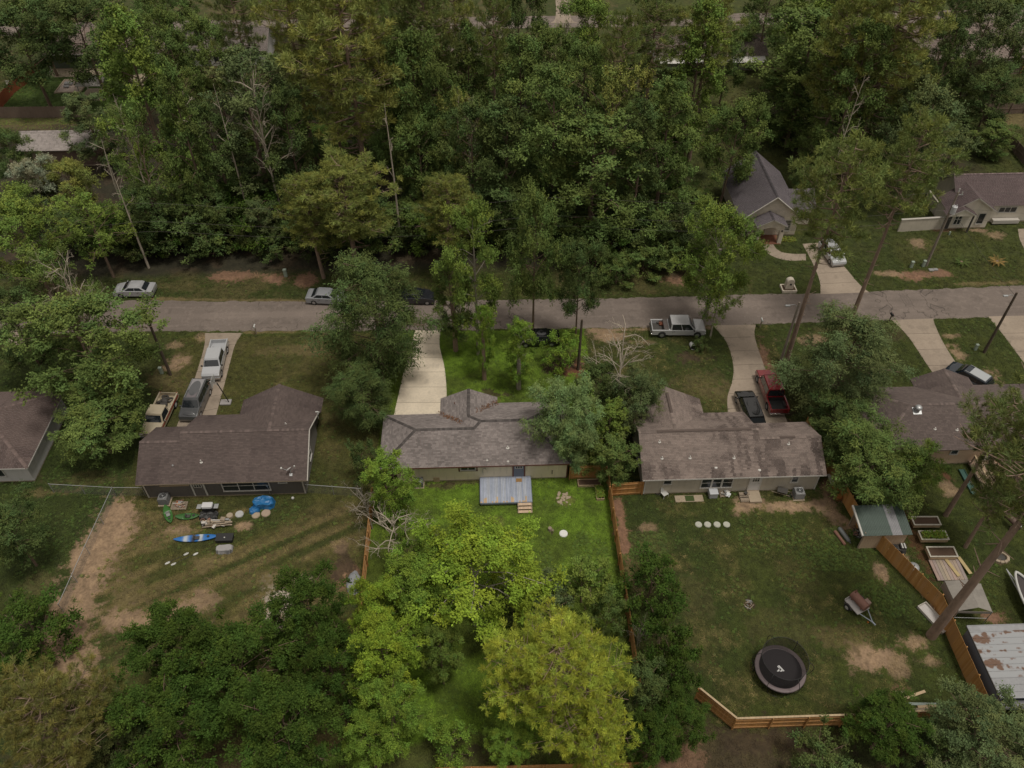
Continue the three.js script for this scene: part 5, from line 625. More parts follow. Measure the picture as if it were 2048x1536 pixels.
function planter(label, p, w, d, o = {}) { const t = thing('raised_planter', label, 'planter', p, o.turn ?? 0), h = o.h ?? 0.4, m = o.m ?? M.rawWood; mesh('side_board', [bx(w, h, 0.05, 0, h / 2, d / 2)], m, t); mesh('side_board', [bx(w, h, 0.05, 0, h / 2, -d / 2)], m, t); mesh('end_board', [bx(0.05, h, d - 0.05, w / 2 - 0.025, h / 2, 0)], m, t); mesh('end_board', [bx(0.05, h, d - 0.05, -w / 2 + 0.025, h / 2, 0)], m, t); if (o.cap) mesh('cap_rim', [bx(w + 0.12, 0.04, 0.12, 0, h + 0.02, d / 2), bx(w + 0.12, 0.04, 0.12, 0, h + 0.02, -d / 2), bx(0.12, 0.04, d - 0.12, w / 2, h + 0.02, 0), bx(0.12, 0.04, d - 0.12, -w / 2, h + 0.02, 0)], o.cap, t); mesh('soil', [bx(w - 0.08, h - 0.06, d - 0.08, 0, h / 2 - 0.04, 0)], M.soil, t); if (o.plants) mesh('seedlings', leafPatch(w * 0.85, d * 0.8, h, o.plants), leafM.bright, t, { kind: 'stuff' }); return t; }
{ const p = [at(1127, 997), at(1100, 1060)], r = mulberry(61); for (let k = 0; k < 2; k++) { const t = thing(k ? 'tree_stump' : 'stone_pile', k ? 'small broken stump beside the white round cover' : 'scatter of pale stones on the bright lawn', k ? 'stump' : 'stones', p[k]); if (k) { mesh('stump', [cy(0.16, 0.24, 0.35, 0, 0.17, 0, 0.1, 0, 0.12, 9), cy(0.08, 0.12, 0.2, 0.2, 0.1, 0.1, 0.3, 0, 0.4, 7)], M.oldWood, t); } else for (let i = 0; i < 26; i++) { const g = new THREE.IcosahedronGeometry(0.07 + 0.1 * r(), 1).scale(1 + r() * 0.6, 0.5, 1).rotateY(r() * 3).translate((r() - 0.5) * 1.6 * Math.sqrt(r()), 0.04, (r() - 0.5) * 1.5); mesh('stone', [g], M.stone, t); } } }
// ---------------------------------------------------------------- things of the beige house's yard
{ // trampoline
  const c = at(1561, 1337, 0.85), R = 1.9, y = 0.85, t = thing('trampoline', 'round black trampoline with safety net', 'trampoline', V(c.x, 0, c.z));
  mesh('mat', [cy(R * 0.84, R * 0.84, 0.012, 0, y + 0.012, 0, 0, 0, 0, 48)], std([0.02, 0.017, 0.019], 0.95), t); mesh('safety_pad', [new THREE.LatheGeometry([[R * 0.83, 0.01], [R * 0.86, 0.05], [R * 0.98, 0.05], [R * 1.01, -0.03], [R * 0.98, -0.05], [R * 0.86, -0.02]].map(([a, b]) => new THREE.Vector2(a, b)), 48).translate(0, y, 0)], std([0.16, 0.125, 0.13], 0.6, { side: THREE.DoubleSide }), t); mesh('frame', [tor(R, 0.035, 0, y - 0.05, 0)], M.black, t);
  for (let i = 0; i < 4; i++) { const a = i * Math.PI / 2 + 0.4, p = (d, yy) => V(Math.cos(a + d) * R, yy, Math.sin(a + d) * R); mesh('leg', [tube([p(-0.3, y - 0.05), p(-0.28, 0.05), p(0, 0.03), p(0.28, 0.05), p(0.3, y - 0.05)], 0.03)], M.black, t); }
  const top = 1.65; for (let i = 0; i < 6; i++) { const a = i * Math.PI / 3 + 0.25, q = (r, yy) => V(Math.cos(a) * r, yy, Math.sin(a) * r); mesh('net_pole', [tube([q(R * 1.0, y - 0.3), q(R * 1.14, y + 0.4), q(R * 1.16, y + 1.0), q(R * 1.02, y + 1.5), q(R * 0.9, y + top)], 0.025)], M.black, t); }
  mesh('net_top_ring', [tor(R * 0.9, 0.018, 0, y + top, 0)], M.black, t); mesh('net', [new THREE.CylinderGeometry(R * 0.9, R * 0.84, top, 48, 1, true).translate(0, y + top / 2, 0)], new THREE.MeshStandardMaterial({ color: col(0.01), roughness: 1, transparent: true, opacity: 0.6, side: THREE.DoubleSide }), t);
  const lg = (pts) => { const s = new THREE.Shape(pts.map(([x, z]) => new THREE.Vector2(x, -z))); return new THREE.ExtrudeGeometry(s, { depth: 0.006, bevelEnabled: false }).rotateX(-Math.PI / 2).translate(-0.05, y + 0.02, 0.02); }; mesh('logo', [lg([[-0.3, 0.22], [-0.08, 0.02], [-0.05, 0.14], [-0.12, 0.22]]), lg([[-0.1, -0.24], [0.02, -0.26], [0.3, 0.2], [0.2, 0.23]]), lg([[-0.06, 0.24], [0.1, 0.06], [0.18, 0.18], [0.08, 0.24]]), lg([[-0.16, -0.16], [-0.1, -0.22], [0.0, -0.02], [-0.06, 0.0]])], std([0.5, 0.5, 0.5], 0.6), t);
}
{ // smoker on a trailer
  const a = at(1715, 1207, 0.6), b = at(1741, 1240, 0.4), t = thing('smoker_trailer', 'rusty barrel smoker on a small two wheeled trailer', 'trailer', V(a.x, 0, a.z), Math.atan2(b.x - a.x, b.z - a.z)); mesh('trailer_bed', [rb(1.3, 0.1, 1.5, 0, 0.5, 0, 0.03), rb(1.3, 0.22, 0.05, 0, 0.62, -0.74, 0.02)], std([0.42, 0.4, 0.39], 0.6), t); mesh('tongue', [bar(V(-0.45, 0.5, 0.7), V(0, 0.42, 1.75), 0.04), bar(V(0.45, 0.5, 0.7), V(0, 0.42, 1.75), 0.04), bx(0.1, 0.1, 0.4, 0, 0.42, 1.85)], std([0.3, 0.34, 0.4], 0.5), t); mesh('barrel', [cy(0.36, 0.36, 1.5, 0.1, 0.95, 0, Math.PI / 2, 0, 0, 20)], std([0.26, 0.13, 0.1], 0.75, { map: T_conc }), t); mesh('barrel_stand', [bx(0.6, 0.2, 0.08, 0.1, 0.62, -0.5), bx(0.6, 0.2, 0.08, 0.1, 0.62, 0.5)], M.rustM, t); mesh('firebox', [rb(0.55, 0.5, 0.5, 0.55, 0.75, 0.35, 0.04)], std([0.3, 0.2, 0.17], 0.8, { map: T_conc }), t); mesh('chimney', [cy(0.05, 0.05, 0.4, 0.1, 1.45, -0.6)], M.rustM, t); for (const s of [-1, 1]) { const w = mesh('wheel', uvm(tyreGeo(0.3, 0.18)), M.rubber, t); w.position.set(s * 0.76, 0.3, -0.2); mesh('rim', [cy(0.17, 0.17, 0.19, 0, 0, 0, 0, 0, Math.PI / 2)], M.plasticWhite, w); mesh('fender', [tube([V(s * 0.76, 0.4, -0.6), V(s * 0.76, 0.68, -0.2), V(s * 0.76, 0.4, 0.2)], 0.06)], M.dark, t); } mesh('jack_wheel', [cy(0.08, 0.08, 0.06, -0.12, 0.1, 1.5, 0, 0, Math.PI / 2)], M.amber, t);
}
{ // green roofed shed
  const t = thing('shed', 'lean to shed with green metal roof and one white panel', 'shed'), c = (u, v, h) => at(u, v, h), x0 = c(1708, 1016, 2.5).x, z0 = c(1708, 1014, 2.5).z, z1 = c(1726, 1070, 2.2).z, x1 = c(1829, 1068, 2.2).x - 0.15, n = 10, w = (x1 - x0) / n, gm = std([0.12, 0.16, 0.14], 0.45, { metalness: 0.3, map: T_conc }), wm = std([0.34, 0.34, 0.36], 0.5, { map: T_conc }), L = z1 - z0;
  for (let i = 0; i < n; i++) { const g = [bx(w - 0.004, 0.02, L + 0.25, 0, 0, 0)]; for (const q of [-0.32, 0, 0.32]) g.push(bx(0.05, 0.045, L + 0.25, q * w, 0.02, 0)); const p = mesh('roof_panel', g, i === 6 || i === 7 ? wm : gm, t); p.position.set(x0 + (i + 0.5) * w, 2.36, (z0 + z1) / 2); p.rotation.x = 0.12; }
  const tan = std([0.5, 0.38, 0.27], 0.7); const m = 16, ww = (x1 - x0 - 0.5) / m; for (let i = 0; i < m; i++) mesh('wall_panel', [bx(ww - 0.02, 2.05, 0.04, x0 + 0.25 + (i + 0.5) * ww, 1.03, z1 - 0.1)], tan, t); mesh('wall', [bx(x1 - x0 - 0.5, 2.05, 0.04, (x0 + x1) / 2, 1.04, z1 - 0.14), bx(x1 - x0 - 0.5, 2.2, 0.05, (x0 + x1) / 2, 1.1, z0 + 0.15), bx(0.05, 2.1, L - 0.3, x1 - 0.28, 1.05, (z0 + z1) / 2)], tan, t); for (const z of [z0 + 0.2, z1 - 0.15]) mesh('post', [bx(0.1, 2.3, 0.1, x0 + 0.25, 1.15, z)], M.oldWood, t); mesh('white_fascia', [bx(0.14, 0.16, L + 0.25, x0 - 0.06, 2.38, (z0 + z1) / 2, 0.12)], M.white, t);
  oddments('shed_clutter', 'dark clutter stored under the open side of the shed', 'junk', V(x0 + 0.6, 0, (z0 + z1) / 2), 0.9, L - 0.6, 0.5, 16, [M.dark, M.black, M.grey, M.rustM], 71, false);
}
{ const r = mulberry(81); [[1687, 1072, 'dark gas cylinder lying in weeds beside the shed'], [1679, 1078, 'rusty brown pipe lying next to the gas cylinder']].forEach(([u, v, l], i) => { const m = mesh(i ? 'pipe' : 'gas_cylinder', i ? [cy(0.14, 0.14, 1.5, 0, 0.16, 0, Math.PI / 2)] : [cy(0.2, 0.2, 1.2, 0, 0.22, 0, Math.PI / 2), sp(0.2, 0, 0.22, 0.6), sp(0.2, 0, 0.22, -0.6), cy(0.05, 0.05, 0.2, 0, 0.22, 0.85, Math.PI / 2)], i ? M.rustM : std([0.14, 0.15, 0.15], 0.5)); m.position.copy(at(u, v)); m.rotation.y = 0.3; tag(m, l, i ? 'pipe' : 'gas cylinder'); }); }
function bicycle(label, p, turn) { const t = thing('bicycle', label, 'bicycle', p, turn); for (const z of [-0.5, 0.5]) { const w = mesh('wheel', [tor(0.31, 0.025, 0, 0.33, z, 0, 28, Math.PI / 2)], M.rubber, t); mesh('spokes', [...Array(8)].map((_, i) => bar(V(0, 0.33, z), V(0, 0.33 + 0.3 * Math.sin(i * 0.785), z + 0.3 * Math.cos(i * 0.785)), 0.005, 0.005, 4)), M.galv, w); } const b = V(0, 0.32, -0.08), s = V(0, 0.75, -0.22), hd = V(0, 0.78, 0.36); mesh('frame', [bar(b, s, 0.02), bar(s, hd, 0.02), bar(b, hd, 0.02), bar(b, V(0, 0.33, -0.5), 0.015), bar(s, V(0, 0.33, -0.5), 0.015), bar(hd, V(0, 0.33, 0.5), 0.02)], M.dark, t); mesh('saddle', [rb(0.13, 0.06, 0.26, 0, 0.86, -0.25, 0.03)], M.black, t); mesh('handlebar', [bar(V(-0.28, 0.95, 0.34), V(0.28, 0.95, 0.34), 0.015), bar(hd, V(0, 0.95, 0.34), 0.015)], M.black, t); mesh('crank', [cy(0.09, 0.09, 0.02, 0.05, 0.32, -0.08, 0, 0, Math.PI / 2)], M.galv, t); return t; }
{ const b = bicycle('dark bicycle leaning near the cedar fence by the white trough', at(1852, 1188), 0.25); b.rotation.z = 0.25; }
{ const t = thing('trough', 'shallow white metal trough on the ground against the cedar fence', 'trough', at(1866, 1238), 0.42); mesh('tray_floor', [bx(0.85, 0.04, 2.6, 0, 0.1, 0)], std([0.5, 0.48, 0.47], 0.5), t); mesh('tray_side', [bx(0.05, 0.25, 2.6, -0.44, 0.2, 0), bx(0.05, 0.25, 2.6, 0.44, 0.2, 0), bx(0.93, 0.25, 0.05, 0, 0.2, 1.3), bx(0.93, 0.25, 0.05, 0, 0.2, -1.3)], M.trim, t); }
{ const t = thing('fire_bowl', 'round galvanised dome lid against the cedar fence', 'fire bowl', at(1826, 1136)); mesh('bowl', [new THREE.SphereGeometry(0.5, 20, 8, 0, Math.PI * 2, 0, Math.PI / 2).scale(1, 0.55, 1).translate(0, 0.12, 0), cy(0.5, 0.45, 0.12, 0, 0.07, 0, 0, 0, 0, 20)], M.galv, t); mesh('knob', [sp(0.05, 0, 0.42, 0)], M.black, t); }
{ const t = thing('riding_mower', 'small dark machine with white stripes parked by the shed wall', 'machine', at(1793, 1101), 1.5); mesh('chassis', [rb(0.6, 0.35, 1.3, 0, 0.35, 0, 0.1)], M.dark, t); mesh('hood', [rb(0.5, 0.3, 0.55, 0, 0.6, 0.35, 0.08)], M.plasticBlack, t); mesh('stripe', [rb(0.52, 0.03, 0.12, 0, 0.76, 0.25, 0.01), rb(0.52, 0.03, 0.12, 0, 0.76, 0.48, 0.01)], M.plasticWhite, t); mesh('seat', [rb(0.4, 0.12, 0.4, 0, 0.6, -0.3, 0.05)], M.black, t); wheels(t, [0.42, -0.42], 0.35, 0.2, 0.16, M.grey); }
lid('round_stone', 'small tan bucket beside the dark machine at the shed', 1779, 1103, 0.2, M.stone, 0.25);
for (const [u, v, l, k] of [[1668, 986, 'orange clay barrel pot in the corner by the cedar fence', 1], [1675, 1000, 'shiny copper pot below the clay barrel', 0.75]]) { const t = thing('barrel_pot', l, 'pot', at(u, v)); mesh('pot', [new THREE.LatheGeometry([[0.02, 0.04], [0.3, 0.02], [0.4, 0.35], [0.36, 0.75], [0.32, 0.75], [0.3, 0.5]].map(([a, b]) => new THREE.Vector2(a * k, b * k)), 20)], k === 1 ? M.black : std([0.3, 0.15, 0.06], 0.3, { metalness: 0.5 }), t); mesh('pot_lid', [cy(0.36 * k, 0.38 * k, 0.06, 0, 0.78 * k, 0, 0, 0, 0, 20)], std([0.36, 0.14, 0.04], 0.6), t); }
tag(mesh('propped_panel', [rb(0.9, 0.1, 1.9, 0, 0.55, 0, 0.02, 0, 0, 0.5), rb(0.9, 0.06, 1.7, 0.1, 0.4, 0, 0.02, 0, 0, 0.5)], M.trim), 'pale slab leaning between the beige house and cedar fence', 'slab').position.copy(at(1667, 970));
{ const t = thing('wheelbarrow', 'dark wheelbarrow upturned beside the air conditioner pad', 'wheelbarrow', at(1562, 990), 1.2); mesh('tray', [new THREE.CylinderGeometry(0.45, 0.28, 0.35, 4).rotateY(Math.PI / 4).scale(1, 1, 1.4).translate(0, 0.55, 0)], M.dark, t); mesh('wheel', [tor(0.18, 0.05, 0, 0.2, 0.75, 0, 20, Math.PI / 2)], M.rubber, t); mesh('handle', [bar(V(-0.25, 0.42, 0.7), V(-0.3, 0.55, -0.95), 0.025), bar(V(0.25, 0.42, 0.7), V(0.3, 0.55, -0.95), 0.025)], M.oldWood, t); mesh('leg', [bar(V(-0.25, 0.42, -0.3), V(-0.28, 0, -0.35), 0.02), bar(V(0.25, 0.42, -0.3), V(0.28, 0, -0.35), 0.02)], M.black, t); }
{ const t = thing('cooler', 'pale chest cooler under the triple window', 'cooler', at(1424, 990)); mesh('chest', [rb(0.75, 0.6, 0.95, 0, 0.36, 0, 0.06)], std([0.4, 0.41, 0.43], 0.5), t); mesh('lid', [rb(0.8, 0.12, 1.0, 0, 0.72, 0, 0.05)], std([0.52, 0.54, 0.57], 0.5), t); mesh('handle', [bar(V(-0.42, 0.6, -0.2), V(-0.42, 0.6, 0.2), 0.02)], M.grey, t); }
oddments('tray_stand', 'low tray of tools beside the chest cooler', 'tray', at(1448, 990), 0.85, 0.65, 0.15, 9, [M.grey, M.galv, M.trim], 91);
{ const t = thing('white_chair', 'white plastic garden chair beside the small window', 'chair', at(1328, 992), 0.5); mesh('seat', [rb(0.55, 0.06, 0.55, 0, 0.42, 0, 0.03)], M.plasticWhite, t); mesh('backrest', [rb(0.55, 0.5, 0.06, 0, 0.7, -0.27, 0.03, -0.2)], M.plasticWhite, t); for (const [x, z] of [[-1, -1], [1, -1], [-1, 1], [1, 1]]) mesh('leg', [bar(V(x * 0.24, 0.42, z * 0.24), V(x * 0.28, 0, z * 0.28), 0.025)], M.plasticWhite, t); }
{ const t = thing('garden_hose', 'dark coiled hose on the ground near the white chair', 'hose', at(1316, 985)); const pts = []; for (let i = 0; i <= 60; i++) { const a = i / 60 * Math.PI * 6, r = 0.35 + 0.02 * Math.sin(a * 3); pts.push(V(Math.cos(a) * r, 0.03 + i / 60 * 0.12, Math.sin(a) * r * 0.8)); } mesh('coil', [tube(pts, 0.018, 160)], M.dark, t); }
{ const t = thing('patio_slab', 'pale concrete strip with green mat in the yard of the beige house', 'patio slab', at(1378, 998)); mesh('slab', [bx(2.55, 0.08, 0.72, 0, 0.04, 0)], M.stone, t); mesh('mat', [bx(0.8, 0.03, 0.6, 0.05, 0.09, 0)], std([0.05, 0.075, 0.02], 0.95), t); }
{ const t = thing('door_step', 'wooden back steps with a round pot below the white door', 'steps', at(1490, 1000)); for (let i = 0; i < 3; i++) mesh('tread', [bx(0.95, 0.05, 0.3, 0, 0.3 - i * 0.1, -0.5 + i * 0.32)], M.oldWood, t); mesh('pot', [cy(0.16, 0.13, 0.2, 0.1, 0.42, -0.45)], M.dark, t); mesh('riser', [bx(0.9, 0.25, 0.9, 0, 0.1, -0.2)], M.oldWood, t); }
{ const t = thing('ash_ring', 'burnt fire ring of grey ash and sticks in the grass', 'fire ring', at(1497, 1209)), r = mulberry(5); for (let i = 0; i < 16; i++) { const a = r() * 6.3, q = 0.15 + r() * 0.35; mesh('stick', [bar(V(Math.cos(a) * q, 0.03, Math.sin(a) * q), V(Math.cos(a + 1.4) * q * 0.9, 0.08 + r() * 0.08, Math.sin(a + 1.2) * q), 0.03)], i % 2 ? M.oldWood : M.grey, t); } }
{ const t = thing('lumber', 'loose pale boards lying inside the cedar back fence', 'boards', at(1838, 1405), 0), r = mulberry(6); for (const [x, z, a, L, m] of [[-0.3, -0.5, 0.28, 2.2, M.rawWood], [0.2, 0.15, -0.05, 2.4, std([0.3, 0.36, 0.33], 0.8)], [0.5, 0.35, 0.02, 1.5, M.rawWood], [0, 0.5, 0.1, 1.8, M.oldWood]]) mesh('board', [bx(L, 0.05, 0.2, x, 0.05 + r() * 0.05, z, 0, a)], m, t); }
tag(mesh('log', [cy(0.14, 0.18, 0.9, 0, 0.16, 0, 0, 0, 1.45), cy(0.07, 0.09, 0.5, 0.3, 0.25, 0.1, 0.6, 0, 0.5)], M.oldWood), 'broken log in bare soil near the loose boards', 'log').position.copy(at(1799, 1388));
{ const t = thing('corrugated_pipe', 'white drain pipe at the foot of the front yard tree', 'pipe', at(1383, 692)); mesh('pipe', [new THREE.CylinderGeometry(0.28, 0.28, 0.8, 20, 1, true).rotateX(1.35).translate(0, 0.3, 0.3)], std([0.5, 0.5, 0.5], 0.6, { side: THREE.DoubleSide }), t); mesh('opening', [cy(0.26, 0.26, 0.02, 0, 0.26, 0.55, 1.35)], M.black, t); }
// ---------------------------------------------------------------- things of the tan house's yard
const bedCap = std([0.5, 0.47, 0.4], 0.8, { map: T_wood });
{ // metal roofed long shed
  const t = thing('metal_shed', 'long shed with white metal roof stained by rust', 'shed'), a = at(1933, 1252, 2.4), b = at(2012, 1398, 2.4), n = 11, L = 6.5, w = (b.z - a.z) / n, sh = (b.x - a.x) / n, rm = std([1, 1, 1], 0.55, { map: T_rust, metalness: 0.1 }), tm = std([0.34, 0.345, 0.36], 0.5, { map: T_conc });
  for (let i = 0; i < n; i++) { const p = mesh('roof_panel', [bx(L, 0.02, w - 0.004, 0, 0, 0), bx(L, 0.05, 0.05, 0, 0.025, -w * 0.45)], i < 8 && i > 0 ? rm : tm, t); p.geometry.translate(a.x + L / 2, 0, a.z + (i + 0.5) * w); p.geometry = uvm(p.geometry); p.position.y = 2.45; }
  mesh('side_wall', [bx(0.06, 2.35, b.z - a.z - 0.2, a.x + 0.25, 1.18, (a.z + b.z) / 2), bx(L - 0.5, 2.3, 0.06, a.x + L / 2, 1.15, b.z - 0.2), bx(L - 0.5, 2.3, 0.06, a.x + L / 2, 1.15, a.z + 0.2)], std([0.16, 0.19, 0.24], 0.7), t); mesh('edge_trim', [bx(0.05, 0.1, b.z - a.z, a.x - 0.03, 2.42, (a.z + b.z) / 2)], M.dark, t); mesh('gutter_roll', [cy(0.3, 0.3, L, a.x + L / 2, 1.9, b.z + 0.25, 0, 0, Math.PI / 2, 16)], std([0.15, 0.15, 0.16], 0.5), t);
}
{ // canopy
  const t = thing('canopy_tent', 'grey fabric canopy shelter beside the cedar fence', 'canopy', V(0, 0, 0)), h = 1.9, A = at(1890, 1162, h), Bp = at(1962, 1168, h), C = at(1985, 1224, h), D = at(1918, 1222, h), R1 = A.clone().lerp(Bp, 0.5).setY(2.5), R2 = D.clone().lerp(C, 0.5).setY(2.5), f = std([0.3, 0.275, 0.245], 0.8, { side: THREE.DoubleSide, map: T_conc }); R1.lerp(R2, 0.05);
  mesh('roof_fabric', [pane([A, R1, R2, D], 0.01)], f, t); mesh('roof_fabric', [pane([R1, Bp, C, R2], 0.01)], f, t); mesh('valance', [pane([D, C, C.clone().setY(1.6), D.clone().setY(1.6)], 0.008), pane([A, D, D.clone().setY(1.0), A.clone().setY(1.0)], 0.008)], f, t); for (const p of [A, Bp, C, D]) mesh('pole', [bar(p.clone().setY(0), p, 0.03)], M.galv, t); mesh('cross_rail', [bar(D.clone().setY(0.9), C.clone().setY(0.9), 0.02)], M.galv, t);
}
{ // pallet deck with boards
  const t = thing('timber_platform', 'grey plank platform below the garden beds', 'platform', at(1895, 1142)), r = mulberry(17); for (let i = 0; i < 9; i++) mesh('plank', [bx(0.26, 0.05, 2.0, -1.15 + i * 0.285, 0.18, 0)], std([0.34 + 0.08 * r(), 0.28 + 0.05 * r(), 0.23 + 0.04 * r()], 0.9, { map: T_wood }), t); mesh('joist', [bx(2.5, 0.14, 0.1, 0, 0.08, -0.8), bx(2.5, 0.14, 0.1, 0, 0.08, 0.8)], M.oldWood, t);
  [[1903, 1139, 0.25, 'yellowish board lying across the grey plank platform'], [1927, 1134, 0.2, 'yellowish board on the grass side of the grey platform']].forEach(([u, v, a, l]) => { const m = mesh('plank_board', [bx(0.3, 0.05, 1.7, 0, 0.26, 0)], std([0.46, 0.36, 0.18], 0.8, { map: T_wood })); m.position.copy(at(u, v)); m.rotation.y = a; tag(m, l, 'board'); });
}
{ const t = thing('fire_pit', 'ring of pale stones forming a fire pit on the grass', 'fire pit', at(2000, 1116)), r = mulberry(19); for (let i = 0; i < 11; i++) { const a = i / 11 * 6.283; mesh('stone', [rb(0.34, 0.24, 0.24, 0, 0.12, 0, 0.06).rotateY(-a + 0.2 * r() + 1.57).translate(Math.cos(a) * 0.62, 0, Math.sin(a) * 0.5)], M.stone, t); } mesh('ash', [cy(0.5, 0.5, 0.05, 0, 0.03, 0)], M.dark, t); }
{ const t = thing('barrel_smoker', 'brown barrel smoker standing on the lawn near the pine branches', 'smoker', at(2013, 1048), 0.35); mesh('barrel', [cy(0.28, 0.28, 1.2, 0, 0.85, 0, Math.PI / 2, 0, 0, 18)], std([0.12, 0.075, 0.06], 0.6), t); mesh('firebox', [rb(0.5, 0.5, 0.45, 0, 0.65, 0.85, 0.05)], M.black, t); mesh('shelf', [rb(0.4, 0.03, 0.3, 0, 0.95, 0.95, 0.01)], M.plasticWhite, t); for (const [x, z] of [[-1, -1], [1, -1], [-1, 1], [1, 1]]) mesh('leg', [bar(V(x * 0.2, 0.7, z * 0.5), V(x * 0.28, 0, z * 0.55), 0.025)], M.black, t); mesh('chimney', [cy(0.05, 0.05, 0.5, 0, 1.3, -0.5)], M.black, t); }
{ // boat on the grass
  const t = thing('boat', 'white boat with dark cover at the picture edge', 'boat', at(2058, 1198, 0.6).setY(0), 0.12), n = 20, m = 9, pos = [], idx = []; for (let i = 0; i <= n; i++) { const s = i / n, hw = 1.0 * Math.pow(Math.sin(Math.min(1, (1 - s) * 1.15 + 0.0) * Math.PI / 2), 0.7) + 0.01; for (let j = 0; j <= m; j++) { const a = j / m * Math.PI, q = Math.cos(a), k = Math.sin(a); pos.push(q * hw, 1.0 + 0.15 * s - k * 0.75 * (1 - 0.5 * s), 2.2 - s * 4.4); } } for (let i = 0; i < n; i++) for (let j = 0; j < m; j++) { const p = i * (m + 1) + j; idx.push(p, p + 1, p + m + 1, p + 1, p + m + 2, p + m + 1); } const g = new THREE.BufferGeometry(); g.setAttribute('position', new THREE.Float32BufferAttribute(pos, 3)); g.setIndex(idx); g.computeVertexNormals(); mesh('hull', g, std([0.16, 0.22, 0.2], 0.4, { side: THREE.DoubleSide }), t);
  const e = (k, y) => { const p = []; for (let i = 0; i <= n; i++) { const s = i / n, hw = 1.0 * Math.pow(Math.sin(Math.min(1, (1 - s) * 1.15) * Math.PI / 2), 0.7) + 0.01; p.push([hw * k, 2.2 - s * 4.4, y + 0.15 * s]); } return p; }; const o = e(1, 1.02); mesh('gunwale', [tube([...o.map(([x, z, y]) => V(x, y, z)), ...o.slice().reverse().map(([x, z, y]) => V(-x, y, z))], 0.11, 80)], M.plasticWhite, t); const sh = e(0.82, 0); mesh('cover', [slab([...sh.map(([x, z]) => [x, z * 0.9]), ...sh.slice().reverse().map(([x, z]) => [-x, z * 0.9])], 0.98, 1.06)], std([0.06, 0.05, 0.05], 0.8), t); mesh('trailer_frame', [bar(V(-0.5, 0.25, 2), V(0, 0.35, -3), 0.05), bar(V(0.5, 0.25, 2), V(0, 0.35, -3), 0.05)], M.galv, t);
}
{ // deck of the tan house
  const t = thing('deck', 'brown wooden deck with railing behind the tan house', 'deck'), a = at(1932, 986, 0.5), x0 = 44.6, x1 = 48.6, z0 = -47.8, z1 = at(1960, 975, 0.5).z, r = mulberry(23), n = 24, w = (x1 - x0) / n; for (let i = 0; i < n; i++) mesh('deck_board', [bx(w - 0.012, 0.03, z1 - z0, x0 + (i + 0.5) * w, 0.5, (z0 + z1) / 2)], std([0.36 + 0.08 * r(), 0.25 + 0.05 * r(), 0.18 + 0.04 * r()], 0.85, { map: T_wood }), t);
  mesh('rim_joist', [bx(x1 - x0, 0.22, 0.05, (x0 + x1) / 2, 0.38, z1 + 0.03), bx(0.05, 0.22, z1 - z0, x0 - 0.03, 0.38, (z0 + z1) / 2)], M.oldWood, t); for (let i = 0; i <= 3; i++) mesh('rail_post', [bx(0.09, 1.05, 0.09, x0 + 0.04, 1.0, lerp(z0 + 0.3, z1, i / 3))], M.oldWood, t); mesh('hand_rail', [bx(0.14, 0.04, z1 - z0 - 0.2, x0 + 0.04, 1.54, (z0 + z1) / 2)], M.rawWood, t); for (let i = 0; i < 14; i++) mesh('baluster', [bx(0.035, 0.85, 0.035, x0 + 0.04, 1.05, lerp(z0 + 0.4, z1 - 0.15, i / 13))], M.oldWood, t); for (const x of [x0 + 0.1, x1 - 0.1]) mesh('support_post', [bx(0.1, 0.48, 0.1, x, 0.24, z1 - 0.06)], M.oldWood, t);
  const s = at(1935, 966); tag(mesh('green_slide', [rb(0.5, 0.06, 3.0, 0, 0.12, 0, 0.02), rb(0.05, 0.16, 3.0, -0.25, 0.16, 0, 0.02), rb(0.05, 0.16, 3.0, 0.25, 0.16, 0, 0.02)], std([0.04, 0.1, 0.085], 0.5)), 'dark green plastic slide lying beside the brown deck', 'slide').position.set(s.x, 0, s.z);
}
// ---------------------------------------------------------------- things of the far gardens
{ const c = at(145, 173), t = thing('sandpit', 'rectangular sandpit with timber edge on the far lawn', 'sandpit', c); const w = 4.2, d = 4.6; mesh('timber_edge', [bx(w, 0.2, 0.2, 0, 0.1, d / 2)], M.stone, t); mesh('timber_edge', [bx(w, 0.2, 0.2, 0, 0.1, -d / 2)], M.stone, t); mesh('timber_edge', [bx(0.2, 0.2, d - 0.2, w / 2 - 0.1, 0.1, 0)], M.stone, t); mesh('timber_edge', [bx(0.2, 0.2, d - 0.2, -w / 2 + 0.1, 0.1, 0)], M.stone, t); mesh('sand', [bx(w - 0.3, 0.1, d - 0.3, 0, 0.06, 0)], std([0.36, 0.29, 0.25], 0.95), t); mesh('toy_table', [rb(1.3, 0.4, 0.8, -0.7, 0.3, -0.5, 0.1), rb(0.9, 0.15, 0.5, -0.7, 0.35, 0.6, 0.05)], M.grey, t); mesh('post', [bar(V(0.8, 0, 1.0), V(0.5, 1.6, -0.8), 0.06)], M.oldWood, t); }
tag(mesh('patio', [slab([[-73.5, -137.3], [-62, -137.3], [-62, -134.3], [-73.5, -134.3]], 0, 0.05)], M.stone), 'pale paved patio behind the green walled house', 'patio'); tag(mesh('round_patio', [cy(2.6, 2.6, 0.05, -56.5, 0.03, -132.5, 0, 0, 0, 32)], M.stone), 'round pale paved circle under the tall tree at the far lawn', 'patio');
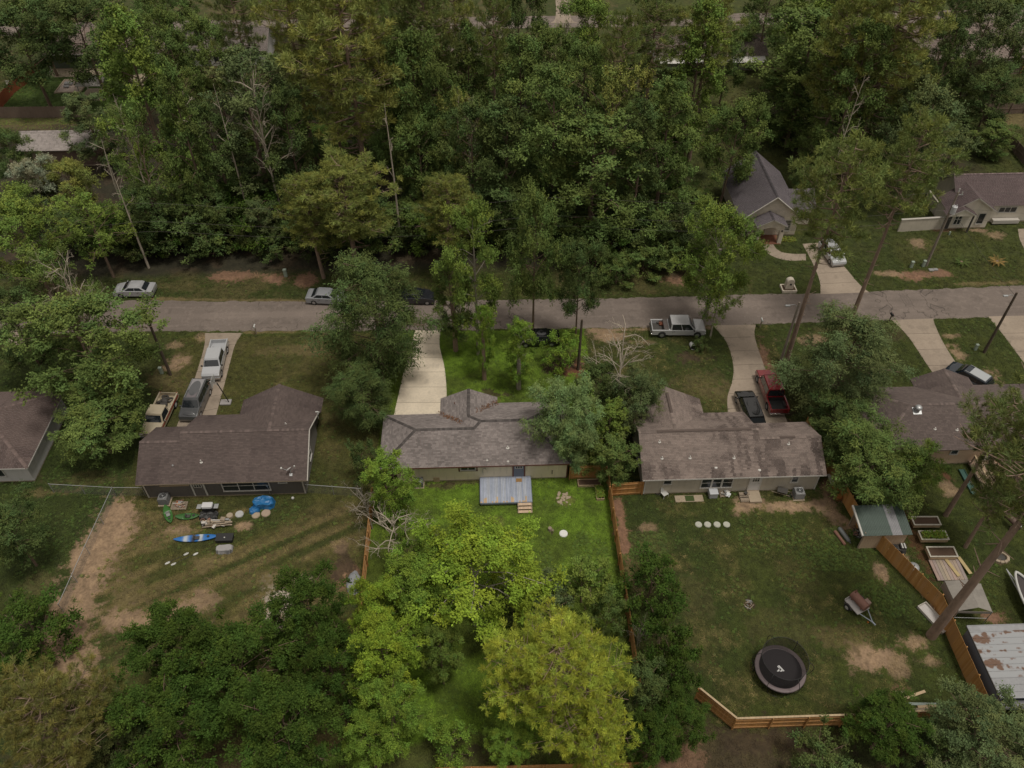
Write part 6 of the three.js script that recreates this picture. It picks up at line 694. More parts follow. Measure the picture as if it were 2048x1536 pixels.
{ const p = at(195, 190), t = thing('garden_shed', 'pale roofed garden shelter on stone base half hidden by bright foliage', 'shelter', p); mesh('roof', [rb(4.2, 0.12, 2.0, 0, 2.6, 0.9, 0.04, 0.3), rb(4.2, 0.12, 2.0, 0, 2.6, -0.9, 0.04, -0.3)], M.trim, t); for (const [x, z] of [[-1, -1], [1, -1], [-1, 1], [1, 1]]) mesh('post', [bx(0.14, 2.4, 0.14, x * 1.9, 1.2, z * 1.6)], M.trim, t); mesh('base', [bx(4.4, 0.2, 4, 0, 0.1, 0)], M.stone, t); }
for (const [u, v, l] of [[25, 185, 'white garden trellis against the red stained fence'], [45, 165, 'small white bird bath in the red fence flower bed']]) { const t = thing(u === 25 ? 'trellis' : 'bird_bath', l, u === 25 ? 'trellis' : 'bird bath', at(u, v)); if (u === 25) { for (let i = 0; i < 4; i++) mesh('slat', [bx(0.08, 2.0, 0.04, -0.3 + i * 0.2, 1.0, 0)], M.white, t); mesh('cross_bar', [bx(0.8, 0.06, 0.05, 0, 0.5, 0.01), bx(0.8, 0.06, 0.05, 0, 1.5, 0.01)], M.white, t); } else { mesh('pedestal', [cy(0.1, 0.18, 0.8, 0, 0.4, 0)], M.white, t); mesh('basin', [cy(0.4, 0.2, 0.15, 0, 0.85, 0)], M.white, t); } }
{ const p = at(2044, 145), t = thing('play_set', 'wooden play tower with yellow slide in the far yard', 'play set', p); for (const [x, z] of [[-1, -1], [1, -1], [-1, 1], [1, 1]]) mesh('post', [bx(0.12, 2.8, 0.12, x * 0.7, 1.4, z * 0.7)], std([0.4, 0.18, 0.06], 0.8), t); mesh('platform', [bx(1.6, 0.1, 1.6, 0, 1.3, 0)], std([0.4, 0.18, 0.06], 0.8), t); mesh('roof', [new THREE.ConeGeometry(1.3, 0.9, 4).rotateY(Math.PI / 4).translate(0, 3.2, 0)], std([0.42, 0.2, 0.08], 0.8), t); mesh('slide', [rb(0.55, 0.08, 2.6, 0, 0.75, 1.9, 0.03, 0.5), rb(0.06, 0.2, 2.6, -0.27, 0.82, 1.9, 0.02, 0.5), rb(0.06, 0.2, 2.6, 0.27, 0.82, 1.9, 0.02, 0.5)], std([0.55, 0.42, 0.04], 0.4), t); }
// ---------------------------------------------------------------- vegetation
const leafMat = (r, g, b) => new THREE.MeshPhysicalMaterial({ vertexColors: true, color: col(r, g, b), roughness: 0.75, side: THREE.DoubleSide, specularIntensity: 0.2 });
const leafM = { dark: leafMat(0.09, 0.128, 0.04), mid: leafMat(0.12, 0.17, 0.046), bright: leafMat(0.155, 0.22, 0.045), lime: leafMat(0.225, 0.32, 0.036), gum: leafMat(0.17, 0.265, 0.04), pine: leafMat(0.24, 0.26, 0.07), deep: leafMat(0.058, 0.1, 0.017), gold: leafMat(0.33, 0.38, 0.052), needle: leafMat(0.19, 0.23, 0.066), bronze: leafMat(0.18, 0.175, 0.05), teal: leafMat(0.115, 0.15, 0.058), jade: leafMat(0.19, 0.27, 0.1), silver: leafMat(0.28, 0.29, 0.19), olive: leafMat(0.2, 0.225, 0.058), night: leafMat(0.062, 0.08, 0.026), pinedark: leafMat(0.15, 0.18, 0.055) };
const barkM = { brown: std([0.2, 0.14, 0.1], 0.95, { map: T_bark, bumpMap: T_bark, bumpScale: 0.02 }), pine: std([0.3, 0.21, 0.16], 0.95, { map: T_bark, bumpMap: T_bark, bumpScale: 0.02 }), grey: std([0.34, 0.3, 0.25], 0.95, { map: T_bark }), dead: std([0.5, 0.43, 0.35], 0.95, { map: T_bark }) };
class Leaves { constructor() { this.p = []; this.c = []; }
  tri(a, b, c, k) { this.p.push(a.x, a.y, a.z, b.x, b.y, b.z, c.x, c.y, c.z); for (let i = 0; i < 3; i++) this.c.push(k[0], k[1], k[2]); }
  leaf(o, n, ax, L, W, k) { const s = n.clone().cross(ax).normalize().multiplyScalar(W / 2), m = o.clone().addScaledVector(ax, L * 0.45).addScaledVector(n, -0.18 * W), t = o.clone().addScaledVector(ax, L).addScaledVector(n, -0.12 * L); this.tri(o, m.clone().add(s), t, k); this.tri(o, t, m.sub(s), k); }
  geo() { const g = new THREE.BufferGeometry(); g.setAttribute('position', new THREE.Float32BufferAttribute(this.p, 3)); g.setAttribute('color', new THREE.Float32BufferAttribute(this.c, 3)); g.computeVertexNormals(); return g; } }
const rdir = (r, v = V()) => { const z = r() * 2 - 1, a = r() * 6.2832, q = Math.sqrt(1 - z * z); return v.set(q * Math.cos(a), z, q * Math.sin(a)); };
function limb(list, a, b, r0, r1, bend, seg = 5) { const m = a.clone().lerp(b, 0.5).add(bend), n = a.clone().lerp(b, 0.8).addScaledVector(bend, 0.5); list.push(bar(a, m, r0, lerp(r0, r1, 0.5), seg), bar(m, n, lerp(r0, r1, 0.5), lerp(r0, r1, 0.8), seg), bar(n, b, lerp(r0, r1, 0.8), r1, seg)); }
function broad(seed, o) { // leader, limbs that fill an uneven envelope, leafy sprays at their ends
  const { h = 13, rx = 4.5, ry = 4.5, cy: cyy = 8.5, limbs = 20, clumps = 125, per = 300, leaf = 0.17, cr = 1.0, uneven = 0.5, droop = 0, tw = 0.017, long = 1, cone = 0 } = o, r = mulberry(seed), L = new Leaves(), wood = [], d = V(), rr = V(), up = V(0, 1, 0), sN = r() * 60;
  const top = V(0.2 * rx * (r() - 0.5), cyy + ry * 0.86, 0.2 * rx * (r() - 0.5)), r0 = h * tw, axisAt = (y) => V(top.x * y / top.y, y, top.z * y / top.y), cs = [];
  limb(wood, V(0, -0.3, 0), top, r0, 0.03, V((r() - 0.5) * 0.5, 0, (r() - 0.5) * 0.5), 8);
  for (let i = 0; i < limbs; i++) {
    const s = (i + 0.5) / limbs, y0 = Math.max(0.1 * h, lerp(cyy - ry * 1.02, cyy + ry * 0.78, s)), a = i * 2.4 + r() * 0.8, q = Math.min(0.97, Math.abs((y0 + 0.25 * rx - cyy) / ry)), env = lerp(Math.sqrt(1 - q * q), 1.1 - s, cone), R = rx * env * (1 - uneven * 0.75 + uneven * 1.3 * fbm(Math.cos(a) * 1.3 + sN, Math.sin(a) * 1.3 + s * 3 + sN, 2)) + 0.3, e = V(Math.cos(a) * R, y0 + (0.1 + 0.5 * s) * R * (r() * 0.6 + 0.7) - droop * 0.5, Math.sin(a) * R), st = axisAt(y0);
    limb(wood, st, e, r0 * 0.26 * (1.15 - 0.6 * s), 0.018, V((r() - 0.5) * 0.4, 0.12 * R, (r() - 0.5) * 0.4), 5);
    const m = Math.max(2, Math.round(clumps / limbs * (0.35 + 0.9 * R / rx))), tone = 0.86 + 0.28 * r();
    for (let j = 0; j < m; j++) { const t = lerp(0.36, 1.02, Math.pow((j + r()) / m, 0.8)), w = R * 0.3 * (1.1 - 0.45 * t), c = st.clone().lerp(e, t); c.x += (r() - 0.5) * 2 * w; c.z += (r() - 0.5) * 2 * w; c.y += (r() - 0.4) * w * 1.1 + 0.12 * R * t * (1 - t); if (c.y < 0.5) c.y = 0.5 + 0.3 * r(); cs.push([c, cr * (0.6 + 0.65 * r()), tone]); if (j % 2 === 0) wood.push(bar(st.clone().lerp(e, t * 0.85), c, 0.03, 0.012, 4)); }
  }
  for (let j = 0; j < Math.round(clumps * 0.06) + 2; j++) cs.push([top.clone().add(V((r() - 0.5) * rx * 0.35, (r() - 0.6) * ry * 0.25, (r() - 0.5) * rx * 0.35)), cr * (0.6 + 0.5 * r()), 1]);
  const n = V(), ax = V(), sd = V(), la = V();
  for (const [c, k, tone] of cs) {
    const out = V(c.x / rx, (c.y - cyy) / ry * 0.8, c.z / rx).normalize(), f = tone * (0.76 + 0.48 * r()), hue = (r() - 0.5) * 0.26, ns = Math.round(per / 12 * k * k / (cr * cr));
    for (let q = 0; q < ns; q++) {
      rdir(r, d); if (d.dot(out) < -0.2 && r() < 0.7) continue; if (d.y < -0.4 && r() < 0.5) d.y = -d.y;
      const b0 = V(c.x + d.x * k * 0.5 * r(), c.y + d.y * k * 0.4 * r(), c.z + d.z * k * 0.5 * r()); ax.copy(d).addScaledVector(out, 0.35).addScaledVector(up, 0.2 - droop * 1.6); ax.normalize(); const len = k * (0.5 + 0.55 * r()) * long; sd.copy(ax).cross(rdir(r, rr)).normalize(); const g0 = f * (0.8 + 0.4 * r());
      for (let j = 0; j < 12; j++) {
        const t = (j + 0.6 * r()) / 12, sg = j % 2 ? 1 : -1, p = b0.clone().addScaledVector(ax, len * t).addScaledVector(sd, sg * 0.07 * r()).addScaledVector(rdir(r, rr), 0.07); p.y -= droop * len * t * t * 0.7;
        n.copy(up).multiplyScalar(0.75).addScaledVector(d, 0.35).addScaledVector(rdir(r, rr), 0.85).normalize(); la.copy(ax).multiplyScalar(0.5).addScaledVector(sd, sg * 0.8).addScaledVector(rdir(r, rr), 0.5); if (droop) la.y -= 0.8; la.addScaledVector(n, -la.dot(n)).normalize();
        const z = leaf * (0.7 + 0.65 * r()), g = g0 * (0.86 + 0.28 * r()); L.leaf(p, n, la, z * (droop ? 1.5 : 1.15), z * (droop ? 0.42 : 0.72), [g * (1 + hue), g, g * (1 - hue * 0.6)]);
      }
    }
  }
  return { crown: L.geo(), trunk: join(wood), rx, cy: cyy, h };
}
function pine(seed, o) { // whorls of limbs carrying brushes of fine needles
  const { h = 21, rx = 3.6, base = 0.52, branches = 52, tufts = 13, needles = 46, tr = 0.4, spread = 0.95, nw = 0.018 } = o, r = mulberry(seed), L = new Leaves(), wood = [], d = V(), rr = V(), n = V();
  limb(wood, V(0, -0.3, 0), V(0.3 * (r() - 0.5), h * 0.97, 0.3 * (r() - 0.5)), h * 0.0145, 0.05, V((r() - 0.5) * 0.6, 0, (r() - 0.5) * 0.6), 10);
  for (let i = 0; i < 14; i++) { const y = h * lerp(0.2, base + 0.05, r()), a = r() * 6.283, l = 0.5 + 0.9 * r(); wood.push(bar(V(0, y, 0), V(Math.cos(a) * l, y + 0.25 * (r() - 0.3), Math.sin(a) * l), 0.045, 0.015, 4)); }
  for (let i = 0; i < branches; i++) {
    const s = i / (branches - 1), y = h * lerp(base, 0.985, Math.pow(s, 0.85)), prof = Math.pow(Math.sin(Math.PI * (0.12 + 0.8 * s)), 0.75) * (0.42 + 0.72 * r()), len = rx * prof + 0.3, a = i * 2.4 + r() * 0.9, rise = (0.1 + 0.55 * s) * len * 0.7, e = V(Math.cos(a) * len, y + rise - 0.15 * len, Math.sin(a) * len), st = V(0, y - 0.1 * len, 0);
    limb(wood, st, e, 0.06 + 0.03 * (1 - s), 0.018, V(0, -0.12 * len, 0), 4);
    const f0 = 0.82 + 0.36 * r(), nt = Math.max(3, Math.round(tufts * prof * 1.25)); if (s < 0.15 && r() < 0.45) continue;
    for (let k = 0; k < nt; k++) {
      const t = Math.pow(lerp(0.3, 1, (k + r()) / nt), 0.8), c = st.clone().lerp(e, t), side = spread * len * 0.42 * (1.15 - 0.5 * t) * (r() - 0.5) * 2; c.x += -Math.sin(a) * side; c.z += Math.cos(a) * side; c.y += 0.1 + 0.5 * (r() - 0.3) - 0.12 * Math.abs(side); if (k % 2) wood.push(bar(st.clone().lerp(e, t * 0.9), c, 0.02, 0.01, 3));
      const f = f0 * (0.75 + 0.5 * r()), hue = (r() - 0.5) * 0.22, R = tr * (0.75 + 0.6 * r()), tw = V(Math.cos(a) * 0.5 + (r() - 0.5), 0.55, Math.sin(a) * 0.5 + (r() - 0.5)).normalize(), tl = R * 1.1;
      for (let q = 0; q < needles; q++) { rdir(r, d); d.addScaledVector(tw, 0.75).normalize(); n.copy(rdir(r, rr)).cross(d).normalize().multiplyScalar(nw * (0.8 + 0.6 * r())); const g = f * (0.8 + 0.4 * r()), m = c.clone().addScaledVector(tw, tl * (r() - 0.35)), tip = m.clone().addScaledVector(d, R * (0.75 + 0.4 * r())), k3 = [g * (1 + hue), g, g * (1 - hue)], md = m.clone().lerp(tip, 0.55); L.tri(m, md.clone().add(n), md.clone().sub(n), k3); L.tri(md.clone().add(n), tip, md.sub(n), k3); }
    }
  }
  for (let k = 0; k < 26; k++) { const c = V((r() - 0.5) * 1.6, h * 0.97 + (r() - 0.5) * 1.0, (r() - 0.5) * 1.6), g0 = 0.8 + 0.4 * r(); for (let q = 0; q < needles; q++) { rdir(r, d); d.y += 0.5; d.normalize(); n.copy(rdir(r, rr)).cross(d).normalize().multiplyScalar(nw); const tip = c.clone().addScaledVector(d, tr * (0.8 + 0.5 * r())), g = g0 * (0.8 + 0.4 * r()); L.tri(c.clone().add(n), tip, c.clone().sub(n), [g, g, g]); } }
  return { crown: L.geo(), trunk: join(wood), rx, cy: h * lerp(base, 1, 0.55), h };
}
function dead(seed, o) {
  const { h = 11, spread = 3, n = 12, crook = 0.5, depth = 2 } = o, r = mulberry(seed), w = []; const top = V((r() - 0.5) * 0.8, h, (r() - 0.5) * 0.8); limb(w, V(0, -0.2, 0), top, h * 0.016, 0.03, V((r() - 0.5) * 0.6, 0, (r() - 0.5) * 0.6), 7);
  const grow = (a, dir, len, rad, depth) => { const b = a.clone().addScaledVector(dir, len).add(V((r() - 0.5) * len * crook, (r() - 0.3) * len * 0.3, (r() - 0.5) * len * crook)); limb(w, a, b, rad, rad * 0.35, V((r() - 0.5) * 0.25 * len, 0.1 * len, (r() - 0.5) * 0.25 * len), 4); if (depth > 0) for (let i = 0; i < 3; i++) { const t = 0.35 + 0.6 * r(), c = a.clone().lerp(b, t), d2 = dir.clone().add(rdir(r).multiplyScalar(0.9)).normalize(); grow(c, d2, len * (0.35 + 0.3 * r()), rad * 0.45, depth - 1); } };
  for (let i = 0; i < n; i++) { const t = 0.4 + 0.58 * i / n, a = i * 2.4 + r(), el = 0.25 + 0.6 * r(); grow(V(top.x * t, h * t, top.z * t), V(Math.cos(a) * Math.cos(el), Math.sin(el), Math.sin(a) * Math.cos(el)), spread * (1.15 - 0.7 * t) * (0.7 + 0.6 * r()), 0.055, depth); }
  return { trunk: join(w), rx: spread, cy: h * 0.7, h };
}
const K = {
  round: broad(101, {}), round2: broad(102, { rx: 4.8, ry: 4.4, limbs: 20, clumps: 145, uneven: 0.7 }), tall: broad(103, { h: 16, rx: 3.5, ry: 6.6, cy: 9.2, limbs: 26, clumps: 130, cr: 0.9 }), tall2: broad(104, { h: 16, rx: 3.8, ry: 6.4, cy: 9.4, limbs: 22, clumps: 120, cr: 0.95, uneven: 0.85 }), spire: broad(115, { h: 17, rx: 3.3, ry: 7.2, cy: 9.4, limbs: 28, clumps: 120, cr: 0.85, uneven: 0.7, cone: 0.55 }),
  loose: broad(105, { rx: 4.6, ry: 4.6, limbs: 15, clumps: 76, per: 170, cr: 0.9, uneven: 0.8 }), ivy: broad(106, { h: 13, rx: 2.7, ry: 6.2, cy: 6.6, limbs: 30, clumps: 150, cr: 0.75, per: 200, leaf: 0.16, uneven: 0.8 }), feather: broad(107, { h: 15, rx: 4.2, ry: 6.4, cy: 8.4, limbs: 32, clumps: 200, per: 300, droop: 0.4, leaf: 0.17, long: 1.2, uneven: 0.55 }),
  near: broad(108, { h: 12, rx: 4.3, ry: 4.0, cy: 7.9, limbs: 22, clumps: 190, per: 300, cr: 0.72, leaf: 0.14, uneven: 0.75 }), near2: broad(109, { h: 12, rx: 4.1, ry: 4.3, cy: 7.6, limbs: 24, clumps: 180, per: 300, cr: 0.72, leaf: 0.14, uneven: 0.6 }), shrub: broad(110, { h: 3.4, rx: 2.2, ry: 1.7, cy: 1.6, limbs: 12, clumps: 46, per: 170, cr: 0.58, leaf: 0.14, tw: 0.02 }), shrub2: broad(111, { h: 4.6, rx: 2.4, ry: 2.3, cy: 2.2, limbs: 13, clumps: 54, per: 170, cr: 0.62, leaf: 0.14, uneven: 0.8 }),
  willow: broad(112, { h: 9, rx: 3.4, ry: 3.4, cy: 5.6, limbs: 20, clumps: 150, per: 280, cr: 0.72, leaf: 0.15, droop: 0.2, long: 1.2 }),
  pine: pine(201, {}), pine2: pine(202, { h: 22, rx: 3.9, base: 0.58, branches: 46, tufts: 14 }), pine3: pine(203, { h: 17, rx: 3.5, base: 0.36, branches: 70, tufts: 14 }), nearpine: pine(204, { h: 17, rx: 4.4, base: 0.38, branches: 90, tufts: 19, needles: 60, tr: 0.36, spread: 1.05, nw: 0.013 }),
  dead: dead(301, { spread: 3.4, n: 14, depth: 3 }), dead2: dead(302, { h: 14, spread: 2.6, n: 9 }), deadlow: dead(303, { h: 7, spread: 3.6, n: 13, crook: 0.7, depth: 3 }), snag: dead(304, { h: 15, spread: 1.6, n: 5 }),
};
const triCount = Object.values(K).reduce((s, k) => s + ((k.crown?.attributes.position.count ?? 0) + k.trunk.attributes.position.count) / 3, 0); console.log('tree triangles', Math.round(triCount));
const tR = mulberry(77);
// a tree whose crown centre stands at height hc where the line of sight of (u, v) passes; half width rpx
function tree(u, v, rpx, hc, kind, leaf, label, o = {}) {
  const k = K[kind], p = at(u, v, hc), r = rpx * mPerPx(p), sx = r / k.rx, sy = hc / k.cy, isShrub = kind.startsWith('shrub');
  const t = thing(o.name ?? (isShrub ? 'shrub' : kind.includes('pine') ? 'pine_tree' : kind.startsWith('dead') || kind === 'snag' ? 'dead_tree' : 'tree'), label, isShrub ? 'shrub' : o.cat ?? 'tree', V(p.x, 0, p.z), tR() * 6.283, o.group);
  t.scale.set(sx, sy, sx); mesh('trunk', k.trunk, o.bark ?? (kind.includes('pine') ? barkM.pine : kind.startsWith('dead') || kind === 'snag' ? barkM.dead : barkM.brown), t); if (k.crown) mesh('crown', k.crown, leafM[leaf], t); if (o.bole) mesh('bole', [cy(o.bole * 0.6 / sx, o.bole / sx, hc * 1.1 / sy, 0, hc * 0.53 / sy, 0, 0, 0, 0, 12)], o.bark ?? barkM.brown, t); return t;
}
// near ground
tree(105, 1440, 118, 9.5, 'nearpine', 'bronze', 'broad olive pine at the near corner beside the sandy path');
tree(345, 1305, 94, 7, 'near2', 'deep', 'dark green tree beside the sandy path, topmost of the near cluster'); tree(475, 1345, 110, 7, 'near', 'deep', 'dark green tree in the middle of the near cluster'); tree(620, 1235, 82, 7, 'near2', 'deep', 'dark green tree hiding the pale sand patch'); tree(350, 1455, 110, 7, 'near', 'deep', 'dark green tree between the olive pine and the near cluster'); tree(575, 1460, 105, 7.5, 'near2', 'deep', 'dark green tree at the near edge beside the bright lawn'); tree(665, 1345, 70, 6.5, 'near', 'deep', 'dark green tree squeezed against the bright lawn boundary'); tree(250, 1500, 80, 5, 'near2', 'night', 'dark bushy tree behind the olive pine');
tree(65, 1260, 75, 2.2, 'shrub2', 'deep', 'bushy thicket at the end of the chain link fence'); tree(20, 1330, 60, 2.2, 'shrub2', 'deep', 'bushy thicket above the olive pine'); tree(20, 1060, 62, 5.2, 'round', 'dark', 'dark round tree on the deep green lawn by the picture edge');
tree(945, 1148, 130, 7.4, 'near', 'lime', 'large yellow green tree in the middle of the bright lawn', { bark: barkM.grey }); tree(845, 1195, 85, 6.2, 'near2', 'gum', 'yellow green tree behind the largest one on the bright lawn'); tree(755, 1225, 58, 6, 'near', 'lime', 'slim yellow green tree against the boundary of the bright lawn'); tree(770, 1325, 80, 6.6, 'near2', 'lime', 'bright yellow green tree at the side of the bright lawn'); tree(785, 1430, 66, 6, 'near', 'gum', 'green tree at the near corner of the bright lawn'); tree(880, 1305, 46, 5, 'near2', 'bright', 'darker green tree beneath the largest yellow green one'); tree(735, 1480, 55, 5, 'near2', 'gum', 'green tree at the very corner of the bright lawn'); tree(900, 1490, 45, 2.0, 'shrub2', 'gum', 'low green shrub at the near end of the bright lawn');
tree(1112, 1345, 128, 10, 'nearpine', 'gold', 'large golden green pine on the bright lawn'); tree(1195, 1475, 68, 8, 'pine3', 'gold', 'second golden pine at the near corner of the bright lawn'); tree(1015, 1480, 50, 3.4, 'near2', 'gum', 'green tree under the golden pine');
tree(1085, 1195, 50, 1.9, 'shrub2', 'teal', 'dark blue green shrub behind the golden pine'); tree(1165, 1180, 58, 2, 'shrub', 'bright', 'leafy shrub beside the cedar fence behind the golden pine'); tree(1215, 1230, 35, 2, 'shrub2', 'mid', 'leafy shrub between the golden pine and the cedar fence'); tree(1025, 1205, 36, 1.8, 'shrub', 'teal', 'dark shrub between the yellow green tree and golden pine');
tree(1300, 1170, 58, 2.5, 'shrub2', 'deep', 'dark thicket against the cedar fence in the trampoline yard'); tree(1320, 1270, 52, 3, 'shrub2', 'deep', 'dark thicket below the broken snag'); tree(1345, 1340, 45, 3, 'shrub', 'deep', 'leafy thicket close to the angled fence end'); tree(1352, 1440, 56, 4, 'near', 'deep', 'leafy tree outside the angled cedar fence'); tree(1310, 1480, 55, 4, 'near2', 'deep', 'dark tree beside the golden pine at the near edge'); tree(1280, 1390, 40, 4, 'ivy', 'dark', 'dark ivy clad trunk beside the golden pine'); tree(1278, 1275, 26, 3.2, 'deadlow', '', 'broken grey snag rising from the dark thicket', { bark: barkM.grey });
tree(1775, 1455, 72, 3.6, 'near2', 'deep', 'leafy tree overhanging the cedar back fence'); tree(1965, 1475, 100, 4.5, 'near', 'teal', 'broad grey green tree at the near corner by the metal shed'); tree(1870, 1505, 50, 2.2, 'shrub2', 'dark', 'dark shrub between the two trees outside the back fence'); tree(1640, 1520, 55, 1.6, 'shrub', 'dark', 'low dark thicket outside the cedar back fence');
// beside and around the houses
tree(775, 975, 40, 4.2, 'ivy', 'gum', 'bright ivy covered trunk at the corner of the cream house'); tree(800, 1070, 95, 5, 'deadlow', '', 'bare pale branches arching over the bright lawn'); tree(735, 1010, 50, 3.5, 'deadlow', '', 'bare branches reaching over the chain link fence', { bark: barkM.grey }); tree(730, 930, 30, 2.6, 'shrub2', 'dark', 'dark shrub in the gap beside the cream house'); tree(815, 1110, 36, 3, 'shrub2', 'gum', 'ivy shrub under the bare pale branches');
tree(1122, 835, 60, 5.8, 'willow', 'jade', 'blue green tree leaning over the cream house roof'); tree(1145, 880, 40, 4.5, 'willow', 'jade', 'lower blue green tree at the end of the cream house'); tree(1170, 905, 36, 2, 'shrub2', 'olive', 'brownish shrub between the cream house and boundary'); tree(1240, 725, 78, 8.6, 'dead', '', 'tall bare grey tree between the two front lawns', { bark: barkM.dead }); tree(1275, 800, 48, 4.8, 'willow', 'teal', 'dark blue green tree beside the beige house roof'); tree(1215, 860, 33, 3.6, 'ivy', 'bright', 'ivy covered tree at the foot of the bare grey tree'); tree(1225, 925, 36, 3, 'ivy', 'mid', 'leafy ivy mass between the two houses'); tree(1196, 785, 34, 4, 'ivy', 'dark', 'dark ivy clad tree behind the bare grey tree'); tree(1245, 830, 36, 3, 'shrub2', 'dark', 'dark shrub beside the gable of the beige house');
tree(745, 635, 95, 8.8, 'feather', 'dark', 'large dark feathery tree between the two driveways'); tree(722, 790, 56, 4.4, 'feather', 'dark', 'lower dark feathery tree beside the bright driveway');
tree(175, 690, 128, 8.5, 'round2', 'mid', 'very large leafy tree beside the old cream pickup'); tree(190, 845, 88, 4.2, 'round', 'mid', 'lower spreading canopy of the tree behind the white walled house'); tree(110, 590, 75, 9, 'loose', 'mid', 'leafy tree with bare twigs behind the very large one'); tree(45, 480, 90, 8, 'round2', 'bright', 'bright green tree on the verge at the picture edge'); tree(185, 455, 72, 7, 'loose', 'bright', 'bright green tree beside the road with pale stems'); tree(40, 660, 50, 7, 'tall', 'dark', 'dark tall tree at the picture edge near the road'); tree(150, 600, 60, 10.5, 'dead', '', 'bare twiggy top above the very large leafy tree');
tree(950, 545, 54, 11, 'tall2', 'bright', 'tall leafy street tree at the bright driveway corner', { bark: barkM.grey }); tree(1070, 505, 64, 11.5, 'round2', 'mid', 'wide leafy street tree above the black sedan'); tree(905, 600, 36, 7, 'tall', 'mid', 'slim leafy street tree at the edge of the bright driveway', { bark: barkM.pine, bole: 0.28 }); tree(1160, 560, 46, 8.5, 'round', 'dark', 'dark rounded street tree beside the short dark pole'); tree(966, 675, 19, 5.8, 'tall', 'gum', 'slim bright tree with red brown trunk on the front lawn', { bole: 0.24, bark: barkM.pine }); tree(1038, 700, 28, 5.4, 'tall', 'gum', 'bright green tree with pale trunk in the front lawn', { bark: barkM.grey, bole: 0.26 }); tree(1124, 702, 34, 2.0, 'shrub2', 'gum', 'rounded yellow green bush in front of the short dark pole');
tree(1438, 510, 74, 9.5, 'round2', 'bright', 'leafy tree rising behind the roadside white pickup', { bark: barkM.grey, bole: 0.3 }); tree(1440, 590, 45, 6, 'loose', 'bright', 'thin leafy sapling beside the curving driveway', { bark: barkM.grey }); tree(1402, 690, 15, 0.7, 'shrub', 'dark', 'small dark bush at the foot of the front yard tree');
tree(1690, 720, 92, 7, 'feather', 'teal', 'large dark green tree beside the tan house front lawn'); tree(1672, 830, 52, 4, 'round', 'dark', 'dark tree overhanging the red pickup side of the fence'); tree(1745, 930, 82, 4.6, 'willow', 'mid', 'dark feathery tree behind the cedar fence'); tree(1828, 938, 48, 4.2, 'round', 'bright', 'bright green tree in front of the tan house'); tree(1700, 880, 55, 4.2, 'round2', 'dark', 'dark tree at the corner of the tan house'); tree(1790, 985, 45, 2.8, 'shrub2', 'mid', 'leafy shrub above the green roofed shed');
tree(2005, 850, 75, 12, 'pine2', 'pinedark', 'dark pine crown in front of the tan house roof'); tree(2020, 965, 62, 9, 'pine3', 'pinedark', 'lower dark pine branches above the barrel smoker');
{ // bare pine trunk that leaves the frame, its crown above and outside
  const b = at(1862, 1272), t = thing('pine_tree', 'thick bare pine trunk crossing the cedar fence', 'tree', b, 1.2); t.scale.set(1.1, 1.25, 1.1); mesh('trunk', K.pine2.trunk, barkM.pine, t).scale.set(1.2, 1, 1.2); mesh('crown', K.pine2.crown, leafM.pinedark, t);
  const q = (u, v, hh, kind, leaf, sx, label) => { const k = K[kind], p = at(u, v), tt = thing('pine_tree', label, 'tree', p, tR() * 6); tt.scale.set(sx, hh / k.h, sx); mesh('trunk', k.trunk, barkM.pine, tt).scale.set(0.8, 1, 0.8); mesh('crown', k.crown, leafM[leaf], tt); };
  q(1572, 725, 25.5, 'pine2', 'needle', 1.12, 'tall pine with long bare trunk beside the curving driveway'); q(1702, 640, 24, 'pine', 'needle', 1.08, 'tall pine with bare trunk rising in front of the road lawn');
}
// wood across the road
const W = (label, a) => a.forEach((s, i) => tree(s[0], s[1], s[2], s[3] * (s[0] > 240 && s[3] > 7 ? 1.18 : 1), s[4], s[5], Array.isArray(label) ? label[i] : label, s[6] ?? {}));
W(['tall bright tree in front of the far sandpit lawn', 'half bare tree leaning among the wood edge', 'thin bare topped tree at the wood edge', 'dark conifer like tree at the corner of the grey fence', 'silvery leaved small tree at the wood edge', 'olive tree in front of the pale grey roof', 'dark tree hiding the pale grey roof end', 'dark spreading tree over the far patio', 'dark tree mass behind the red fence', 'dark tree top behind the green walled house', 'bright tree behind the far garden shelter', 'tall slim bright tree between the bare snags', 'pale barked dead snag standing in the wood', 'olive tree crowded beneath the half bare one'],
  [[290, 215, 74, 12.5, 'spire', 'bright'], [285, 330, 62, 10, 'loose', 'mid'], [215, 330, 40, 9, 'dead2', ''], [185, 255, 46, 6.5, 'tall', 'teal'], [75, 365, 42, 5.5, 'round', 'silver'], [140, 365, 52, 5, 'round2', 'olive'], [25, 310, 45, 6, 'round', 'dark'], [170, 70, 85, 10, 'round2', 'dark'], [50, 90, 80, 10, 'round', 'dark'], [60, 15, 70, 11, 'round2', 'mid'], [255, 120, 52, 9, 'round', 'mid'], [375, 290, 44, 11, 'spire', 'mid'], [385, 260, 36, 11, 'snag', ''], [310, 420, 60, 6, 'round', 'dark']]);
W(['bare grey snag between the bright tree and the leaning one', 'thin dead trunk beside the large dead limbed tree', 'bare forked snag in front of the weeping tree', 'twiggy dead tree beside the sparse yellowish tree', 'pale forked dead tree behind the road lawn pines', 'tall slim pine beside the biggest pine', 'tall slim pine beside the far garage driveway', 'tall slim pine rising left of the ivy trunked one', 'thin leaning dead trunk at the wood edge above the silver sedan'],
  [[262, 290, 26, 12, 'dead2', ''], [455, 270, 18, 12, 'snag', ''], [780, 300, 20, 11, 'snag', ''], [938, 285, 34, 9.5, 'dead', ''], [1700, 235, 24, 10.5, 'dead2', ''], [755, 70, 46, 18, 'pine2', 'needle'], [985, 60, 42, 17, 'pine2', 'needle'], [1245, 110, 46, 17, 'pine2', 'needle'], [245, 400, 20, 8, 'snag', '']]);
